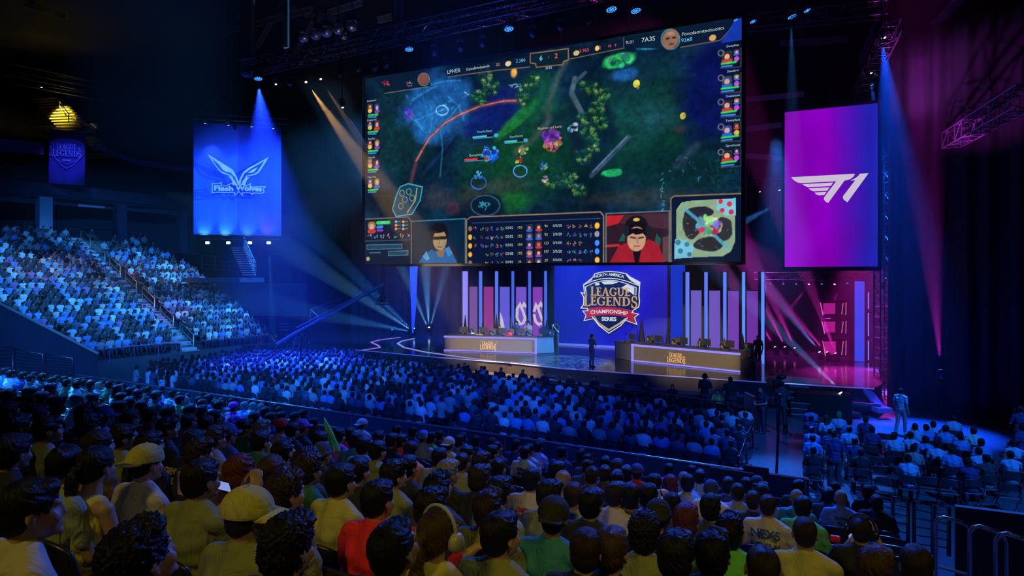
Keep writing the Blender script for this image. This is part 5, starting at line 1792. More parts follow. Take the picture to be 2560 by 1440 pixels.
mb = MB(); mb.bev((xsA[1] - 0.5, 0.4, 1.07), (0.5, 0.3, 0.08), 0.03); mb.build('yellow_bag', mat('yellow_cloth', (0.6, 0.42, 0.08), 0.6), M=MA, label='flat yellow bag lying on the far desk', cat='bag')
FL = mat('rolled_flag', (0.012, 0.014, 0.03), 0.7)
for i, (px, py0, py1, d) in enumerate([(1163, 787, 838, 44), (1207, 795, 838, 43.8), (1241, 785, 838, 43.5), (1282, 805, 838, 43.2), (1322, 800, 838, 42.6), (1366, 800, 842, 42), (1604, 798, 850, 37.5), (1669, 815, 860, 36.5), (1717, 815, 868, 35.6), (1764, 817, 868, 34.8), (1811, 845, 880, 33.4), (1857, 832, 880, 32.6)]):
    p, q = W(px, py0, d), W(px, py1, d)
    k = 1.5 if i == 6 else 1.0
    mb = MB(); mb.lathe([(0.10 * k, 0), (0.17 * k, 0.3), (0.15 * k, 0.8), (0.07 * k, p.z - ZS - 0.5), (0.015, p.z - ZS)], 10, None, (q.x, q.y, ZS))
    mb.build('rolled_flag', FL, label='dark rolled flag standing behind the %s desk, %s along' % ('far' if i < 6 else 'near', 'first second third fourth fifth sixth'.split()[i % 6]), cat='flag', group='rolled flags behind the desks')

# ================================================================== rigging
def truss(name, a, b, s, label, group=None, seg=None, r=0.035):
    mb = MB(); truss_mb(mb, a, b, s, seg, r)
    return mb.build(name, STEEL, label=label, cat='truss', group=group)


tr0, tr1 = W(612, 172, 33.5), W(1560, -38, 28.0)


def along(a, b, px):                   # how far along a..b the sight line of a pixel column passes
    k = (px - 1280) / F
    D = b - a
    return (k * a.y - a.x) / (D.x - k * D.y)


truss('lighting_truss', tr0, tr1, 0.75, 'long lighting truss over the top edge of the video screen', 'lighting trusses')
truss('lighting_truss', tr0 + Vector((0.4, 2.2, 0.9)), tr1 + Vector((0.4, 2.2, 0.9)), 0.6, 'second lighting truss running behind the long one over the screen', 'lighting trusses')
truss('lighting_truss', W(1850, 60, 28), W(2210, 24, 27), 0.6, 'lighting truss above and beside the screen, toward the wing', 'lighting trusses')
truss('lighting_truss', W(2235, 60, 25), W(2120, 300, 33), 0.6, 'lighting truss running back over the purple banner', 'lighting trusses')
truss('lighting_truss', W(1835, 452, 40), W(1965, 458, 38), 0.5, 'small lattice beam between the screen and the purple banner', 'lighting trusses')
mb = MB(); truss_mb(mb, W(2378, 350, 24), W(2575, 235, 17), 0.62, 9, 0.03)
mb.build('sloped_truss', mat('truss_violet_light', (0.3, 0.15, 0.4), 0.35, 0.7), label='open box truss catching violet light, high beside the drape', cat='truss')  # violet light on the truss is put into its base colour
spot(W(2330, 470, 21), W(2400, 330, 22.6), (0.9, 0.1, 0.9), 1300, 50, 0.8, 0.05)
for i, (x, d) in enumerate([(620, 36), (715, 37), (990, 36), (1004, 36)]):
    mb = MB(); p, q = W(x, 190 if i == 0 else (120 if i == 1 else 80), d), W(x, -60, d)
    w = 0.6 if i == 0 else 0.3
    mb.box((p + q) / 2, (w, w, q.z - p.z))
    mb.build('hanging_column', mat('grey_column', (0.07, 0.075, 0.085), 0.6), label='dark column dropping from the roof, ' + ('broad, at the outer end of the long truss', 'slimmer, next to the broad one', 'slim, over the screen corner', 'twin of the slim one over the screen corner')[i], cat='column', group='columns dropping from the roof')
# roof steel
rf = [((560, 82, 46), (780, 24, 42)), ((800, 40, 40), (905, 8, 38)), ((800, 36, 40), (870, 60, 36)), ((700, 10, 44), (800, 52, 44)), ((945, 52, 38), (985, 42, 37)), ((0, -8, 48), (165, 42, 44)),
      ((2150, 160, 36), (2230, -20, 30)), ((2230, 95, 30), (2495, 85, 26)), ((2240, 122, 30), (2430, 112, 27)), ((2330, 70, 28), (2420, -20, 26)), ((1865, 250, 46), (2010, 236, 44)), ((1862, 325, 46), (1960, 312, 44)), ((1862, 390, 46), (1955, 396, 44)),
      ((640, 120, 44), (700, 20, 44)), ((740, 130, 44), (790, 40, 44)), ((1950, 110, 40), (2120, 100, 38)), ((2000, 60, 40), (2010, 110, 40))]
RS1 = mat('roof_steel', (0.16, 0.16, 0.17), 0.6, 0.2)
RS2 = mat('roof_steel_violet_lit', (0.22, 0.10, 0.30), 0.5, 0.3)  # same steel, with the violet light on it put into the colour
RS3 = mat('roof_steel_tan', (0.35, 0.26, 0.14), 0.6)  # same steel again, amber light put into the colour
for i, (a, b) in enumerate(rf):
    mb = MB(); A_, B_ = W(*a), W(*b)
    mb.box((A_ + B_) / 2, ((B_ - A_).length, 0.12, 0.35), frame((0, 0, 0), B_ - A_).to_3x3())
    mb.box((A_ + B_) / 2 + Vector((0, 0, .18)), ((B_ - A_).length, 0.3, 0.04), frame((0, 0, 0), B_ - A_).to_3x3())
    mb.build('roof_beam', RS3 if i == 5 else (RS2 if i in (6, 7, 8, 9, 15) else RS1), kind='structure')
spot(W(850, 300, 33), W(850, 20, 40), (1.0, 0.85, 0.6), 260, 80, 0.9, 0.3)
spot(W(2300, 300, 24), W(2300, 60, 29), (0.85, 0.15, 1.0), 450, 70, 0.9, 0.3)
spot(W(1950, 420, 36), W(1930, 300, 45), (0.4, 0.1, 1.0), 700, 70, 0.9, 0.3)
spot(W(60, 160, 38), W(100, 20, 46), (1.0, 0.7, 0.3), 120, 30, 0.9, 0.3)
spot((-3, 24, 14), (-2, 31, 19), BLUE, 2600, 90, 0.9, 0.3)
# lamps on the long truss
seq = 'first second third fourth fifth sixth seventh eighth ninth tenth eleventh twelfth thirteenth fourteenth fifteenth sixteenth seventeenth eighteenth nineteenth twentieth'.split()
LT = [(645, 190, L_BLUE, 0.42, 1), (690, 206, L_WHITE, 0.22, 0), (725, 206, OFF, 0.3, 0), (763, 200, L_AMBER, 0.26, 0), (800, 193, L_AMBER, 0.24, 0), (850, 184, OFF, 0.3, 0), (895, 170, OFF, 0.32, 0), (935, 168, OFF, 0.34, 0), (965, 160, OFF, 0.34, 0),
      (1022, 116, L_BLUE, 0.42, 1), (1085, 130, OFF, 0.34, 0), (1150, 118, OFF, 0.34, 0), (1205, 108, OFF, 0.34, 0), (1271, 64, L_BLUE, 0.46, 1), (1330, 84, OFF, 0.34, 0), (1400, 66, OFF, 0.34, 0), (1470, 50, OFF, 0.34, 0), (1527, 14, L_BLUE, 0.5, 1), (1588, 18, L_BLUE, 0.46, 1)]
for i, (x, y, m, s, w) in enumerate(LT):
    f = along(tr0, tr1, x)
    d = tr0.lerp(tr1, f).y
    p = W(x, y, d)
    state = {'lens_blue': 'blue glowing LED lamp', 'lens_white': 'small white lamp', 'lens_amber': 'amber beam lamp', 'lens_glass': 'unlit black lamp'}[m.name]
    lamp('stage_lamp', p, p + Vector((1.0 if 'amber' in m.name else 0.3, -0.3 if w else -1.0, -2)), m, s, state + ' on the long truss, %s from its outer end' % seq[i], 'lamps on the long truss', washer=bool(w), hang=max(0.0, tr0.lerp(tr1, f).z - 0.2 - p.z))
for i, (x, y, d, m, s, w) in enumerate([(1838, 46, 27, L_BLUE, 0.2, 1), (1881, 48, 28, L_BLUE, 0.3, 1), (1978, 34, 28, L_BLUE, 0.4, 1), (2017, 20, 27.6, L_BLUE, 0.34, 1), (2050, 14, 27.4, OFF, 0.3, 0), (2204, 82, 26, L_WHITE, 0.4, 0), (2175, 175, 29, L_WHITE, 0.26, 0), (2153, 250, 31, L_WHITE, 0.24, 0), (1898, 475, 39.0, L_WHITE, 0.2, 0), (1947, 470, 38.2, L_WHITE, 0.24, 0), (855, 262, tr0.lerp(tr1, along(tr0, tr1, 855)).y, L_WHITE, 0.26, 0), (103, 214, 55, L_AMBER, 0.3, 0)]):
    p = W(x, y, d)
    lab = ['tiny blue lamp at the upper corner of the screen', 'blue LED lamp just beside the screen, lower of the group', 'large blue LED lamp on the truss beside the screen', 'blue LED lamp next to the large one beside the screen', 'unlit lamp at the end of the truss beside the screen', 'bright lamp high up with the widest blue beam', 'bright lamp with a narrow beam below the widest one', 'bright lamp shining just over the purple banner', 'faint lamp on the small lattice beam beside the screen', 'brighter lamp on the small lattice beam by the purple banner', 'blue lamp hanging below the amber beams', 'yellowish lamp shining on the upper steps'][i]
    lamp('stage_lamp', p, p + Vector((0.5, -0.3, -2)), m, s, lab, washer=bool(w), hang=[.5, .5, .8, .5, .5, 1.2, 1.2, 1.2, 1.1, 1.1, 2.6, .8][i])
# round glass globes of the lamps stored above the truss
for i, (x, y, s) in enumerate([(759, 92, .34), (789, 85, .36), (816, 78, .38), (846, 72, .36), (880, 64, .36), (860, 90, .24)]):
    p = W(x, y, 36)
    e = empty('globe_lamp', p, 0, 'round glassy globe lamp hanging above the truss, %s in the line' % seq[i], 'lamp', 'globe lamps above the truss')
    mb = MB(); mb.ell((0, 0, 0), (s, s, s), None, 18, 12); mb.build('globe', mat('mirror_glass', (0.5, 0.5, 0.52), 0.25, 0.9, var=0.5, scale=9, bump=0.6), e)
    mb = MB(); mb.tube([(0, 0, s), (0, 0, s + 1.2)], 0.03, 6); mb.box((0, 0, s + 0.1), (0.2, 0.2, 0.2)); mb.build('globe_hook', BLACK, e)

# ------------------------------------------------------------------ drapes at the wing side
DR = mat('black_drape', (0.030, 0.030, 0.05), 0.85, var=0.2)


def drape(name, a, b, h, label, seed=0, z0=0.0, fold=0.13, n=180):
    a, b = Vector(a), Vector(b)
    d = (b - a); L = d.length; d.normalize()
    nn = Vector((d.y, -d.x, 0))
    r_ = random.Random(seed)
    ph = [r_.random() * 6 for _ in range(4)]
    mb = MB(); vs = []
    for j in range(13):
        for i in range(n + 1):
            u = L * i / n
            w = fold * (math.sin(u * 7 + ph[0]) + 0.6 * math.sin(u * 11.3 + ph[1]) + 0.5 * math.sin(u * 3.1 + ph[2])) * (1 - 0.25 * j / 12)
            p = a + d * (u + 0.05 * math.sin(u * 5 + j * 0.2)) + nn * w
            vs.append((p.x, p.y, z0 + (h - z0) * j / 12))
    fs = [(j * (n + 1) + i, j * (n + 1) + i + 1, (j + 1) * (n + 1) + i + 1, (j + 1) * (n + 1) + i) for j in range(12) for i in range(n)]
    mb.add(vs, fs, 0, True)
    o = mb.build(name, DR, label=label, cat='drape')
    m_ = o.modifiers.new('thick', 'SOLIDIFY'); m_.thickness = 0.03
    return o


drape('black_drape', (17.2, 27.5, 0), (24.5, 20.5, 0), 17, 'tall black drape with violet uplight beside the wing', 1)
drape('backdrop_drape', (-16, 60, 0), (8, 56, 0), 16, 'wide dark blue drape far behind the stage', 3, fold=0.25)
drape('backdrop_drape', (8, 56, 0), (30, 46, 0), 16, 'dark drape far behind the near desk and wing', 4, fold=0.25)
p_ = W(2352, 938, 25.4)
lamp('drape_lamp', W(2352, 935, 25.2), W(2340, 720, 25.6), L_DIM, 0.3, 'violet uplight lamp at the foot of the tall black drape')
mb = MB(); mb.tube([W(1036, 668, 47), W(1030, 835, 47)], 0.3, 10, 0, False, 0.12)
o_ = W(1035, 668, 47)
mb = MB()
mb.add([W(1024, 660, 47), W(1044, 660, 47), W(1040, 770, 47), W(1034, 833, 47), W(1030, 833, 47)], [(0, 1, 2, 3, 4)])
mb.add([W(1024, 660, 47.1), W(1044, 660, 47.1), W(1040, 770, 47.1), W(1034, 833, 47.1), W(1030, 833, 47.1)], [(4, 3, 2, 1, 0)])
mb.build('gathered_cloth', mat('lilac_cloth', (0.25, 0.2, 0.6), 0.7), label='pale violet gathered cloth hanging at the back of the stage', cat='cloth')

# ------------------------------------------------------------------ crane, poles, barriers, stanchions
e = empty('camera_crane', W(742, 835, 34), 0, 'long camera crane arm reaching over the crowd toward the stage', 'camera crane')
o0 = W(742, 835, 34)
tip = W(958, 713, 30) - o0; base = W(742, 830, 34) - o0
mb = MB(); mb.tube([base, tip], 0.07, 8); mb.tube([base + Vector((0, 0, .25)), tip + Vector((0, 0, .1))], 0.03, 6); mb.tube([base + Vector((-1.2, .2, -0.7)), base], 0.08, 8); mb.build('crane_arm', mat('crane_metal', (0.35, 0.35, 0.45), 0.25, 0.8), e)
mb = MB(); pk = W(776, 773, 33.4) - o0
for t in (0.3, 0.62, 1.0):
    mb.tube([pk, base.lerp(tip, t) + Vector((0, 0, 0.05))], 0.008, 4)
mb.tube([pk, base.lerp(tip, 0.17)], 0.02, 5); mb.build('stay_cable', BRIGHT, e)
mb = MB(); q = tip + Vector((0, 0, -0.45)); mb.tube([tip, q], 0.03, 6); mb.bev(q + Vector((0, 0, -.25)), (0.35, 0.5, 0.3), 0.04); mb.tube([q + Vector((-.1, -.3, -.25)), q + Vector((-.1, -.55, -.25))], 0.1, 10); mb.tube([q + Vector((-.4, 0, -.5)), q + Vector((.4, 0, -.5))], 0.03, 6); mb.build('remote_camera', BLACK, e)
mb = MB(); f_ = base + Vector((0.3, 0, -0.1))
for t in (0, 2.1, 4.2):
    mb.tube([f_, f_ + Vector((0.8 * math.cos(t), 0.8 * math.sin(t), -(o0.z - 0.1)))], 0.04, 6)
mb.build('tripod', BLACK, e)
mb = MB(); mb.tube([G(1936, 1300, 1.0), W(1950, 985, 11.3)], 0.032, 8, 0, False, 0.02)
mb.build('tall_pole', BLACK, label='tall thin black pole rising from the seats toward the stage crew', cat='pole')

RAILB = mat('barrier_metal', (0.10, 0.12, 0.2), 0.3, 0.7)
bpts = [(850, 908), (1000, 917), (1200, 936), (1400, 957), (1600, 978), (1790, 1003), (1880, 1018)]
for i in range(len(bpts) - 1):
    a, b = G(*bpts[i], 1.0), G(*bpts[i + 1], 1.0)
    e = empty('crowd_barrier', (a.x, a.y, 0), 0, 'low black crowd barrier between stage and floor seats, %s from the far end' % seq[i], 'barrier', 'crowd barriers before the stage')
    b_ = Vector((b.x - a.x, b.y - a.y, 0))
    mb = MB(); z = Vector((0, 0, 1)); mb.tube([z * 1.0, b_ + z * 1.0], 0.03, 6); mb.tube([z * 0.1, b_ + z * 0.1], 0.02, 6)
    mb.tube([z * 0, z * 1], 0.02, 6); mb.tube([b_, b_ + z], 0.02, 6); mb.build('barrier_rail', RAILB, e)
    mb = MB(); mb.box(b_ / 2 + z * 0.52, (b_.length, 0.02, 0.8), frame((0, 0, 0), b_).to_3x3()); mb.build('barrier_panel', BLACK, e)
a, b = G(1882, 1014, 1.0), G(1863, 1000, 1.0)
mb = MB(); p = G(1882, 1068, 0); mb.box((p.x, p.y, 0.62), (0.08, 1.6, 1.25)); mb.build('white_edge_panel', mat('pale_edge', (0.4, 0.45, 0.6), 0.5), label='upright pale edged panel at the end of the crowd barrier', cat='panel')
for i, (x, y) in enumerate([(1882, 1122), (1866, 1162), (1846, 1232), (1914, 1078), (1967, 1086)]):
    p = G(x, y, 0)
    e = empty('rope_stanchion', p, 0, 'black belt stanchion on the aisle floor, ' + ('second from the stage', 'middle of the near line', 'closest to the raised seats', 'by the standing crew member', 'beside the camera platform')[i], 'stanchion', 'belt stanchions in the aisle')
    mb = MB(); mb.tube([(0, 0, 0.03), (0, 0, 0.98)], 0.035, 8); mb.build('stanchion_post', BLACK, e)
    mb = MB(); mb.lathe([(0.18, 0), (0.18, 0.015), (0.04, 0.04)], 20); mb.build('stanchion_base', STEEL, e)
    mb = MB(); mb.lathe([(0.045, 0.93), (0.045, 1.02), (0.02, 1.03)], 10); mb.build('belt_head', BLACK, e)
for (x0, y0), (x1, y1) in (((1882, 1122), (1866, 1162)), ((1866, 1162), (1846, 1232))):
    a, b = G(x0, y0, 0) + Vector((0, 0, .96)), G(x1, y1, 0) + Vector((0, 0, .96))
    mb = MB(); mb.tube([a, a.lerp(b, .5) - Vector((0, 0, .06)), b], 0.015, 4)
    mb.build('belt', BLACK, label='slack black belt between aisle stanchions, ' + ('stage side' if y0 < 1150 else 'near side'), cat='belt')
# lit panels with signs near the aisle end of the raised seats
for i, (x, y, w) in enumerate([(1830, 1199, 0.75), (1890, 1190, 0.42)]):
    mb = MB(); p = W(x, y, 10.6); mb.bev(p, (w, 0.04, 0.34), 0.01, frame((0, 0, 0), E1).to_3x3()); mb.build('small_sign', BLACK, label='small black sign panel above the front seats by the aisle, ' + ('wide one' if i == 0 else 'narrow one'), cat='sign')
# stair railings at the near corner
RB = mat('brushed_rail', (0.35, 0.35, 0.34), 0.25, 0.9)


def loop_rail(p, w, h, label, dirv=None, group='stair rails at the near corner', mid=0.45):
    dirv = dirv or E1
    mb = MB()
    a = Vector(p); b = a + dirv * w
    z = Vector((0, 0, h)); r_ = 0.09
    pts = [a, a + z * (1 - r_ / h), a + z + dirv * r_ * 0.4 - Vector((0, 0, r_ * .2)), a + z + dirv * r_, b + z - dirv * r_ - Vector((0, 0, .03)), b + z - dirv * r_ * .3 - Vector((0, 0, .06)), b + z - Vector((0, 0, r_ + .05)), b]
    mb.tube(pts, 0.024, 8)
    mb.tube([a + z * mid, b + z * (mid - 0.03)], 0.018, 8)
    mb.build('stair_rail', RB, label=label, cat='handrail', group=group)


for i, (px, py, d, w) in enumerate([(2338, 1290, 7.6, 0.36), (2425, 1312, 6.9, 0.34), (2490, 1330, 6.3, 0.34)]):
    p = W(px, py, d)
    s_ = p.dot(E2)
    loop_rail(p - Vector((0, 0, 1.15)), w, 1.15, 'looped metal stair rail at the near corner, ' + ('lowest, by the gate', 'middle one', 'highest and largest')[i])
for i, (xa, ya, xb, yb, d, yl) in enumerate([(2232, 1240, 2270, 1247, 8.7, 1370), (2285, 1252, 2332, 1262, 8.5, 1380), (2336, 1262, 2372, 1270, 8.2, 1385)]):
    mb = MB()
    A_, B_ = W(xa, ya, d), W(xb, yb, d)
    A0, B0 = W(xa, yl, d), W(xb, yl + 5, d)
    mb.tube([A0, A_, B_, B0], 0.025, 6)
    for j in range(1, 6):
        mb.tube([A_.lerp(A0, j / 6), B_.lerp(B0, j / 6)], 0.010, 5)
    mb.build('barred_gate', STEEL, label='low barred gate panel at the foot of the near stair, ' + ('beside the seats', 'middle one', 'next to the looped rails')[i], cat='gate', group='gate panels at the near stair')
# dark table / front wall at the near corner
mb = MB()
A_, B_, = W(2388, 1266, 8.4), W(2600, 1292, 7.6)
mb.add([A_, B_, Vector((B_.x, B_.y, 0)), Vector((A_.x, A_.y, 0))], [(0, 1, 2, 3)])
k_ = Vector((0.05, 0.08, 0))
mb.add([A_ + k_, B_ + k_, Vector((B_.x, B_.y, 0)) + k_, Vector((A_.x, A_.y, 0)) + k_], [(3, 2, 1, 0)])
mb.add([A_, B_, B_ + k_, A_ + k_], [(0, 3, 2, 1)])
mb.add([A_, A_ + k_, Vector((A_.x, A_.y, 0)) + k_, Vector((A_.x, A_.y, 0))], [(0, 1, 2, 3)])
struct('wall_corner', mb, mat('corner_cloth', (0.012, 0.013, 0.022), 0.7))
# ================================================================== people
def remesh(mb, name, voxel, smooth=3, disp=None, dec=0):
    me = mb.mesh('tmp')
    ob = bpy.data.objects.new('tmp', me)
    COL.objects.link(ob)
    m = ob.modifiers.new('r', 'REMESH'); m.mode = 'VOXEL'; m.voxel_size = voxel; m.use_smooth_shade = True
    if smooth:
        s = ob.modifiers.new('s', 'SMOOTH'); s.iterations = smooth; s.factor = 0.5
    if dec:
        s = ob.modifiers.new('d', 'DECIMATE'); s.ratio = dec
    dg = bpy.context.evaluated_depsgraph_get()
    out = bpy.data.meshes.new_from_object(ob.evaluated_get(dg))
    out.name = name
    bpy.data.objects.remove(ob)
    bpy.data.meshes.remove(me)
    if disp is not None:
        n = len(out.vertices)
        co = np.empty(n * 3, np.float32); out.vertices.foreach_get('co', co); co = co.reshape(-1, 3)
        no = np.empty(n * 3, np.float32); out.vertices.foreach_get('normal', no); no = no.reshape(-1, 3)
        co += no * disp(co, no)[:, None]
        out.vertices.foreach_set('co', co.ravel())
        out.update()
    out.polygons.foreach_set('use_smooth', np.ones(len(out.polygons), bool))
    return out


def cap_(mb, a, b, r1, r2, n=12):
    a, b = Vector(a), Vector(b)
    mb.tube([a, b], r1, n, 0, False, r2)
    mb.ell(a, (r1, r1, r1), None, n, 8)
    mb.ell(b, (r2, r2, r2), None, n, 8)


def lerp(a, b, t):
    return Vector(a).lerp(Vector(b), t)


def hand(mb, w, d, side, curl=0.5, up=Vector((0, 0, 1)), fine=True):
    """palm, four unequal bent fingers and a thumb from the wrist w along d"""
    w, d = Vector(w), Vector(d).normalized()
    x = d.cross(up).normalized()
    y = x.cross(d).normalized()
    M = Matrix((x, d, y)).transposed()
    mb.ell(w + d * 0.045, (0.042, 0.055, 0.018), M, 12, 8)
    if not fine:
        mb.ell(w + d * 0.11 - y * 0.02 * curl, (0.036, 0.05, 0.016), M, 10, 6)
        return
    for i, (o, l) in enumerate(((-0.030, 0.066), (-0.010, 0.078), (0.011, 0.074), (0.031, 0.058))):
        p = w + d * 0.088 + x * o * side
        a = 0.35 * curl + 0.05 * i
        for s_ in range(3):
            d2 = (d * math.cos(a) - y * math.sin(a)).normalized()
            q = p + d2 * l * (0.46, 0.32, 0.24)[s_]
            cap_(mb, p, q, 0.0095 - 0.001 * s_, 0.0088 - 0.001 * s_, 8)
            p = q
            a += 0.55 * curl
    p = w + d * 0.02 - x * 0.034 * side
    q = p + (d * 0.6 - x * 0.75 * side - y * 0.2).normalized() * 0.036
    cap_(mb, p, q, 0.012, 0.0105, 8)
    cap_(mb, q, q + (d * 0.9 - x * 0.3 * side - y * 0.25).normalized() * 0.03, 0.0105, 0.009, 8)


def head_matrix(P):
    return Matrix.Translation(P['head']) @ Matrix.Rotation(P.get('yaw', 0), 4, 'Z') @ Matrix.Rotation(-P.get('pitch', 0), 4, 'X') @ Matrix.Rotation(P.get('roll', 0), 4, 'Y')


def add_head(mb, P, low=False):
    H = head_matrix(P)
    h3 = H.to_3x3()
    e = lambda c, r, M=None: mb.ell(H @ Vector(c), r, h3 if M is None else h3 @ M, 16 if not low else 10, 10 if not low else 7)
    e((0, -0.014, 0.022), (0.075, 0.096, 0.090))
    e((0, 0.028, -0.045), (0.058, 0.060, 0.072))
    e((0, -0.03, -0.04), (0.062, 0.066, 0.06))
    if not low:
        e((0, 0.072, -0.098), (0.024, 0.019, 0.017)); e((0, 0.086, -0.018), (0.0095, 0.014, 0.024)); e((0, 0.096, -0.034), (0.012, 0.0095, 0.008))
        e((0, 0.074, 0.020), (0.052, 0.018, 0.012)); e((0, 0.082, -0.066), (0.023, 0.011, 0.009))
        for s in (-1, 1):
            e((s * 0.036, 0.058, -0.036), (0.024, 0.026, 0.026))
            e((s * 0.078, -0.008, -0.012), (0.0075, 0.018, 0.031), Matrix.Rotation(s * 0.3, 3, 'Z'))
            e((s * 0.075, -0.002, -0.036), (0.007, 0.010, 0.012))
    cap_(mb, H @ Vector((0, -0.028, -0.07)), Vector(P['neck']), 0.050, 0.058)


def sidept(p, s):
    return Vector((p[0] * s, p[1], p[2]))


def arms(P):
    out = []
    for s, k in ((1, 'R'), (-1, 'L')):
        out.append((s, P['sh' + k], P['el' + k], P['wr' + k], P['hd' + k]))
    return out


def make_body(P, name, voxel=0.0072, low=False):
    mb = MB()
    add_head(mb, P, low)
    c = Vector(P['chest']); pl = Vector(P['pelvis']); nk = Vector(P['neck'])
    w = P.get('w', 1.0)
    mb.ell(c, (0.140 * w, 0.085 * w, 0.15), None, 16, 10)
    mb.ell(lerp(c, pl, 0.55), (0.120 * w, 0.085 * w, 0.17), None, 16, 10)
    mb.ell(pl, (0.145 * w, 0.105 * w, 0.10), None, 16, 10)
    cap_(mb, P['shR'], P['shL'], 0.045, 0.045)
    cap_(mb, nk, lerp(nk, c, 0.5), 0.058, 0.075)
    for s, sh, el, wr, hd in arms(P):
        cap_(mb, sh, el, 0.042 * (w + 1) / 2, 0.036)
        cap_(mb, el, wr, 0.038, 0.025)
        hand(mb, wr, hd, s, P.get('curl', 0.6), Vector(P.get('palmup', (0, 0, 1))), not low)
    for s in (1, -1):
        hp = Vector((s * 0.095, pl.y + 0.02, pl.z)); kn = Vector(P['kn' + 'RL'[s < 0]]); an = Vector(P['an' + 'RL'[s < 0]])
        cap_(mb, hp, kn, 0.078, 0.052)
        cap_(mb, kn, lerp(kn, an, 0.35), 0.052, 0.052); cap_(mb, lerp(kn, an, 0.35), an, 0.052, 0.036)
        f = Vector(P.get('foot', (0, 1, 0)))
        cap_(mb, an + Vector((0, 0, -0.03)), an + f * 0.15 + Vector((0, 0, -0.045)), 0.036, 0.028)
    return remesh(mb, name, voxel, 2 if not low else 1, None, low or 0.16)


def make_shirt(P, name, sleeve=0.62, voxel=0.013, collar=True, hood=False, low=False, tank=False, fold=0.0085):
    mb = MB()
    c = Vector(P['chest']); pl = Vector(P['pelvis']); nk = Vector(P['neck'])
    w = P.get('w', 1.0)
    mb.ell(c + Vector((0, 0, 0.0)), (0.176 * w, 0.122 * w, 0.185), None, 16, 10)
    mb.ell(c + Vector((0, -0.02, 0.04)), (0.168 * w, 0.10 * w, 0.12), None, 16, 10)
    mb.ell(lerp(c, pl, 0.55), (0.158 * w, 0.122 * w, 0.18), None, 16, 10)
    mb.ell(lerp(c, pl, 0.95), (0.172 * w, 0.138 * w, 0.10), None, 16, 10)
    if not tank:
        cap_(mb, P['shR'], P['shL'], 0.060, 0.060)
        cap_(mb, lerp(nk, P['shR'], 0.75) + Vector((0, 0, -0.004)), nk + Vector((0, 0, 0.0)), 0.060, 0.066); cap_(mb, lerp(nk, P['shL'], 0.75) + Vector((0, 0, -0.004)), nk, 0.060, 0.066)
    cap_(mb, lerp(nk, P['shR'], 0.45) + Vector((0, 0, -0.02)), lerp(nk, P['shL'], 0.45) + Vector((0, 0, -0.02)), 0.058, 0.058)
    if collar:
        H = (Vector(P['head']) - nk).normalized()
        mb.lathe([(0.075, -0.05), (0.078, -0.01), (0.073, 0.018), (0.066, 0.02)], 16, (H.to_track_quat('Z', 'Y')).to_matrix(), nk + Vector((0, 0, 0.01)))
    if hood:
        mb.ell(nk + Vector((0, -0.075, -0.01)), (0.115, 0.055, 0.07), None, 14, 9)
        mb.ell(nk + Vector((0, -0.03, 0.01)), (0.10, 0.07, 0.045), None, 14, 9)
    if sleeve:
        for s, sh, el, wr, hd in arms(P):
            e = lerp(sh, el, min(sleeve, 1.0))
            cap_(mb, sh, e, 0.061, 0.058)
            if sleeve > 1:
                cap_(mb, el, lerp(el, wr, sleeve - 1), 0.056, 0.040)
    rr = np.random.RandomState(len(name))
    k = rr.rand(3) * 6

    def folds(co, no):
        f = np.sin(co[:, 0] * 24 + co[:, 2] * 38 + k[0] + 2 * np.sin(co[:, 1] * 18)) * np.sin(co[:, 2] * 21 - co[:, 0] * 17 + k[1])
        g = np.sin(co[:, 2] * 70 + np.abs(co[:, 0]) * 55 + k[2]) * np.clip((0.9 - co[:, 2]) * 3, 0.2, 1)
        return (f + 0.45 * g) * fold
    return remesh(mb, name, voxel, 3 if not low else 1, None if low else folds, low)


def make_trousers(P, name, voxel=0.018, shorts=False, low=False):
    mb = MB()
    pl = Vector(P['pelvis'])
    w = P.get('w', 1.0)
    mb.ell(pl, (0.178 * w, 0.142 * w, 0.12), None, 16, 10)
    for s in (1, -1):
        hp = Vector((s * 0.095, pl.y + 0.02, pl.z)); kn = Vector(P['kn' + 'RL'[s < 0]]); an = Vector(P['an' + 'RL'[s < 0]])
        cap_(mb, hp, kn, 0.095, 0.070)
        if not shorts:
            cap_(mb, kn, lerp(kn, an, 0.93), 0.070, 0.056)
    return remesh(mb, name, voxel, 3 if not low else 1, None, low)


def shoe_mb(an, f):
    mb = MB()
    an, f = Vector(an), Vector(f)
    x = f.cross(Vector((0, 0, 1)))
    M = Matrix((x, f, Vector((0, 0, 1)))).transposed()
    mb.ell(an + f * 0.05 + Vector((0, 0, -0.045)), (0.048, 0.125, 0.042), M, 12, 8)
    mb.ell(an + Vector((0, 0, -0.02)), (0.046, 0.055, 0.05), M, 10, 7)
    mb.ell(an + f * 0.05 + Vector((0, 0, -0.075)), (0.05, 0.135, 0.02), M, 12, 6)
    return mb


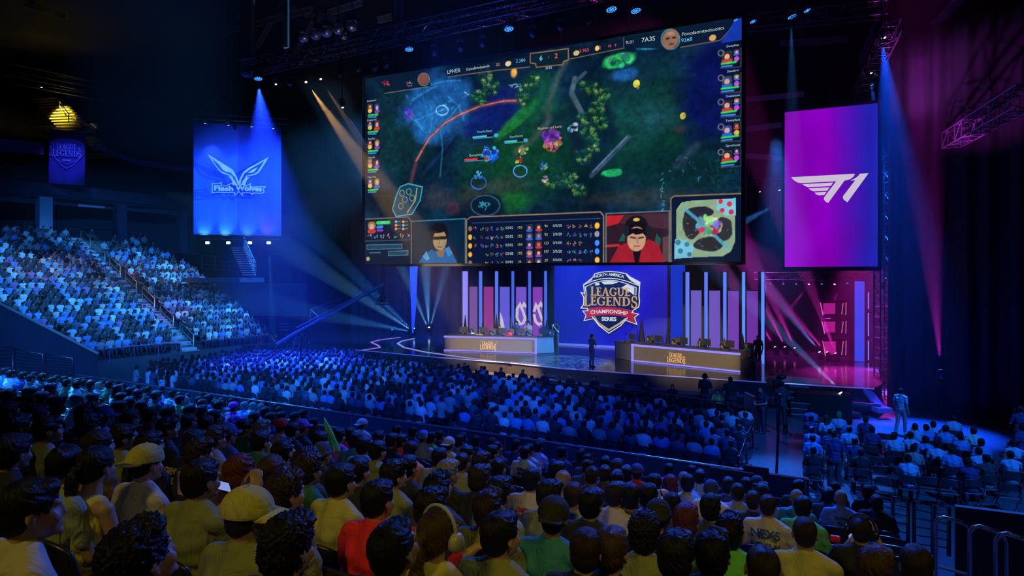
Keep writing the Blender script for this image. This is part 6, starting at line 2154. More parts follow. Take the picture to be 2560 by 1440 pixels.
BASE = dict(pelvis=(0, -0.05, 0.53), chest=(0, -0.055, 0.88), neck=(0, -0.035, 1.062), head=(0, 0.0, 1.20),
            shR=(0.172, -0.05, 1.004), shL=(-0.172, -0.05, 1.004), elR=(0.245, 0.0, 0.72), elL=(-0.245, 0.0, 0.72), wrR=(0.13, 0.22, 0.63), wrL=(-0.13, 0.22, 0.63),
            hdR=(-0.5, 0.8, -0.15), hdL=(0.5, 0.8, -0.15), knR=(0.12, 0.42, 0.53), knL=(-0.12, 0.42, 0.53), anR=(0.12, 0.44, 0.10), anL=(-0.12, 0.44, 0.10))
STAND = dict(pelvis=(0, 0, 0.94), chest=(0, -0.01, 1.30), neck=(0, -0.015, 1.49), head=(0, 0.015, 1.63),
             shR=(0.178, -0.01, 1.425), shL=(-0.178, -0.01, 1.425), elR=(0.235, -0.03, 1.12), elL=(-0.235, -0.03, 1.12), wrR=(0.22, 0.05, 0.88), wrL=(-0.22, 0.05, 0.88),
             hdR=(0, 0.2, -1), hdL=(0, 0.2, -1), knR=(0.10, 0.02, 0.50), knL=(-0.10, 0.02, 0.50), anR=(0.11, -0.01, 0.09), anL=(-0.11, -0.01, 0.09), palmup=(1, 0, 0))


def V_(base, **k):
    d = dict(base)
    d.update(k)
    return d


def lean(P, dy, dz=0.0):              # bring head, neck and chest forward together
    P = dict(P)
    for k, f in (('chest', 0.5), ('neck', 0.9), ('head', 1.0), ('shR', 0.8), ('shL', 0.8)):
        v = P[k]; P[k] = (v[0], v[1] + dy * f, v[2] + dz * f)
    return P


POSES = {
    'a': V_(BASE),
    'b': V_(BASE, yaw=-0.35, pitch=-0.05, head=(0.01, 0, 1.20), w=1.05),
    'c': V_(BASE, yaw=0.25, roll=0.08, w=0.92),
    'd': V_(BASE, pitch=-0.30, w=1.12, elR=(0.25, 0.1, 0.72), elL=(-0.25, 0.08, 0.72), wrR=(0.03, 0.27, 0.70), wrL=(-0.02, 0.28, 0.66)),          # looks down
    'e': V_(BASE, yaw=-0.1, elR=(0.25, 0.12, 0.80), wrR=(0.12, 0.27, 1.06), hdR=(-0.3, 0.3, 1), elL=(-0.25, 0.1, 0.78), wrL=(-0.03, 0.30, 1.04), hdL=(0.3, 0.3, 1), curl=1.0),   # hands up at the face
    'f': lean(V_(BASE, pitch=-0.12, elR=(0.22, 0.2, 0.68), elL=(-0.22, 0.2, 0.68), wrR=(0.05, 0.36, 0.72), wrL=(-0.05, 0.36, 0.72)), 0.12, -0.05),     # elbows on knees
    'g': V_(BASE, yaw=-0.15, w=1.0, shR=(0.172, -0.05, 1.004), elR=(0.40, 0.05, 0.84), wrR=(0.52, 0.24, 0.93), hdR=(0.8, 0.5, 0.0), palmup=(0, 0, 1)),       # arm along the next seat
    's': V_(STAND),
    't': V_(STAND, yaw=-0.2, elR=(0.24, 0.08, 1.15), wrR=(0.08, 0.25, 1.42), hdR=(-0.2, 0.3, 1), elL=(-0.25, 0.08, 1.16), wrL=(-0.10, 0.27, 1.48), hdL=(0.2, 0.3, 1), curl=1.1),
    'u': V_(STAND, pitch=-0.3, elR=(0.25, 0.02, 1.14), wrR=(0.10, 0.25, 1.12), hdR=(-0.7, 0.6, 0), elL=(-0.25, 0.02, 1.14), wrL=(-0.10, 0.25, 1.10), hdL=(0.7, 0.6, 0), palmup=(0, 0, 1)),
    'w': V_(STAND, yaw=0.1, knR=(0.10, 0.10, 0.50), anR=(0.10, 0.12, 0.09), knL=(-0.09, -0.03, 0.50), anL=(-0.09, -0.22, 0.12), elR=(0.24, -0.07, 1.12), wrR=(0.26, 0.02, 0.90), elL=(-0.24, 0.02, 1.12), wrL=(-0.23, 0.14, 0.90)),
}
SEATED = 'abcdefg'
BODY, SHIRT, PANTS, HEADM = {}, {}, {}, {}
for k, P in POSES.items():
    BODY[k] = make_body(P, 'body')
    SHIRT[k + 't'] = make_shirt(P, 'shirt')
    if k in 'abcdf':
        SHIRT[k + 'h'] = make_shirt(P, 'shirt', 1.95, hood=True, fold=0.007)
        SHIRT[k + 'j'] = make_shirt(P, 'shirt', 1.92, fold=0.007)
    PANTS[k] = make_trousers(P, 'trousers')
    HEADM[k] = head_matrix(P)
SHIRT['ck'] = make_shirt(POSES['c'], 'shirt', 0, tank=True, collar=False)

# --- hair and headwear, in the space of the head
def strands(amp, freq, curl=0.0, cy_=-0.055, cz_=0.09):
    def f(co, no):
        x, y, z = co[:, 0], co[:, 1] - cy_, co[:, 2] - cz_
        r = np.sqrt(x * x + y * y + z * z)
        ph = np.arctan2(x, y) + r * 9
        v = np.sin(ph * freq + 3 * np.sin(r * 60)) * 0.6 + np.sin(ph * freq * 2.3 + r * 130) * 0.4
        if curl:
            v = v * 0.3 + curl * np.sin(co[:, 0] * 190 + 3 * np.sin(co[:, 2] * 120)) * np.sin(co[:, 1] * 180 + 2 * np.sin(co[:, 0] * 90)) * np.cos(co[:, 2] * 170)
        return v * amp * np.clip(r * 14, 0.1, 1)
    return f


def hair_mesh(kind, voxel=0.0062, low=False):
    mb = MB()
    e = lambda c, r: mb.ell(c, r, None, 18, 12)
    if kind == 'crew':
        e((0, -0.019, 0.030), (0.0795, 0.0985, 0.089)); e((0, -0.040, -0.008), (0.069, 0.074, 0.078))
        d = strands(0.0006, 30)
    elif kind == 'short':
        e((0, -0.020, 0.036), (0.086, 0.102, 0.090)); e((0, -0.042, -0.006), (0.076, 0.076, 0.084)); e((0, 0.045, 0.075), (0.058, 0.045, 0.034))
        d = strands(0.0032, 17)
    elif kind == 'full':
        e((0, -0.020, 0.040), (0.089, 0.105, 0.092)); e((0, -0.045, -0.005), (0.080, 0.080, 0.088)); e((0.01, 0.05, 0.080), (0.066, 0.050, 0.040))
        d = strands(0.0055, 11)
    elif kind == 'curly':
        e((0, -0.022, 0.042), (0.092, 0.107, 0.094)); e((0, -0.05, -0.008), (0.083, 0.080, 0.088)); e((0, 0.04, 0.09), (0.07, 0.05, 0.04))
        d = strands(0.010, 14, 1.0)
    elif kind == 'long':
        e((0, -0.018, 0.036), (0.087, 0.103, 0.092)); e((0, -0.05, -0.04), (0.088, 0.078, 0.10)); e((0, -0.075, -0.14), (0.098, 0.055, 0.12)); e((0, -0.085, -0.24), (0.092, 0.045, 0.10))
        for s in (-1, 1):
            e((s * 0.074, 0.0, -0.06), (0.024, 0.045, 0.11))
        d = strands(0.005, 15)
    elif kind == 'tail':
        e((0, -0.018, 0.034), (0.083, 0.101, 0.088)); e((0, -0.045, -0.006), (0.073, 0.076, 0.078)); e((0, -0.125, 0.02), (0.026, 0.028, 0.026))
        e((0, -0.15, -0.05), (0.034, 0.032, 0.075)); e((0, -0.152, -0.15), (0.04, 0.032, 0.09)); e((0, -0.145, -0.24), (0.026, 0.024, 0.06))
        d = strands(0.003, 18)
    elif kind == 'bun':
        e((0, -0.018, 0.034), (0.085, 0.103, 0.090)); e((0, -0.045, -0.006), (0.076, 0.078, 0.080)); e((0, -0.118, -0.03), (0.045, 0.038, 0.04))
        d = strands(0.003, 18)
    return remesh(mb, 'hair', voxel, 2, d)


HAIR = {k: hair_mesh(k) for k in ('crew', 'short', 'full', 'curly', 'long', 'tail', 'bun')}


def cap_mesh(kind):
    mb = MB()
    M = Matrix.Diagonal((0.092, 0.110, 0.095)).to_3x3()
    prof = [(1.0, -0.12), (1.02, 0.0)] + [(math.cos(t), math.sin(t)) for t in [i * PI / 2 / 10 for i in range(1, 10)]] + [(0.03, 1.0)]
    if kind == 'beanie':
        M = Matrix.Diagonal((0.090, 0.107, 0.104)).to_3x3()
        mb.lathe([(1.04, -0.2), (1.07, -0.1), (1.06, 0.08), (1.0, 0.1)] + prof[3:], 24, M, (0, -0.015, 0.025))
        return mb.mesh('beanie')
    n = 30
    vs, fs = [], []
    for j, (r_, z) in enumerate(prof):
        for i in range(n):
            t = 2 * PI * i / n
            k = 1 + 0.012 * abs(math.sin(3 * t)) * r_
            v = M @ Vector((r_ * k * math.cos(t), r_ * k * math.sin(t), z))
            vs.append(v + Vector((0, -0.012, 0.035)))
    for j in range(len(prof) - 1):
        for i in range(n):
            k = (i + 1) % n
            fs.append((j * n + i, j * n + k, (j + 1) * n + k, (j + 1) * n + i))
    mb.add(vs, fs, 0, True)
    mb.ell((0, -0.012, 0.131), (0.008, 0.008, 0.005))
    vs = []
    for s_ in (0, 1):
        for j in range(5):
            for i in range(13):
                t = PI * (i / 12)
                rr = j / 4
                x = math.cos(t) * (0.078 - 0.006 * rr); y = 0.060 + 0.030 * math.sin(t) + (0.082 * rr) * math.sin(t) ** 0.5
                vs.append((x, y, 0.034 - 0.010 * rr - 0.014 * (abs(x) / 0.078) ** 2 + (0.004 if s_ else 0)))
    fs = [(j * 13 + i, j * 13 + i + 1, (j + 1) * 13 + i + 1, (j + 1) * 13 + i) for j in range(4) for i in range(12)]
    fs2 = [tuple(65 + q for q in reversed(f)) for f in fs]
    rim = [(52 + i, 53 + i, 65 + 53 + i, 65 + 52 + i) for i in range(12)]
    mb.add(vs, fs + fs2 + rim, 0, True)
    return mb.mesh('cap')


CAPM, BEAN = cap_mesh('cap'), cap_mesh('beanie')
mb = MB()
mb.tube([(0.098 * math.cos(t), -0.005, 0.015 + 0.118 * math.sin(t)) for t in [PI * i / 14 for i in range(15)]], 0.009, 8)
PH_BAND = mb.mesh('headband')
PH_CUP = []
for s in (-1, 1):
    mb = MB(); mb.lathe([(0.030, 0), (0.042, 0.008), (0.044, 0.028), (0.034, 0.042), (0.01, 0.046)], 18, Matrix.Rotation(s * PI / 2, 3, 'Y'), (s * 0.078, -0.004, -0.012)); PH_CUP.append(mb.mesh('ear_cup'))
mb = MB()
for s in (-1, 1):
    mb.tube([(s * 0.033 + 0.024 * math.cos(t), 0.104, 0.0 + 0.019 * math.sin(t)) for t in [2 * PI * i / 16 for i in range(16)]], 0.0022, 5, 0, True)
    mb.tube([(s * 0.056, 0.10, 0.004), (s * 0.080, 0.07, 0.006), (s * 0.083, 0.0, 0.004)], 0.002, 5)
mb.tube([(-0.01, 0.105, 0.002), (0, 0.109, 0.004), (0.01, 0.105, 0.002)], 0.002, 5)
GLAS = mb.mesh('glasses')


def hair_material():
    m = bpy.data.materials.new('hair')
    m.use_nodes = True
    nt = m.node_tree
    b = nt.nodes['Principled BSDF']
    b.inputs['Roughness'].default_value = 0.42
    b.inputs['Specular IOR Level'].default_value = 0.35
    tc = nt.nodes.new('ShaderNodeTexCoord')
    sub = nt.nodes.new('ShaderNodeVectorMath'); sub.operation = 'SUBTRACT'; sub.inputs[1].default_value = (0, -0.055, 0.09)
    nt.links.new(tc.outputs['Object'], sub.inputs[0])
    sx = nt.nodes.new('ShaderNodeSeparateXYZ'); nt.links.new(sub.outputs[0], sx.inputs[0])
    at = nt.nodes.new('ShaderNodeMath'); at.operation = 'ARCTAN2'; nt.links.new(sx.outputs[0], at.inputs[0]); nt.links.new(sx.outputs[1], at.inputs[1])
    ln = nt.nodes.new('ShaderNodeVectorMath'); ln.operation = 'LENGTH'; nt.links.new(sub.outputs[0], ln.inputs[0])
    m1 = nt.nodes.new('ShaderNodeMath'); m1.operation = 'MULTIPLY'; m1.inputs[1].default_value = 9.0; nt.links.new(at.outputs[0], m1.inputs[0])
    m2 = nt.nodes.new('ShaderNodeMath'); m2.operation = 'MULTIPLY'; m2.inputs[1].default_value = 14.0; nt.links.new(ln.outputs['Value'], m2.inputs[0])
    cx = nt.nodes.new('ShaderNodeCombineXYZ'); nt.links.new(m1.outputs[0], cx.inputs[0]); nt.links.new(m2.outputs[0], cx.inputs[1])
    nz = nt.nodes.new('ShaderNodeTexNoise'); nz.inputs['Scale'].default_value = 2.2; nz.inputs['Detail'].default_value = 4; nt.links.new(cx.outputs[0], nz.inputs['Vector'])
    bp = nt.nodes.new('ShaderNodeBump'); bp.inputs['Strength'].default_value = 0.9; bp.inputs['Distance'].default_value = 0.012
    nt.links.new(nz.outputs['Fac'], bp.inputs['Height']); nt.links.new(bp.outputs[0], b.inputs['Normal'])
    oi = nt.nodes.new('ShaderNodeObjectInfo')
    mr = nt.nodes.new('ShaderNodeMapRange'); mr.inputs['To Min'].default_value = 0.35; mr.inputs['To Max'].default_value = 1.9; nt.links.new(nz.outputs['Fac'], mr.inputs['Value'])
    sc = nt.nodes.new('ShaderNodeVectorMath'); sc.operation = 'SCALE'; nt.links.new(oi.outputs['Color'], sc.inputs[0]); nt.links.new(mr.outputs[0], sc.inputs['Scale'])
    nt.links.new(sc.outputs[0], b.inputs['Base Color'])
    return m


HAIRM = hair_material()
CLOTH = mat('woven_cloth', (0, 0, 0), 0.85, var=0.16, scale=11, bump=0.55, objcol=True)
nt = CLOTH.node_tree                  # long soft creases over the weave
tc = nt.nodes.new('ShaderNodeTexCoord'); mp = nt.nodes.new('ShaderNodeMapping'); mp.inputs['Scale'].default_value = (1.0, 1.0, 0.45); mp.inputs['Rotation'].default_value = (0.3, 0.5, 0.2)
nt.links.new(tc.outputs['Object'], mp.inputs['Vector'])
n1 = nt.nodes.new('ShaderNodeTexNoise'); n1.inputs['Scale'].default_value = 7.5; n1.inputs['Detail'].default_value = 2.5; n1.inputs['Distortion'].default_value = 1.6
nt.links.new(mp.outputs[0], n1.inputs['Vector'])
sb_ = nt.nodes.new('ShaderNodeMath'); sb_.operation = 'SUBTRACT'; sb_.inputs[1].default_value = 0.5; nt.links.new(n1.outputs['Fac'], sb_.inputs[0])
ab_ = nt.nodes.new('ShaderNodeMath'); ab_.operation = 'ABSOLUTE'; nt.links.new(sb_.outputs[0], ab_.inputs[0])
b2 = nt.nodes.new('ShaderNodeBump'); b2.inputs['Strength'].default_value = 0.75; b2.inputs['Distance'].default_value = 0.042
old = [n for n in nt.nodes if n.type == 'BUMP' and n != b2][0]
old.inputs['Strength'].default_value = 0.2
nt.links.new(ab_.outputs[0], b2.inputs['Height']); nt.links.new(old.outputs[0], b2.inputs['Normal']); nt.links.new(b2.outputs[0], nt.nodes['Principled BSDF'].inputs['Normal'])
SKINM = mat('skin', (0, 0, 0), 0.48, var=0.07, scale=30, objcol=True)
PLAST = mat('tinted_plastic', (0, 0, 0), 0.35, var=0.05, objcol=True)
for me in BODY.values(): me.materials.append(SKINM)
for me in list(SHIRT.values()) + list(PANTS.values()) + [CAPM, BEAN]: me.materials.append(CLOTH)
for me in HAIR.values(): me.materials.append(HAIRM)
for me in [PH_BAND, GLAS] + PH_CUP: me.materials.append(PLAST)

SK = {'l': (0.42, 0.25, 0.17), 'm': (0.33, 0.19, 0.12), 'd': (0.16, 0.085, 0.05)}
HC = {'k': (0.008, 0.007, 0.008), 'b': (0.026, 0.016, 0.010), 'l': (0.30, 0.21, 0.10), 'r': (0.10, 0.02, 0.01), 'g': (0.22, 0.21, 0.19), 'p': (0.10, 0.02, 0.06), 'n': (0.06, 0.034, 0.018)}
HK = {'s': 'short', 'c': 'crew', 'f': 'full', 'u': 'curly', 'l': 'long', 't': 'tail', 'o': 'bun'}
SHC = {  # shirt colour, words
    'bk': ((0.016, 0.016, 0.02), 'black'), 'dk': ((0.045, 0.045, 0.055), 'dark'), 'gy': ((0.26, 0.26, 0.27), 'grey'), 'wh': ((0.62, 0.60, 0.60), 'white'), 'cr': ((0.52, 0.47, 0.38), 'cream'),
    'ol': ((0.22, 0.23, 0.10), 'olive'), 'gg': ((0.28, 0.34, 0.24), 'grey green'), 'nv': ((0.03, 0.045, 0.16), 'navy'), 'bl': ((0.10, 0.26, 0.62), 'blue'), 'lb': ((0.32, 0.45, 0.7), 'pale blue'),
    'tl': ((0.03, 0.22, 0.26), 'teal'), 'rd': ((0.80, 0.02, 0.03), 'red'), 'mg': ((0.55, 0.04, 0.35), 'magenta'), 'pu': ((0.28, 0.10, 0.42), 'purple'), 'or': ((0.75, 0.25, 0.06), 'orange'),
    'gn': ((0.12, 0.48, 0.10), 'green'), 'dg': ((0.02, 0.14, 0.08), 'dark green'), 'ye': ((0.62, 0.55, 0.12), 'yellow'), 'pk': ((0.6, 0.33, 0.33), 'pinkish'), 'kh': ((0.48, 0.44, 0.14), 'khaki'), 'br': ((0.18, 0.10, 0.05), 'brown')}


def person(loc, rz, pose, shirt, hair, skin='l', pants='dk', cut='t', cap=None, extra='', label=None, group=None, scale=1.0, shoes=False):
    """the body is the thing; clothing, hair and headwear are its parts"""
    o = put('person', BODY[pose], None, None, label, 'person', group, None, SK[skin])
    o.matrix_world = Matrix.Translation(loc) @ Matrix.Rotation(rz, 4, 'Z') @ Matrix.Scale(scale, 4)
    key = pose + cut if pose + cut in SHIRT else pose + 't'
    put('shirt', SHIRT[key], o, color=SHC[shirt][0])
    put('trousers', PANTS[pose], o, color=SHC[pants][0])
    H = HEADM[pose]
    put('hair', HAIR['crew' if (cap and hair[0] in 'sfuc') else HK[hair[0]]], o, H, color=HC[hair[1]])
    if cap:
        kind, col = cap.split(':')
        if kind == 'beanie':
            put('beanie', BEAN, o, H, color=SHC[col][0])
        else:
            a = {'fwd': 0.0, 'back': PI, 'side': -0.9}[kind]
            put('cap', CAPM, o, H @ Matrix.Translation((0, -0.018, 0.002)) @ Matrix.Rotation(a, 4, 'Z') @ Matrix.Rotation(0.1 if kind == 'back' else -0.05, 4, 'X') @ Matrix.Translation((0, 0.012, 0)) @ Matrix.Scale(1.05, 4), color=SHC[col][0])
    if 'g' in extra:
        put('glasses', GLAS, o, H, color=(0.02, 0.02, 0.02))
    if 'h' in extra:
        c = (0.36, 0.36, 0.26) if 'H' in extra else (0.02, 0.02, 0.025)
        put('headphone_band', PH_BAND, o, H, color=c)
        put('ear_cup', PH_CUP[0], o, H, color=c)
        put('ear_cup', PH_CUP[1], o, H, color=c)
    if shoes:
        P = POSES[pose]
        for s in 'RL':
            if pose not in SHOES:
                SHOES[pose] = {}
            if s not in SHOES[pose]:
                me = shoe_mb(P['an' + s], P.get('foot', (0, 1, 0))).mesh('shoe'); me.materials.append(CLOTH); SHOES[pose][s] = me
            put('shoe', SHOES[pose][s], o, color=SHC[rnd.choice(('bk', 'bk', 'wh', 'gy'))][0])
    return o


SHOES = {}
# ================================================================== seats
SEATM = mat('seat_plastic', (0.022, 0.023, 0.03), 0.30, var=0.1)
SEATC = mat('seat_cloth', (0.03, 0.03, 0.05), 0.8, var=0.2, scale=14, bump=0.1)


def seat_meshes():
    mb = MB()                                     # curved shell of the backrest
    nx, nz = 14, 8
    def pt(i, j, s):
        u = i / nx * 2 - 1
        top = 0.90 - 0.055 * abs(u) ** 3
        z = 0.42 + (top - 0.42) * j / nz
        return (0.255 * u * (1 - 0.04 * (j / nz) ** 4), -0.20 - 0.10 * (j / nz) + 0.055 * u * u + (0.035 if s else 0), z)
    for s in (0, 1):
        vs = [pt(i, j, s) for j in range(nz + 1) for i in range(nx + 1)]
        fs = [(j * (nx + 1) + i, j * (nx + 1) + i + 1, (j + 1) * (nx + 1) + i + 1, (j + 1) * (nx + 1) + i) for j in range(nz) for i in range(nx)]
        mb.add(vs, [tuple(reversed(f)) for f in fs] if s else fs, 0, True)
    rim = [pt(0, j, 0.5) for j in range(nz + 1)] + [pt(i, nz, 0.5) for i in range(1, nx)] + [pt(nx, j, 0.5) for j in range(nz, -1, -1)]
    rim = [(x, y - 0.017, z) for x, y, z in rim]
    mb.tube(rim, 0.016, 6)
    back = mb.mesh('backrest'); back.materials.append(SEATM)
    mb = MB(); mb.bev((0, 0.03, 0.42), (0.47, 0.44, 0.09), 0.03); seat = mb.mesh('seat'); seat.materials.append(SEATC)
    mb = MB(); mb.bev((0.285, -0.02, 0.62), (0.055, 0.30, 0.03), 0.012); mb.box((0.285, -0.12, 0.36), (0.03, 0.08, 0.5)); mb.box((0.285, -0.08, 0.06), (0.05, 0.25, 0.11)); arm = mb.mesh('armrest'); arm.materials.append(BLACK)
    return back, seat, arm


SM = seat_meshes()


def theatre_seat(loc, rz, label, group):
    e = empty('theatre_seat', loc, rz, label, 'seat', group)
    for n, m in zip(('backrest', 'seat', 'armrest'), SM):
        put(n, m, e)
    return e


def folding_meshes():
    mb = MB()
    nx, nz = 10, 4
    for s in (0, 1):
        vs = []
        for j in range(nz + 1):
            for i in range(nx + 1):
                u = i / nx * 2 - 1
                vs.append((0.215 * u, -0.225 - 0.03 * (j / nz) + 0.04 * u * u + 0.014 * s, 0.63 + 0.19 * (j / nz) - 0.03 * abs(u) ** 4 * (j / nz)))
        fs = [(j * (nx + 1) + i, j * (nx + 1) + i + 1, (j + 1) * (nx + 1) + i + 1, (j + 1) * (nx + 1) + i) for j in range(nz) for i in range(nx)]
        mb.add(vs, [tuple(reversed(f)) for f in fs] if s else fs, 0, True)
    mb.tube([(-0.215, -0.215, 0.63), (-0.205, -0.245, 0.80), (-0.15, -0.245, 0.83), (0.15, -0.245, 0.83), (0.205, -0.245, 0.80), (0.215, -0.215, 0.63)], 0.012, 6)
    back = mb.mesh('backrest')
    mb = MB(); mb.bev((0, 0.0, 0.445), (0.40, 0.38, 0.03), 0.012); seat = mb.mesh('seat')
    mb = MB()
    for s in (-1, 1):
        mb.tube([(s * 0.222, -0.245, 0.80), (s * 0.222, -0.17, 0.45), (s * 0.222, 0.22, 0.01)], 0.011, 6)
        mb.tube([(s * 0.20, 0.14, 0.45), (s * 0.20, -0.24, 0.01)], 0.011, 6)
    mb.tube([(-0.222, 0.19, 0.05), (0.222, 0.19, 0.05)], 0.009, 5); mb.tube([(-0.20, -0.215, 0.05), (0.20, -0.215, 0.05)], 0.009, 5); mb.tube([(-0.2, 0.10, 0.42), (0.2, 0.10, 0.42)], 0.009, 5)
    fr = mb.mesh('folding_frame')
    m = mat('folding_metal', (0.06, 0.062, 0.075), 0.28, 0.6, var=0.1)
    back.materials.append(mat('chair_back', (0.05, 0.055, 0.075), 0.3, 0.3)); seat.materials.append(mat('chair_seat', (0.10, 0.11, 0.14), 0.35, 0.2)); fr.materials.append(m)
    return back, seat, fr


FM = folding_meshes()


def folding_chair(loc, rz, label, group):
    e = empty('folding_chair', loc, rz, label, 'chair', group)
    for n, m in zip(('backrest', 'seat', 'folding_frame'), FM):
        put(n, m, e)
    return e


# ================================================================== audience in the raised stand
def stand_pt(px, py):
    a, b = (px - 1280) / F, -(py - 689) / F
    se, ce = E2.x, E2.y
    d = (SLOPE * S0 - 3.5 + 0.0) / (b + SLOPE * (a * se + ce))
    q = W(px, py, d)
    return q


# px, py, hair style + colour, shirt, then optional tokens: pose=..  cut=..  cap=..  x=.. skin=..
RAISED = '''
47,1068,sk,dk,x=g|123,1075,sk,gg|35,1131,sk,bk|168,1160,ck,gg|243,1166,tk,ye,cut=k,pose=c|311,1094,sb,gg|248,1114,ob,br|377,1113,sk,bk,skin=m|368,1160,sk,cr,cap=back:kh|224,1065,fk,dk|262,1045,sk,lb,cap=fwd:nv,x=g
217,1040,fb,dk|196,1002,cg,wh,x=g|231,1002,sk,or|128,973,sk,rd|144,1013,fk,dk|106,999,sb,dk|78,985,sk,dk|26,992,sk,nv|62,1020,fb,dk|96,1040,sk,wh|20,1033,sk,ye,cut=h|300,1023,sk,pk|325,1048,sk,gy,x=g|354,1018,cb,dg
378,1039,sk,rd,pose=e|425,1034,sk,dk|420,1072,fk,dk|304,997,sk,mg|326,1009,sk,dk|83,1275,sk,cr|356,1395,uk,bk|473,1055,cb,gy,x=g,cut=h|516,1062,sk,bk|489,1107,sk,bk,x=P|502,1133,fb,bk|539,1096,fn,gy|570,1088,sk,nv,cap=fwd:nv,x=N
614,1070,sk,dg|657,1074,fg,ye|653,1105,sk,dg,x=Y|705,1067,cb,pk,cap=fwd:rd|732,1077,sk,bk|757,1070,sk,dk,cap=fwd:pu|711,1129,sk,dk|805,1136,fk,bk,cap=beanie:dk|766,1157,uk,dk,x=g|803,1102,sk,nv|784,1061,sk,bk|636,1047,sb,bl
586,1018,sk,mg,cap=back:mg|506,1030,sk,dk|478,1028,sk,dg|537,1044,sk,bl|506,992,sk,bl|452,985,ck,bl|452,1001,sk,gn|470,994,cb,lb|612,1015,cg,bl|634,1016,cg,wh|662,1014,sb,bl|664,1032,sk,nv|678,1048,sk,nv|699,1027,cb,bl|704,1044,sk,wh
739,1044,sk,bl|759,1036,sk,bl|848,1091,sk,pu|872,1087,sk,rd|603,1182,lr,dk|683,1175,on,dk|506,1200,sk,ol,pose=e,skin=m|855,1204,sk,kh|630,1290,sb,ol,cap=side:kh,pose=b|718,1232,ub,ol|772,1176,ub,dg,x=J|726,1368,uk,bk,x=L
907,1062,cb,wh,cap=back:wh|993,1078,sk,nv|1033,1081,sk,nv|1060,1093,cb,lb,cap=beanie:bl|1079,1095,sb,gn|1100,1090,cb,nv|1123,1112,cb,cr,cap=back:cr|1148,1104,sk,bl|1158,1095,sk,bl|1191,1104,sk,nv|1229,1110,sb,nv|1244,1119,cb,dk|1291,1114,sk,nv
1313,1133,sk,lb,x=W|890,1102,sk,tl|911,1116,sk,bl|949,1095,sk,nv|981,1102,sk,bk|1004,1104,sk,rd|945,1128,sk,ol,cut=h|1026,1126,sk,or|1100,1145,sk,gy|1169,1136,sk,bk|1157,1157,cb,gy,skin=m|1205,1157,fb,bk,skin=m|1231,1133,sk,dk|1021,1169,sk,bk,cut=j
987,1188,fk,ol|897,1178,sk,bk,x=S|1121,1183,fg,bk|1201,1198,fb,bk|1246,1171,ck,bk,cut=j|948,1250,sk,rd,pose=g,w=1|1098,1221,fk,dk|1250,1233,fk,gg|1080,1270,fk,rd,skin=m|1099,1336,tn,kh,x=hH|1224,1271,fb,ol|988,1372,sk,bk|1255,1338,sk,ol
1347,1118,sb,lb,x=W|1404,1132,sk,nv|1454,1137,sk,bk|1470,1150,ck,nv|1468,1168,ck,nv|1323,1126,sk,lb|1514,1158,sk,dk|1543,1171,ub,bl|1514,1183,cb,dk|1566,1185,sk,dk|1593,1182,ck,rd,cap=fwd:nv|1396,1178,sk,bk|1409,1204,cl,ol|1480,1190,cb,nv,cut=h
1543,1201,sk,bk|1330,1201,sk,cr,x=R|1377,1240,fk,ol,skin=m|1435,1238,cn,lb,x=W|1478,1261,sk,bk,x=g,skin=m|1543,1238,sb,cr|1574,1242,sk,dk,skin=m|1622,1242,sk,wh,pose=e|1672,1176,sk,pu|1636,1211,sk,gg|1676,1211,lp,dk|1720,1209,sk,cr,cut=h|1729,1180,sk,nv
1710,1199,cg,bl|1681,1263,ck,nv|1750,1192,sk,lb|1384,1294,sk,tl,cap=back:bk,skin=m|1464,1378,sb,bk,s=0.88|1530,1377,sn,nv|1612,1335,uk,ol,skin=m|1715,1304,fp,bk,x=T|1691,1392,fk,bk|1647,1290,sk,bk,cap=beanie:bk
1779,1223,ck,wh,cap=beanie:nv|1820,1215,sk,nv|1845,1232,cb,gy|1866,1215,sk,tl|1893,1209,sk,dk,cap=back:dk|1906,1232,fb,bl|1883,1252,cb,dk|1920,1265,cb,cr,x=B|1777,1271,fk,dk|1825,1328,fk,gn|1785,1384,fk,bk|1904,1420,cb,bk
1995,1219,fk,dk|1993,1246,cl,tl,cut=h|2008,1269,sk,gn|2102,1246,cl,bl,x=W|2070,1238,sk,dk|2089,1221,sb,dk|2012,1333,cb,kh|2154,1326,cb,bk,pose=e,x=h|2191,1254,cb,bk,skin=l|2170,1232,ub,bk|2291,1415,sb,bk|2190,1425,fn,bk
'''
FACE = -TH
used = []
plist = []
GR = {'c': 'raised stand'}
ORD = ['front', 'second', 'third', 'fourth', 'fifth', 'sixth', 'seventh', 'eighth', 'ninth', 'tenth', 'eleventh', 'twelfth', 'thirteenth']
TENS = {2: 'twenty', 3: 'thirty', 4: 'forty', 5: 'fifty', 6: 'sixty', 7: 'seventy'}
ONES = 'zero one two three four five six seven eight nine ten eleven twelve thirteen fourteen fifteen sixteen seventeen eighteen nineteen'.split()


def word(n):
    return ONES[n] if n < 20 else TENS[n // 10] + ('-' + ONES[n % 10] if n % 10 else '')


for tok in RAISED.replace('\n', '|').split('|'):
    tok = tok.strip()
    if not tok:
        continue
    f = tok.split(',')
    d = dict(x.split('=') for x in f[4:])
    q = stand_pt(float(f[0]), float(f[1]))
    plist.append([q, f[2], f[3], d, True])
    used.append(q)
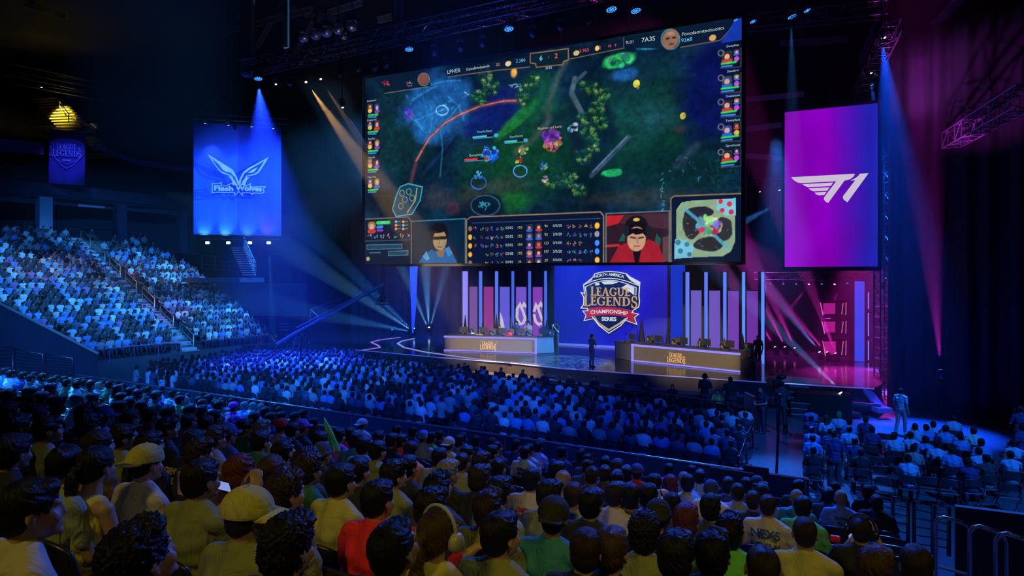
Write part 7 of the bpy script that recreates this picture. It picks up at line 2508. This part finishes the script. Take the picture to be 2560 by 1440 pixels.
# the far rows of the same stand, seat by seat
for k in range(0, 4):
    s = S0 - PITCH * k
    t = -23.0 + (k % 2) * 0.25
    while t < (-7.5 if k < 3 else -10):
        q = TS(t + rnd.uniform(-0.05, 0.05), s + rnd.uniform(-0.06, 0.06)); q.z = head_z(s) + rnd.uniform(-0.04, 0.04)
        px = 1280 + F * q.x / q.y; py = 689 + F * (CZ - q.z) / q.y
        t += 0.56
        if not (-30 < px < 700) or min((u - q).length for u in used) < 0.42 or rnd.random() < 0.06:
            continue
        plist.append([q, rnd.choice(['sk', 'sk', 'sb', 'fk', 'cb', 'cg', 'lk']), rnd.choice(['bl', 'lb', 'wh', 'nv', 'dk', 'gy', 'dg', 'bk']), {}, False])
        used.append(q)
ts = lambda q: (q.x * E1.x + q.y * E1.y, q.x * E2.x + q.y * E2.y)
rows = {}
for i, p in enumerate(plist):
    t, s = ts(p[0])
    rows.setdefault(max(0, min(12, int(round((S0 - s) / PITCH)))), []).append((-t, i))
place = {}
for k, v in rows.items():
    for n, (t, i) in enumerate(sorted(v)):
        place[i] = (k, n)
NEAR = {}
PR = 'bk'
EXW = {'P': 'yellow print', 'N': 'white print', 'Y': 'yellow print', 'J': 'gold lettering', 'W': 'printed back', 'R': 'red and black print', 'B': 'blue block print', 'S': 'small script'}


def describe(p, k, n):
    q, hair, sh, d, _ = p
    w = SHC[sh][1]
    g = {'h': 'hoodie', 'j': 'jacket', 'k': 'vest'}.get(d.get('cut'), 'shirt')
    a = []
    ex = d.get('x', '')
    for c, s in EXW.items():
        if c in ex and not a:
            a.append(s)
    if d.get('cap') and len(a) < 1:
        kd, c = d['cap'].split(':')
        a.append(SHC[c][1] + ' ' + {'beanie': 'beanie', 'fwd': 'cap', 'back': 'backward cap', 'side': 'sideways cap'}[kd])
    elif 'h' in ex:
        a.append('headphones')
    elif 'L' in ex:
        a.append('red lanyard')
    elif 'g' in ex and not a:
        a.append('glasses')
    s = 'person in %s %s%s' % (w, g, (', ' + a[0]) if a else '')
    tail = ', %s raised row, %s%s' % (ORD[k], 'on the stair end' if n == 0 else (word(n) + (' seats' if n > 1 else ' seat') + ' from the stair'), '')
    return s + tail


poses_auto = 'aaabbcdf'
for i, p in enumerate(plist):
    q, hair, sh, d, man = p
    k, n = place[i]
    pose = d.get('pose') or rnd.choice(poses_auto if (d.get('cut') or not man) else 'aaabbcd')
    if d.get('x', '') and pose in 'bcd' and not d.get('pose'):
        pose = 'a'
    if d.get('cut') == 'k':
        pose = 'c'
    t, s = ts(q)
    Hh = POSES[pose]['head']
    sc = float(d.get('s', 0)) or rnd.uniform(0.97, 1.04)
    rz = FACE + rnd.uniform(-0.10, 0.10)
    off = Matrix.Rotation(rz, 3, 'Z') @ Vector((Hh[0], Hh[1], 0)) * sc
    loc = Vector((q.x - off.x, q.y - off.y, q.z - Hh[2] * sc))
    skin = d.get('skin') or rnd.choice('lllm')
    o = person(loc, rz, pose, sh, hair, skin, rnd.choice(['dk', 'nv', 'bk']), d.get('cut', 't'), d.get('cap'), d.get('x', ''), describe(p, k, n), 'seated audience in the raised stand', sc)
    ex = d.get('x', '')
    back = Matrix.Translation((0, -0.205, 0.86))
    PRT = {'P': (['GENERAL', 'EVIL', 'WORLD'], (0.55, 0.45, 0.10), 0.075), 'N': (['Riot', 'Fan'], (0.3, 0.32, 0.6), 0.06), 'Y': (['S 3'], (0.6, 0.5, 0.08), 0.10), 'J': (['Gimano'], (0.62, 0.52, 0.08), 0.085),
           'W': (['A.Nay', 'Rim'], (0.04, 0.05, 0.12), 0.06), 'R': (['Aphing', 'Championship'], (0.45, 0.03, 0.03), 0.05), 'B': (['NEXS', 'NXHJ'], (0.02, 0.08, 0.2), 0.11), 'S': (['2/'], (0.6, 0.6, 0.6), 0.07)}
    for c, (lines, col, size) in PRT.items():
        if c in ex:
            m_ = mat('shirt_print_' + {'P': 'yellow', 'N': 'pale', 'Y': 'gold', 'J': 'jersey', 'W': 'dark', 'R': 'red', 'B': 'blue', 'S': 'white'}[c], col, 0.8)
            for j, ln in enumerate(lines):
                text(ln, Matrix.Translation((0, -0.183, 0.99 - j * size * 1.15)) @ Matrix.Rotation(-0.10, 4, 'X'), size, m_, o, bold=0.002, name='shirt_print', ext=0.004)
    if 'L' in ex:
        for s_ in (-1, 1):
            mb = MB(); mb.tube([(s_ * 0.08, -0.06, 1.06), (s_ * 0.13, -0.16, 0.98), (s_ * 0.12, -0.20, 0.80)], 0.013, 5); mb.build('lanyard_strap', mat('red_strap', (0.6, 0.03, 0.02), 0.5), o)
    if k >= 0:
        g = q.z - 1.20
        bx = Vector((q.x, q.y, 0)) - E2 * 0.03
        NEAR[i] = bx
        theatre_seat((bx.x, bx.y, g), FACE, 'dark theatre seat with its occupant, %s raised row, %s from the stair' % (ORD[k], word(n)), 'theatre seats in the raised stand')
# empty seats that the photograph shows between and beside people
n_ = 0
for k in range(2, 12):
    s = S0 - PITCH * k
    t = AISLE_T - 0.35
    m_ = 0
    while t > -14:
        q = TS(t, s); q.z = head_z(s)
        px = 1280 + F * q.x / max(q.y, .1); py = 689 + F * (CZ - q.z + 0.4) / max(q.y, .1)
        if q.y > 1.6 and -40 < px < 2600 and py < 1560 and min((Vector((u.x, u.y, 0)) - Vector((q.x, q.y, 0))).length for u in used) > 0.5:
            theatre_seat((q.x, q.y, q.z - 1.2), FACE, 'empty dark theatre seat in the %s raised row, %s seats from the stair' % (ORD[k], word(m_)), 'empty theatre seats in the raised stand')
            used.append(q); n_ += 1
        t -= 0.56
        m_ += 1
print('raised stand people', len(plist), 'empty seats', n_)

# ================================================================== floor seats beside the aisle
RIGHT = '''2026,1019,uk,bl|2028,1041,sk,nv|2066,1046,ln,lb|2097,1037,ul,lb|2123,1053,sk,bl|2165,1048,sb,nv|2030,1070,sk,bl|2077,1078,sk,nv|2124,1073,sk,lb|2179,1073,sk,nv|2031,1095,sk,bl|2136,1102,sk,nv|2034,1125,sk,bk|2152,1130,sk,bk|2236,1089,fb,lb,p=b
2277,1087,sb,lb|2288,1066,sb,lb,p=e|2315,1064,sk,bl|2333,1060,sb,lb|2363,1071,sk,bl,p=e|2383,1044,sb,lb|2401,1087,sk,bl|2433,1076,sb,wh|2342,1110,sk,lb|2284,1119,sk,gy|2313,1098,sb,bl|2379,1125,sb,bl|2453,1105,fk,bl|2447,1127,sk,lb|2270,1145,sk,lb|2419,1150,ub,nv|2465,1145,sk,dk|2533,1107,sb,lb,p=e|2526,1136,sk,lb,p=e'''
rp_, rplace = [], {}
for tok in RIGHT.replace('\n', '|').split('|'):
    f = tok.strip().split(',')
    rp_.append((G(float(f[0]), float(f[1]), 1.22), f[2], f[3], f[4][2:] if len(f) > 4 else None))
rr_ = {}
for i, p in enumerate(rp_):
    t, s = ts(p[0]); rr_.setdefault(int((s - 12) / 0.95), []).append((t, i))
kk = sorted(rr_)
for a, k in enumerate(kk):
    for n, (t, i) in enumerate(sorted(rr_[k])):
        rplace[i] = (a, n)
usedf = []


def chair_at(q, rz, lab, grp):
    usedf.append(Vector((q.x, q.y, 0)))
    folding_chair((q.x, q.y, 0), rz, lab, grp)


for i, (q, hair, sh, po) in enumerate(rp_):
    a, n = rplace[i]
    pose = po or rnd.choice('abbcdf')
    rz = FACE + 0.15 + rnd.uniform(-0.15, 0.15)
    Hh = POSES[pose]['head']
    off = Matrix.Rotation(rz, 3, 'Z') @ Vector((Hh[0], Hh[1], 0))
    person((q.x - off.x, q.y - off.y, 0), rz, pose, sh, hair, rnd.choice('llm'), rnd.choice(['dk', 'nv', 'gy']), 't', None, '', 'person in %s shirt seated beyond the aisle, %s row, %s from the aisle' % (SHC[sh][1], ORD[a], word(n + 1)), 'seated people on the floor beyond the aisle', 1.0, True)
    chair_at(Vector((q.x - off.x, q.y - off.y, 0)), rz, 'folding chair with its sitter beyond the aisle, %s row, %s from the aisle' % (ORD[a], word(n + 1)), 'folding chairs beyond the aisle')
for i, (x, y) in enumerate([(2157, 1177), (2209, 1189), (2318, 1189), (2370, 1195), (2517, 1205), (2179, 1114), (2188, 1139), (2200, 1162), (2234, 1139), (2297, 1162), (2207, 1082), (2406, 1114), (2413, 1132), (2348, 1150), (2240, 1112), (2500, 1160)]):
    q = G(x, y, 0.8)
    if min((u - Vector((q.x, q.y, 0))).length for u in usedf) > 0.33:
        chair_at(q, FACE + 0.1, 'empty folding chair beyond the aisle, %s from the raised seats' % word(i + 1), 'empty folding chairs beyond the aisle')

# ================================================================== main block of floor seats
T0, T1 = -34.0, -2.55
main = []
for k in range(11):
    s = 18.25 + 0.92 * k
    for j in range(64):
        t = T1 - 0.50 * j - (k % 2) * 0.2
        if k > 5 and t > -6 - (k - 6) * 3.2:
            continue
        if t < T0 + (0 if k > 1 else 2.0):
            continue
        q = TS(t + rnd.uniform(-0.05, 0.05), s + rnd.uniform(-0.07, 0.07)); q.z = 0
        px = 1280 + F * q.x / q.y
        if px < 300 or (abs(t + 12.6) < 0.6 and k < 6):
            continue
        main.append((q, k, j))
BUDGET = 300
n_ind = len(plist) + len(rp_)
extra_people = 34
quota = BUDGET - n_ind - extra_people
SHAPES = ['sk', 'sk', 'sk', 'sb', 'fk', 'cb', 'cg', 'lk', 'tn', 'ul', 'sn']
MIX = ['bl', 'lb', 'wh', 'nv', 'dk', 'gy', 'bk', 'bk', 'dk', 'nv', 'dk', 'bk', 'nv', 'pu', 'rd', 'tl']
crowd = []                         # (location, rz, template)
order = sorted(main, key=lambda m: m[0].y)
ind = set(id(m) for m in order[:max(quota, 0)])
chn = 0
for m in order:
    q, k, j = m
    rz = FACE + rnd.uniform(-0.2, 0.25)
    empty_ = rnd.random() < 0.035
    if id(m) in ind:
        sh = rnd.choice(MIX)
        if not empty_:
            person((q.x, q.y, 0), rz, rnd.choice('aabbcdf'), sh, rnd.choice(SHAPES), rnd.choice('llm'), rnd.choice(['dk', 'nv', 'bk']), 't', None, '', 'person in %s shirt in the floor block, %s row from the parapet, %s from the aisle' % (SHC[sh][1], 'rearmost' if k == 0 else ORD[k], word(j + 1)), 'seated people in the main floor block')
    elif not empty_:
        crowd.append((q, rz, rnd.choice('abcd')))
    if (k < 1 and j < 52) or (k < 3 and j < 8):
        folding_chair((q.x, q.y, 0), FACE, 'folding chair in the floor block, %s row from the parapet, %s from the aisle' % ('rearmost' if k == 0 else ORD[k], word(j + 1)), 'folding chairs in the main floor block')
        chn += 1
print('individual', n_ind + max(quota, 0), 'crowd floor', len(crowd), 'chairs', chn)

# ================================================================== single figures
def stander(px, py, z, pose, shirt, hair, rz, label, scale=1.0, cap=None, pants='dk', extra='', cut='t', skin='l', zb=0.0):
    """py is where the feet meet the level zb"""
    q = G(px, py, zb)
    return person((q.x, q.y, zb), rz, pose, shirt, hair, skin, pants, cut, cap, extra, label, None, scale, True)


stander(2252, 1086, 0, 'w', 'lb', 'sb', FACE - 0.5, 'person in loose pale shirt walking on the dark floor beside the drape', pants='gy')
stander(2085, 1238, 0, 's', 'nv', 'ck', FACE, 'person in dark suit jacket standing behind the folding chairs beyond the aisle', 1.02, cut='j')
stander(1762, 1052, 0, 't', 'bk', 'sk', FACE - 0.2, 'person in black standing by the stage raising a camera', 1.12, extra='h')
stander(1826, 1058, 0, 'u', 'bk', 'sk', FACE + 0.2, 'person in black patterned shirt standing by the stage, looking down', 1.08)
stander(1903, 1082, 0, 'u', 'dk', 'sk', FACE + PI - 0.6, 'crew member in dark clothes standing with folded hands by the aisle', 1.02)
stander(1953, 1078, 0, 't', 'dk', 'sk', FACE, 'camera operator in dark clothes behind the camera near the stage steps', 1.10, extra='h')
stander(2552, 1150, 0, 't', 'nv', 'sk', FACE, 'person in dark shirt filming from the floor at the edge of the seats', 1.0, cap='back:bk')
stander(2556, 1210, 0, 'u', 'nv', 'sb', FACE + 0.6, 'person in navy standing past the last folding chairs', 1.0)
stander(404, 1000, 0, 's', 'bk', 'sb', FACE, 'crew member in black standing behind the far floor seats', 1.0, pants='lb', zb=0.0)
for i, (x, y, sh, lab) in enumerate([(646, 893, 'rd', 'person in red shirt standing by the foot of the side stand'), (690, 893, 'bk', 'person in black standing by the crane, nearer the side stand'), (720, 893, 'bk', 'second person in black by the crane'), (742, 893, 'nv', 'person in dark jacket holding a white sheet by the crane'), (764, 894, 'bk', 'person in black at the crane controls, nearest the stage'), (518, 889, 'pk', 'person in pink shirt at the foot of the side stand stair'), (582, 889, 'lb', 'person in pale shirt near the foot of the side stand')]):
    stander(x, y, 0, 'stus'[i % 4], sh, 'sk', R(160 - i * 40), lab, 1.0)
stander(1479, 917, 0, 't', 'nv', 'sk', FACE - 0.5, 'presenter in navy shirt standing alone at the stage centre facing the crest', 1.0, pants='nv', zb=ZS)
stander(1392, 882, 0, 't', 'bk', 'sk', R(120), 'camera operator in black beside the far desk on the stage', 1.15, extra='h', zb=ZS)
mb = MB(); q = G(1386, 882, ZS) + Vector((-0.5, 0, 1.55)); mb.bev(q, (0.45, 0.22, 0.24), 0.03); mb.tube([q + Vector((-.2, 0, 0)), q + Vector((-.38, 0, 0))], 0.06, 10); mb.box(q + Vector((0, 0, .2)), (.3, .04, .04))
mb.build('broadcast_camera', BLACK, label='shoulder broadcast camera aimed at the players of the far desk', cat='camera')
q = G(1948, 1078, 0); mb = MB(); c_ = Vector((q.x + 0.1, q.y + 0.7, 1.75)); mb.bev(c_, (0.35, 0.6, 0.35), 0.04); mb.tube([c_ + Vector((0, .3, 0)), c_ + Vector((0, .55, 0))], 0.1, 12); mb.ell(c_ + Vector((0.25, -.1, .25)), (0.2, 0.2, 0.12))
for t in (0.5, 2.6, 4.7): mb.tube([c_ - Vector((0, 0, .2)), Vector((c_.x + .45 * math.cos(t), c_.y + .45 * math.sin(t), 0))], 0.025, 6)
mb.build('tripod_camera', BLACK, label='large broadcast camera on a tripod near the stage steps', cat='camera')
# players and staff at the desks (local frames of the desks)
for M, xs, nm, off in ((MA, xsA, 'far', 0.0), (MBd, xsB, 'near', 0.38)):
    for i in range(5):
        sh = (['wh', 'gy', 'wh', 'gg', 'bk'] if nm == 'far' else ['tl', 'pk', 'gg', 'gg', 'tl'])[i]
        o = person((0, 0, 0), 0, 'df'[i % 2], sh, ['sk', 'sb', 'cb', 'sk', 'sr'][i] if nm == 'far' else ['sb', 'tn', 'sn', 'sb', 'sl'][i], 'l', 'dk', 't', None, 'h', 'player in %s shirt and headset at the %s desk, %s from %s' % (SHC[sh][1], nm, nm5[i], 'the outer end' if nm == 'far' else 'the crest wall'), 'players at the desks')
        o.matrix_world = M @ Matrix.Translation((xs[i] + off, 1.35, 0.02)) @ Matrix.Rotation(PI - (0.25 if nm == 'near' else -0.1), 4, 'Z')
for i, (dx, lab) in enumerate([(xsA[2] + 0.25, 'coach in dark jacket standing behind the middle players of the far desk'), (xsA[3] - 0.15, 'coach in white shirt standing with raised arms behind the far desk'), (xsA[1] + 0.3, 'coach in dark shirt bending behind the far desk')]):
    o = person((0, 0, 0), 0, 'ste'[i] if i < 2 else 's', ['nv', 'gy', 'dk'][i], 'sk', 'l', 'dk', 'j', None, 'h', lab, None, 1.0 if i < 2 else 0.85)
    o.matrix_world = MA @ Matrix.Translation((dx, 2.35, 0)) @ Matrix.Rotation(PI, 4, 'Z') @ Matrix.Scale(1.05 if i < 2 else 0.9, 4)
o = person((0, 0, 0), 0, 's', 'bk', 'sr', 'l', 'bk', 't', None, '', 'coach in black standing behind the last player of the near desk')
o.matrix_world = MBd @ Matrix.Translation((xsB[4] + 0.75, 2.0, 0)) @ Matrix.Rotation(PI, 4, 'Z')
# guards seated before the stage, facing the crowd
for i, (x, y) in enumerate([(909, 891), (931, 898), (968, 903), (1010, 901), (1100, 909), (1145, 914), (1161, 910), (1203, 919), (1252, 923), (1307, 928), (1360, 934), (1425, 940), (1486, 945), (1548, 953), (1614, 958), (1681, 965), (1794, 978)]):
    q = G(x, y, 1.22)
    person((q.x, q.y, 0), FACE + PI + rnd.uniform(-0.1, 0.1), 'a' if i % 3 else 'd', 'bk' if i < 16 else 'ye', 'cb', 'm', 'bk', 't', None, '', ('guard in black seated before the stage facing the crowd, %s from the far end' % seq[i]) if i < 16 else 'guard in yellow seated before the stage by the standing crew', 'guards seated before the stage')
# things in people's hands and on seats
def phone(p, rz, lab, tilt=0.3):
    e = empty('phone', p, rz, lab, 'phone')
    mb = MB(); mb.bev((0, 0, 0), (0.15, 0.010, 0.078), 0.004, Matrix.Rotation(tilt, 3, 'X')); mb.build('phone_case', BLACK, e)
    mb = MB(); mb.box((0, -0.007, 0.002), (0.13, 0.002, 0.064), Matrix.Rotation(tilt, 3, 'X')); mb.build('phone_screen', glow('phone_glow', (0.25, 0.35, 0.8), 0.9), e)


phone(W(2143, 1342, stand_pt(2154, 1326).y + 0.32), FACE, 'phone held up by the person in black near the stair')
phone(W(560, 1215, stand_pt(506, 1200).y + 0.3), FACE, 'phone with blue screen held by the person in dark olive shirt')
phone(W(1648, 1250, stand_pt(1622, 1242).y + 0.3), FACE, 'phone held by the person in white shirt among the dark shirts')
p = W(2088, 1347, 5.6)
mb = MB(); mb.bev(p, (0.09, 0.04, 0.06), 0.01, frame((0, 0, 0), E1).to_3x3()); mb.build('red_card', mat('red_card', (0.9, 0.03, 0.02), 0.5), label='small red card lying on an empty seat near the stair', cat='card')
p = W(826, 1092, stand_pt(805, 1100).y)
mb = MB()
for i in range(60):
    a = rnd.uniform(-1, 1); b = rnd.uniform(-1, 1)
    mb.tube([p + Vector((-0.08, 0, 0.24)), p + Vector((-0.03 + a * 0.03, b * 0.03, 0.1)), p + Vector((0.02 + a * 0.10, b * 0.06, -0.12 - 0.08 * abs(b)))], 0.006, 4, 0, False, 0.003)
mb.build('green_streamer', mat('green_foil', (0.15, 0.75, 0.2), 0.5), label='bright green streamer plume sticking up among the raised seats', cat='streamer')
p = W(460, 1210, stand_pt(500, 1150).y - 0.4)
mb = MB(); mb.bev(p, (0.12, 0.02, 0.15), 0.005, frame((0, 0, 0), E1).to_3x3()); mb.build('paper_bag', mat('orange_paper', (0.6, 0.35, 0.14), 0.7), label='crumpled orange paper bag held up in the raised seats', cat='bag')

# ================================================================== the rest of the audience: one uncountable mass
def template(pose, shk, hk):
    parts = []
    P = POSES[pose]
    b = make_body(P, 'tb', 0.024, 0.11); s = make_shirt(P, 'ts', 0.62, 0.030, False, low=0.13); t = make_trousers(P, 'tt', 0.045, low=0.15)
    mb = MB(); H = head_matrix(P)
    for c, r in (((0, -0.022, 0.036), (0.088, 0.105, 0.094)), ((0, -0.045, -0.006), (0.08, 0.08, 0.086))):
        mb.ell(H @ Vector(c), r, H.to_3x3(), 9, 6)
    if hk:
        mb.ell(H @ Vector((0, -0.075, -0.12)), (0.09, 0.05, 0.13), H.to_3x3(), 8, 5)
    h = mb.mesh('th')
    V_a, F_a, K_a, n = [], [], [], 0
    for kind, me in enumerate((b, s, t, h)):
        co = np.empty(len(me.vertices) * 3, np.float32); me.vertices.foreach_get('co', co); co = co.reshape(-1, 3)
        if kind == 0:                      # drop what clothing hides
            pass
        fs = []
        for f in me.polygons:
            q = tuple(f.vertices)
            fs += [(q[0], q[i], q[i + 1]) for i in range(1, len(q) - 1)]
        fs = np.array(fs, np.int64)
        V_a.append(co); F_a.append(fs + n); K_a.append(np.full(len(co), kind)); n += len(co)
        bpy.data.meshes.remove(me)
    V_n = np.concatenate(V_a); F_n = np.concatenate(F_a); K_n = np.concatenate(K_a)
    # body faces low down lie inside the clothes
    cen = V_n[F_n].mean(1)
    kf = K_n[F_n[:, 0]]
    keep = ~((kf == 0) & (cen[:, 2] < 0.98) & (np.abs(cen[:, 0]) < 0.17) & (cen[:, 1] < 0.1)) & ~((kf == 0) & (cen[:, 2] < 0.58))
    keep &= ~((cen[:, 2] < 0.30))
    return V_n, F_n[keep], K_n


TEMPL = {p: [template(p, 't', h) for h in (0, 1)] for p in 'abcde'}
# side stand
fz = math.atan2(-V.y, -V.x) - PI / 2
for k in range(NROW - 1):
    u = -24.0
    while u < right_limit(k):
        u += 0.47
        if abs(u) < 0.75 or (k < 7 and u < -9.4) or rnd.random() < (0.03 if k < 19 else 0.12 + 0.05 * (k - 19)) or (u > 1.2 and k > 14 and rnd.random() < (k - 14) * 0.09):
            continue
        q = LS(u + rnd.uniform(-0.04, 0.04), k, 0.05) + Vector((0, 0, 0))
        px = 1280 + F * q.x / q.y
        if px < -25:
            continue
        crowd.append((q, fz + rnd.uniform(-0.1, 0.45), rnd.choice('aabbcde')))
# far floor people between the side stand and the stage
for i in range(60):
    q = G(rnd.uniform(600, 900), rnd.uniform(866, 892), 1.2); q.z = 0
    crowd.append((q, FACE + rnd.uniform(-0.3, 0.3), rnd.choice('abcd')))
VV, FF, CC, n = [], [], [], 0
palette = np.array([(0.10, 0.2, 0.5), (0.4, 0.5, 0.6), (0.6, 0.6, 0.62), (0.05, 0.07, 0.14), (0.02, 0.02, 0.03), (0.25, 0.26, 0.3), (0.03, 0.03, 0.04), (0.35, 0.4, 0.42), (0.12, 0.3, 0.55), (0.3, 0.12, 0.3), (0.4, 0.05, 0.06), (0.08, 0.3, 0.15)], np.float32)
pw = np.array([4, 2.5, 2.2, 4, 6, 4, 5, 2.5, 2.5, 0.5, 0.4, 0.3]); pw = pw / pw.sum()
rs = np.random.RandomState(11)
for (q, rz, p) in crowd:
    V_n, F_n, K_n = TEMPL[p][1 if rs.rand() < 0.14 else 0]
    c, s = math.cos(rz), math.sin(rz)
    Rm = np.array([[c, -s, 0], [s, c, 0], [0, 0, 1]], np.float32) * rs.uniform(0.95, 1.05)
    VV.append(V_n @ Rm.T + np.array(q, np.float32)); FF.append(F_n + n); n += len(V_n)
    cols = np.array([SK['l'] if rs.rand() < 0.7 else SK['m'], palette[rs.choice(12, p=pw)], (0.03, 0.035, 0.06), HC['k'] if rs.rand() < 0.6 else HC['b']], np.float32)
    CC.append(cols[K_n])
VV = np.concatenate(VV); FF = np.concatenate(FF); CC = np.concatenate(CC)
me = bpy.data.meshes.new('crowd')
me.vertices.add(len(VV)); me.vertices.foreach_set('co', VV.astype(np.float32).ravel())
me.loops.add(FF.size); me.loops.foreach_set('vertex_index', FF.astype(np.int32).ravel())
me.polygons.add(len(FF)); me.polygons.foreach_set('loop_start', np.arange(0, FF.size, 3, dtype=np.int32))
ca = me.color_attributes.new('tint', 'FLOAT_COLOR', 'POINT')
ca.data.foreach_set('color', np.concatenate([CC, np.ones((len(CC), 1))], 1).astype(np.float32).ravel())
me.polygons.foreach_set('use_smooth', np.ones(len(FF), bool))
me.validate()
me.update(calc_edges=True)
cm = bpy.data.materials.new('crowd_clothes'); cm.use_nodes = True
nt = cm.node_tree; at = nt.nodes.new('ShaderNodeAttribute'); at.attribute_name = 'tint'
nt.links.new(at.outputs['Color'], nt.nodes['Principled BSDF'].inputs['Base Color']); nt.nodes['Principled BSDF'].inputs['Roughness'].default_value = 0.7
me.materials.append(cm)
put('crowd', me, label='mass of seated spectators filling the side stand and the far floor seats', cat='crowd', kind='stuff')
print('crowd people', len(crowd), 'faces', len(FF))

# ================================================================== haze
hz = bpy.data.materials.new('haze'); hz.use_nodes = True
nt = hz.node_tree; nt.nodes.clear()
o_ = nt.nodes.new('ShaderNodeOutputMaterial'); v_ = nt.nodes.new('ShaderNodeVolumeScatter')
v_.inputs['Density'].default_value = 0.0045; v_.inputs['Anisotropy'].default_value = 0.25
nt.links.new(v_.outputs[0], o_.inputs['Volume'])
for c, s_, lab in (((4, 43, 5.3), (52, 40, 10.4), 'thin stage haze lying low over the stage and the far floor'), ((5, 42, 14.6), (42, 42, 8.1), 'thin stage haze around the hanging screen and trusses')):
    mb = MB(); mb.box(c, s_)
    mb.build('haze', hz, label=lab, cat='haze', kind='stuff')
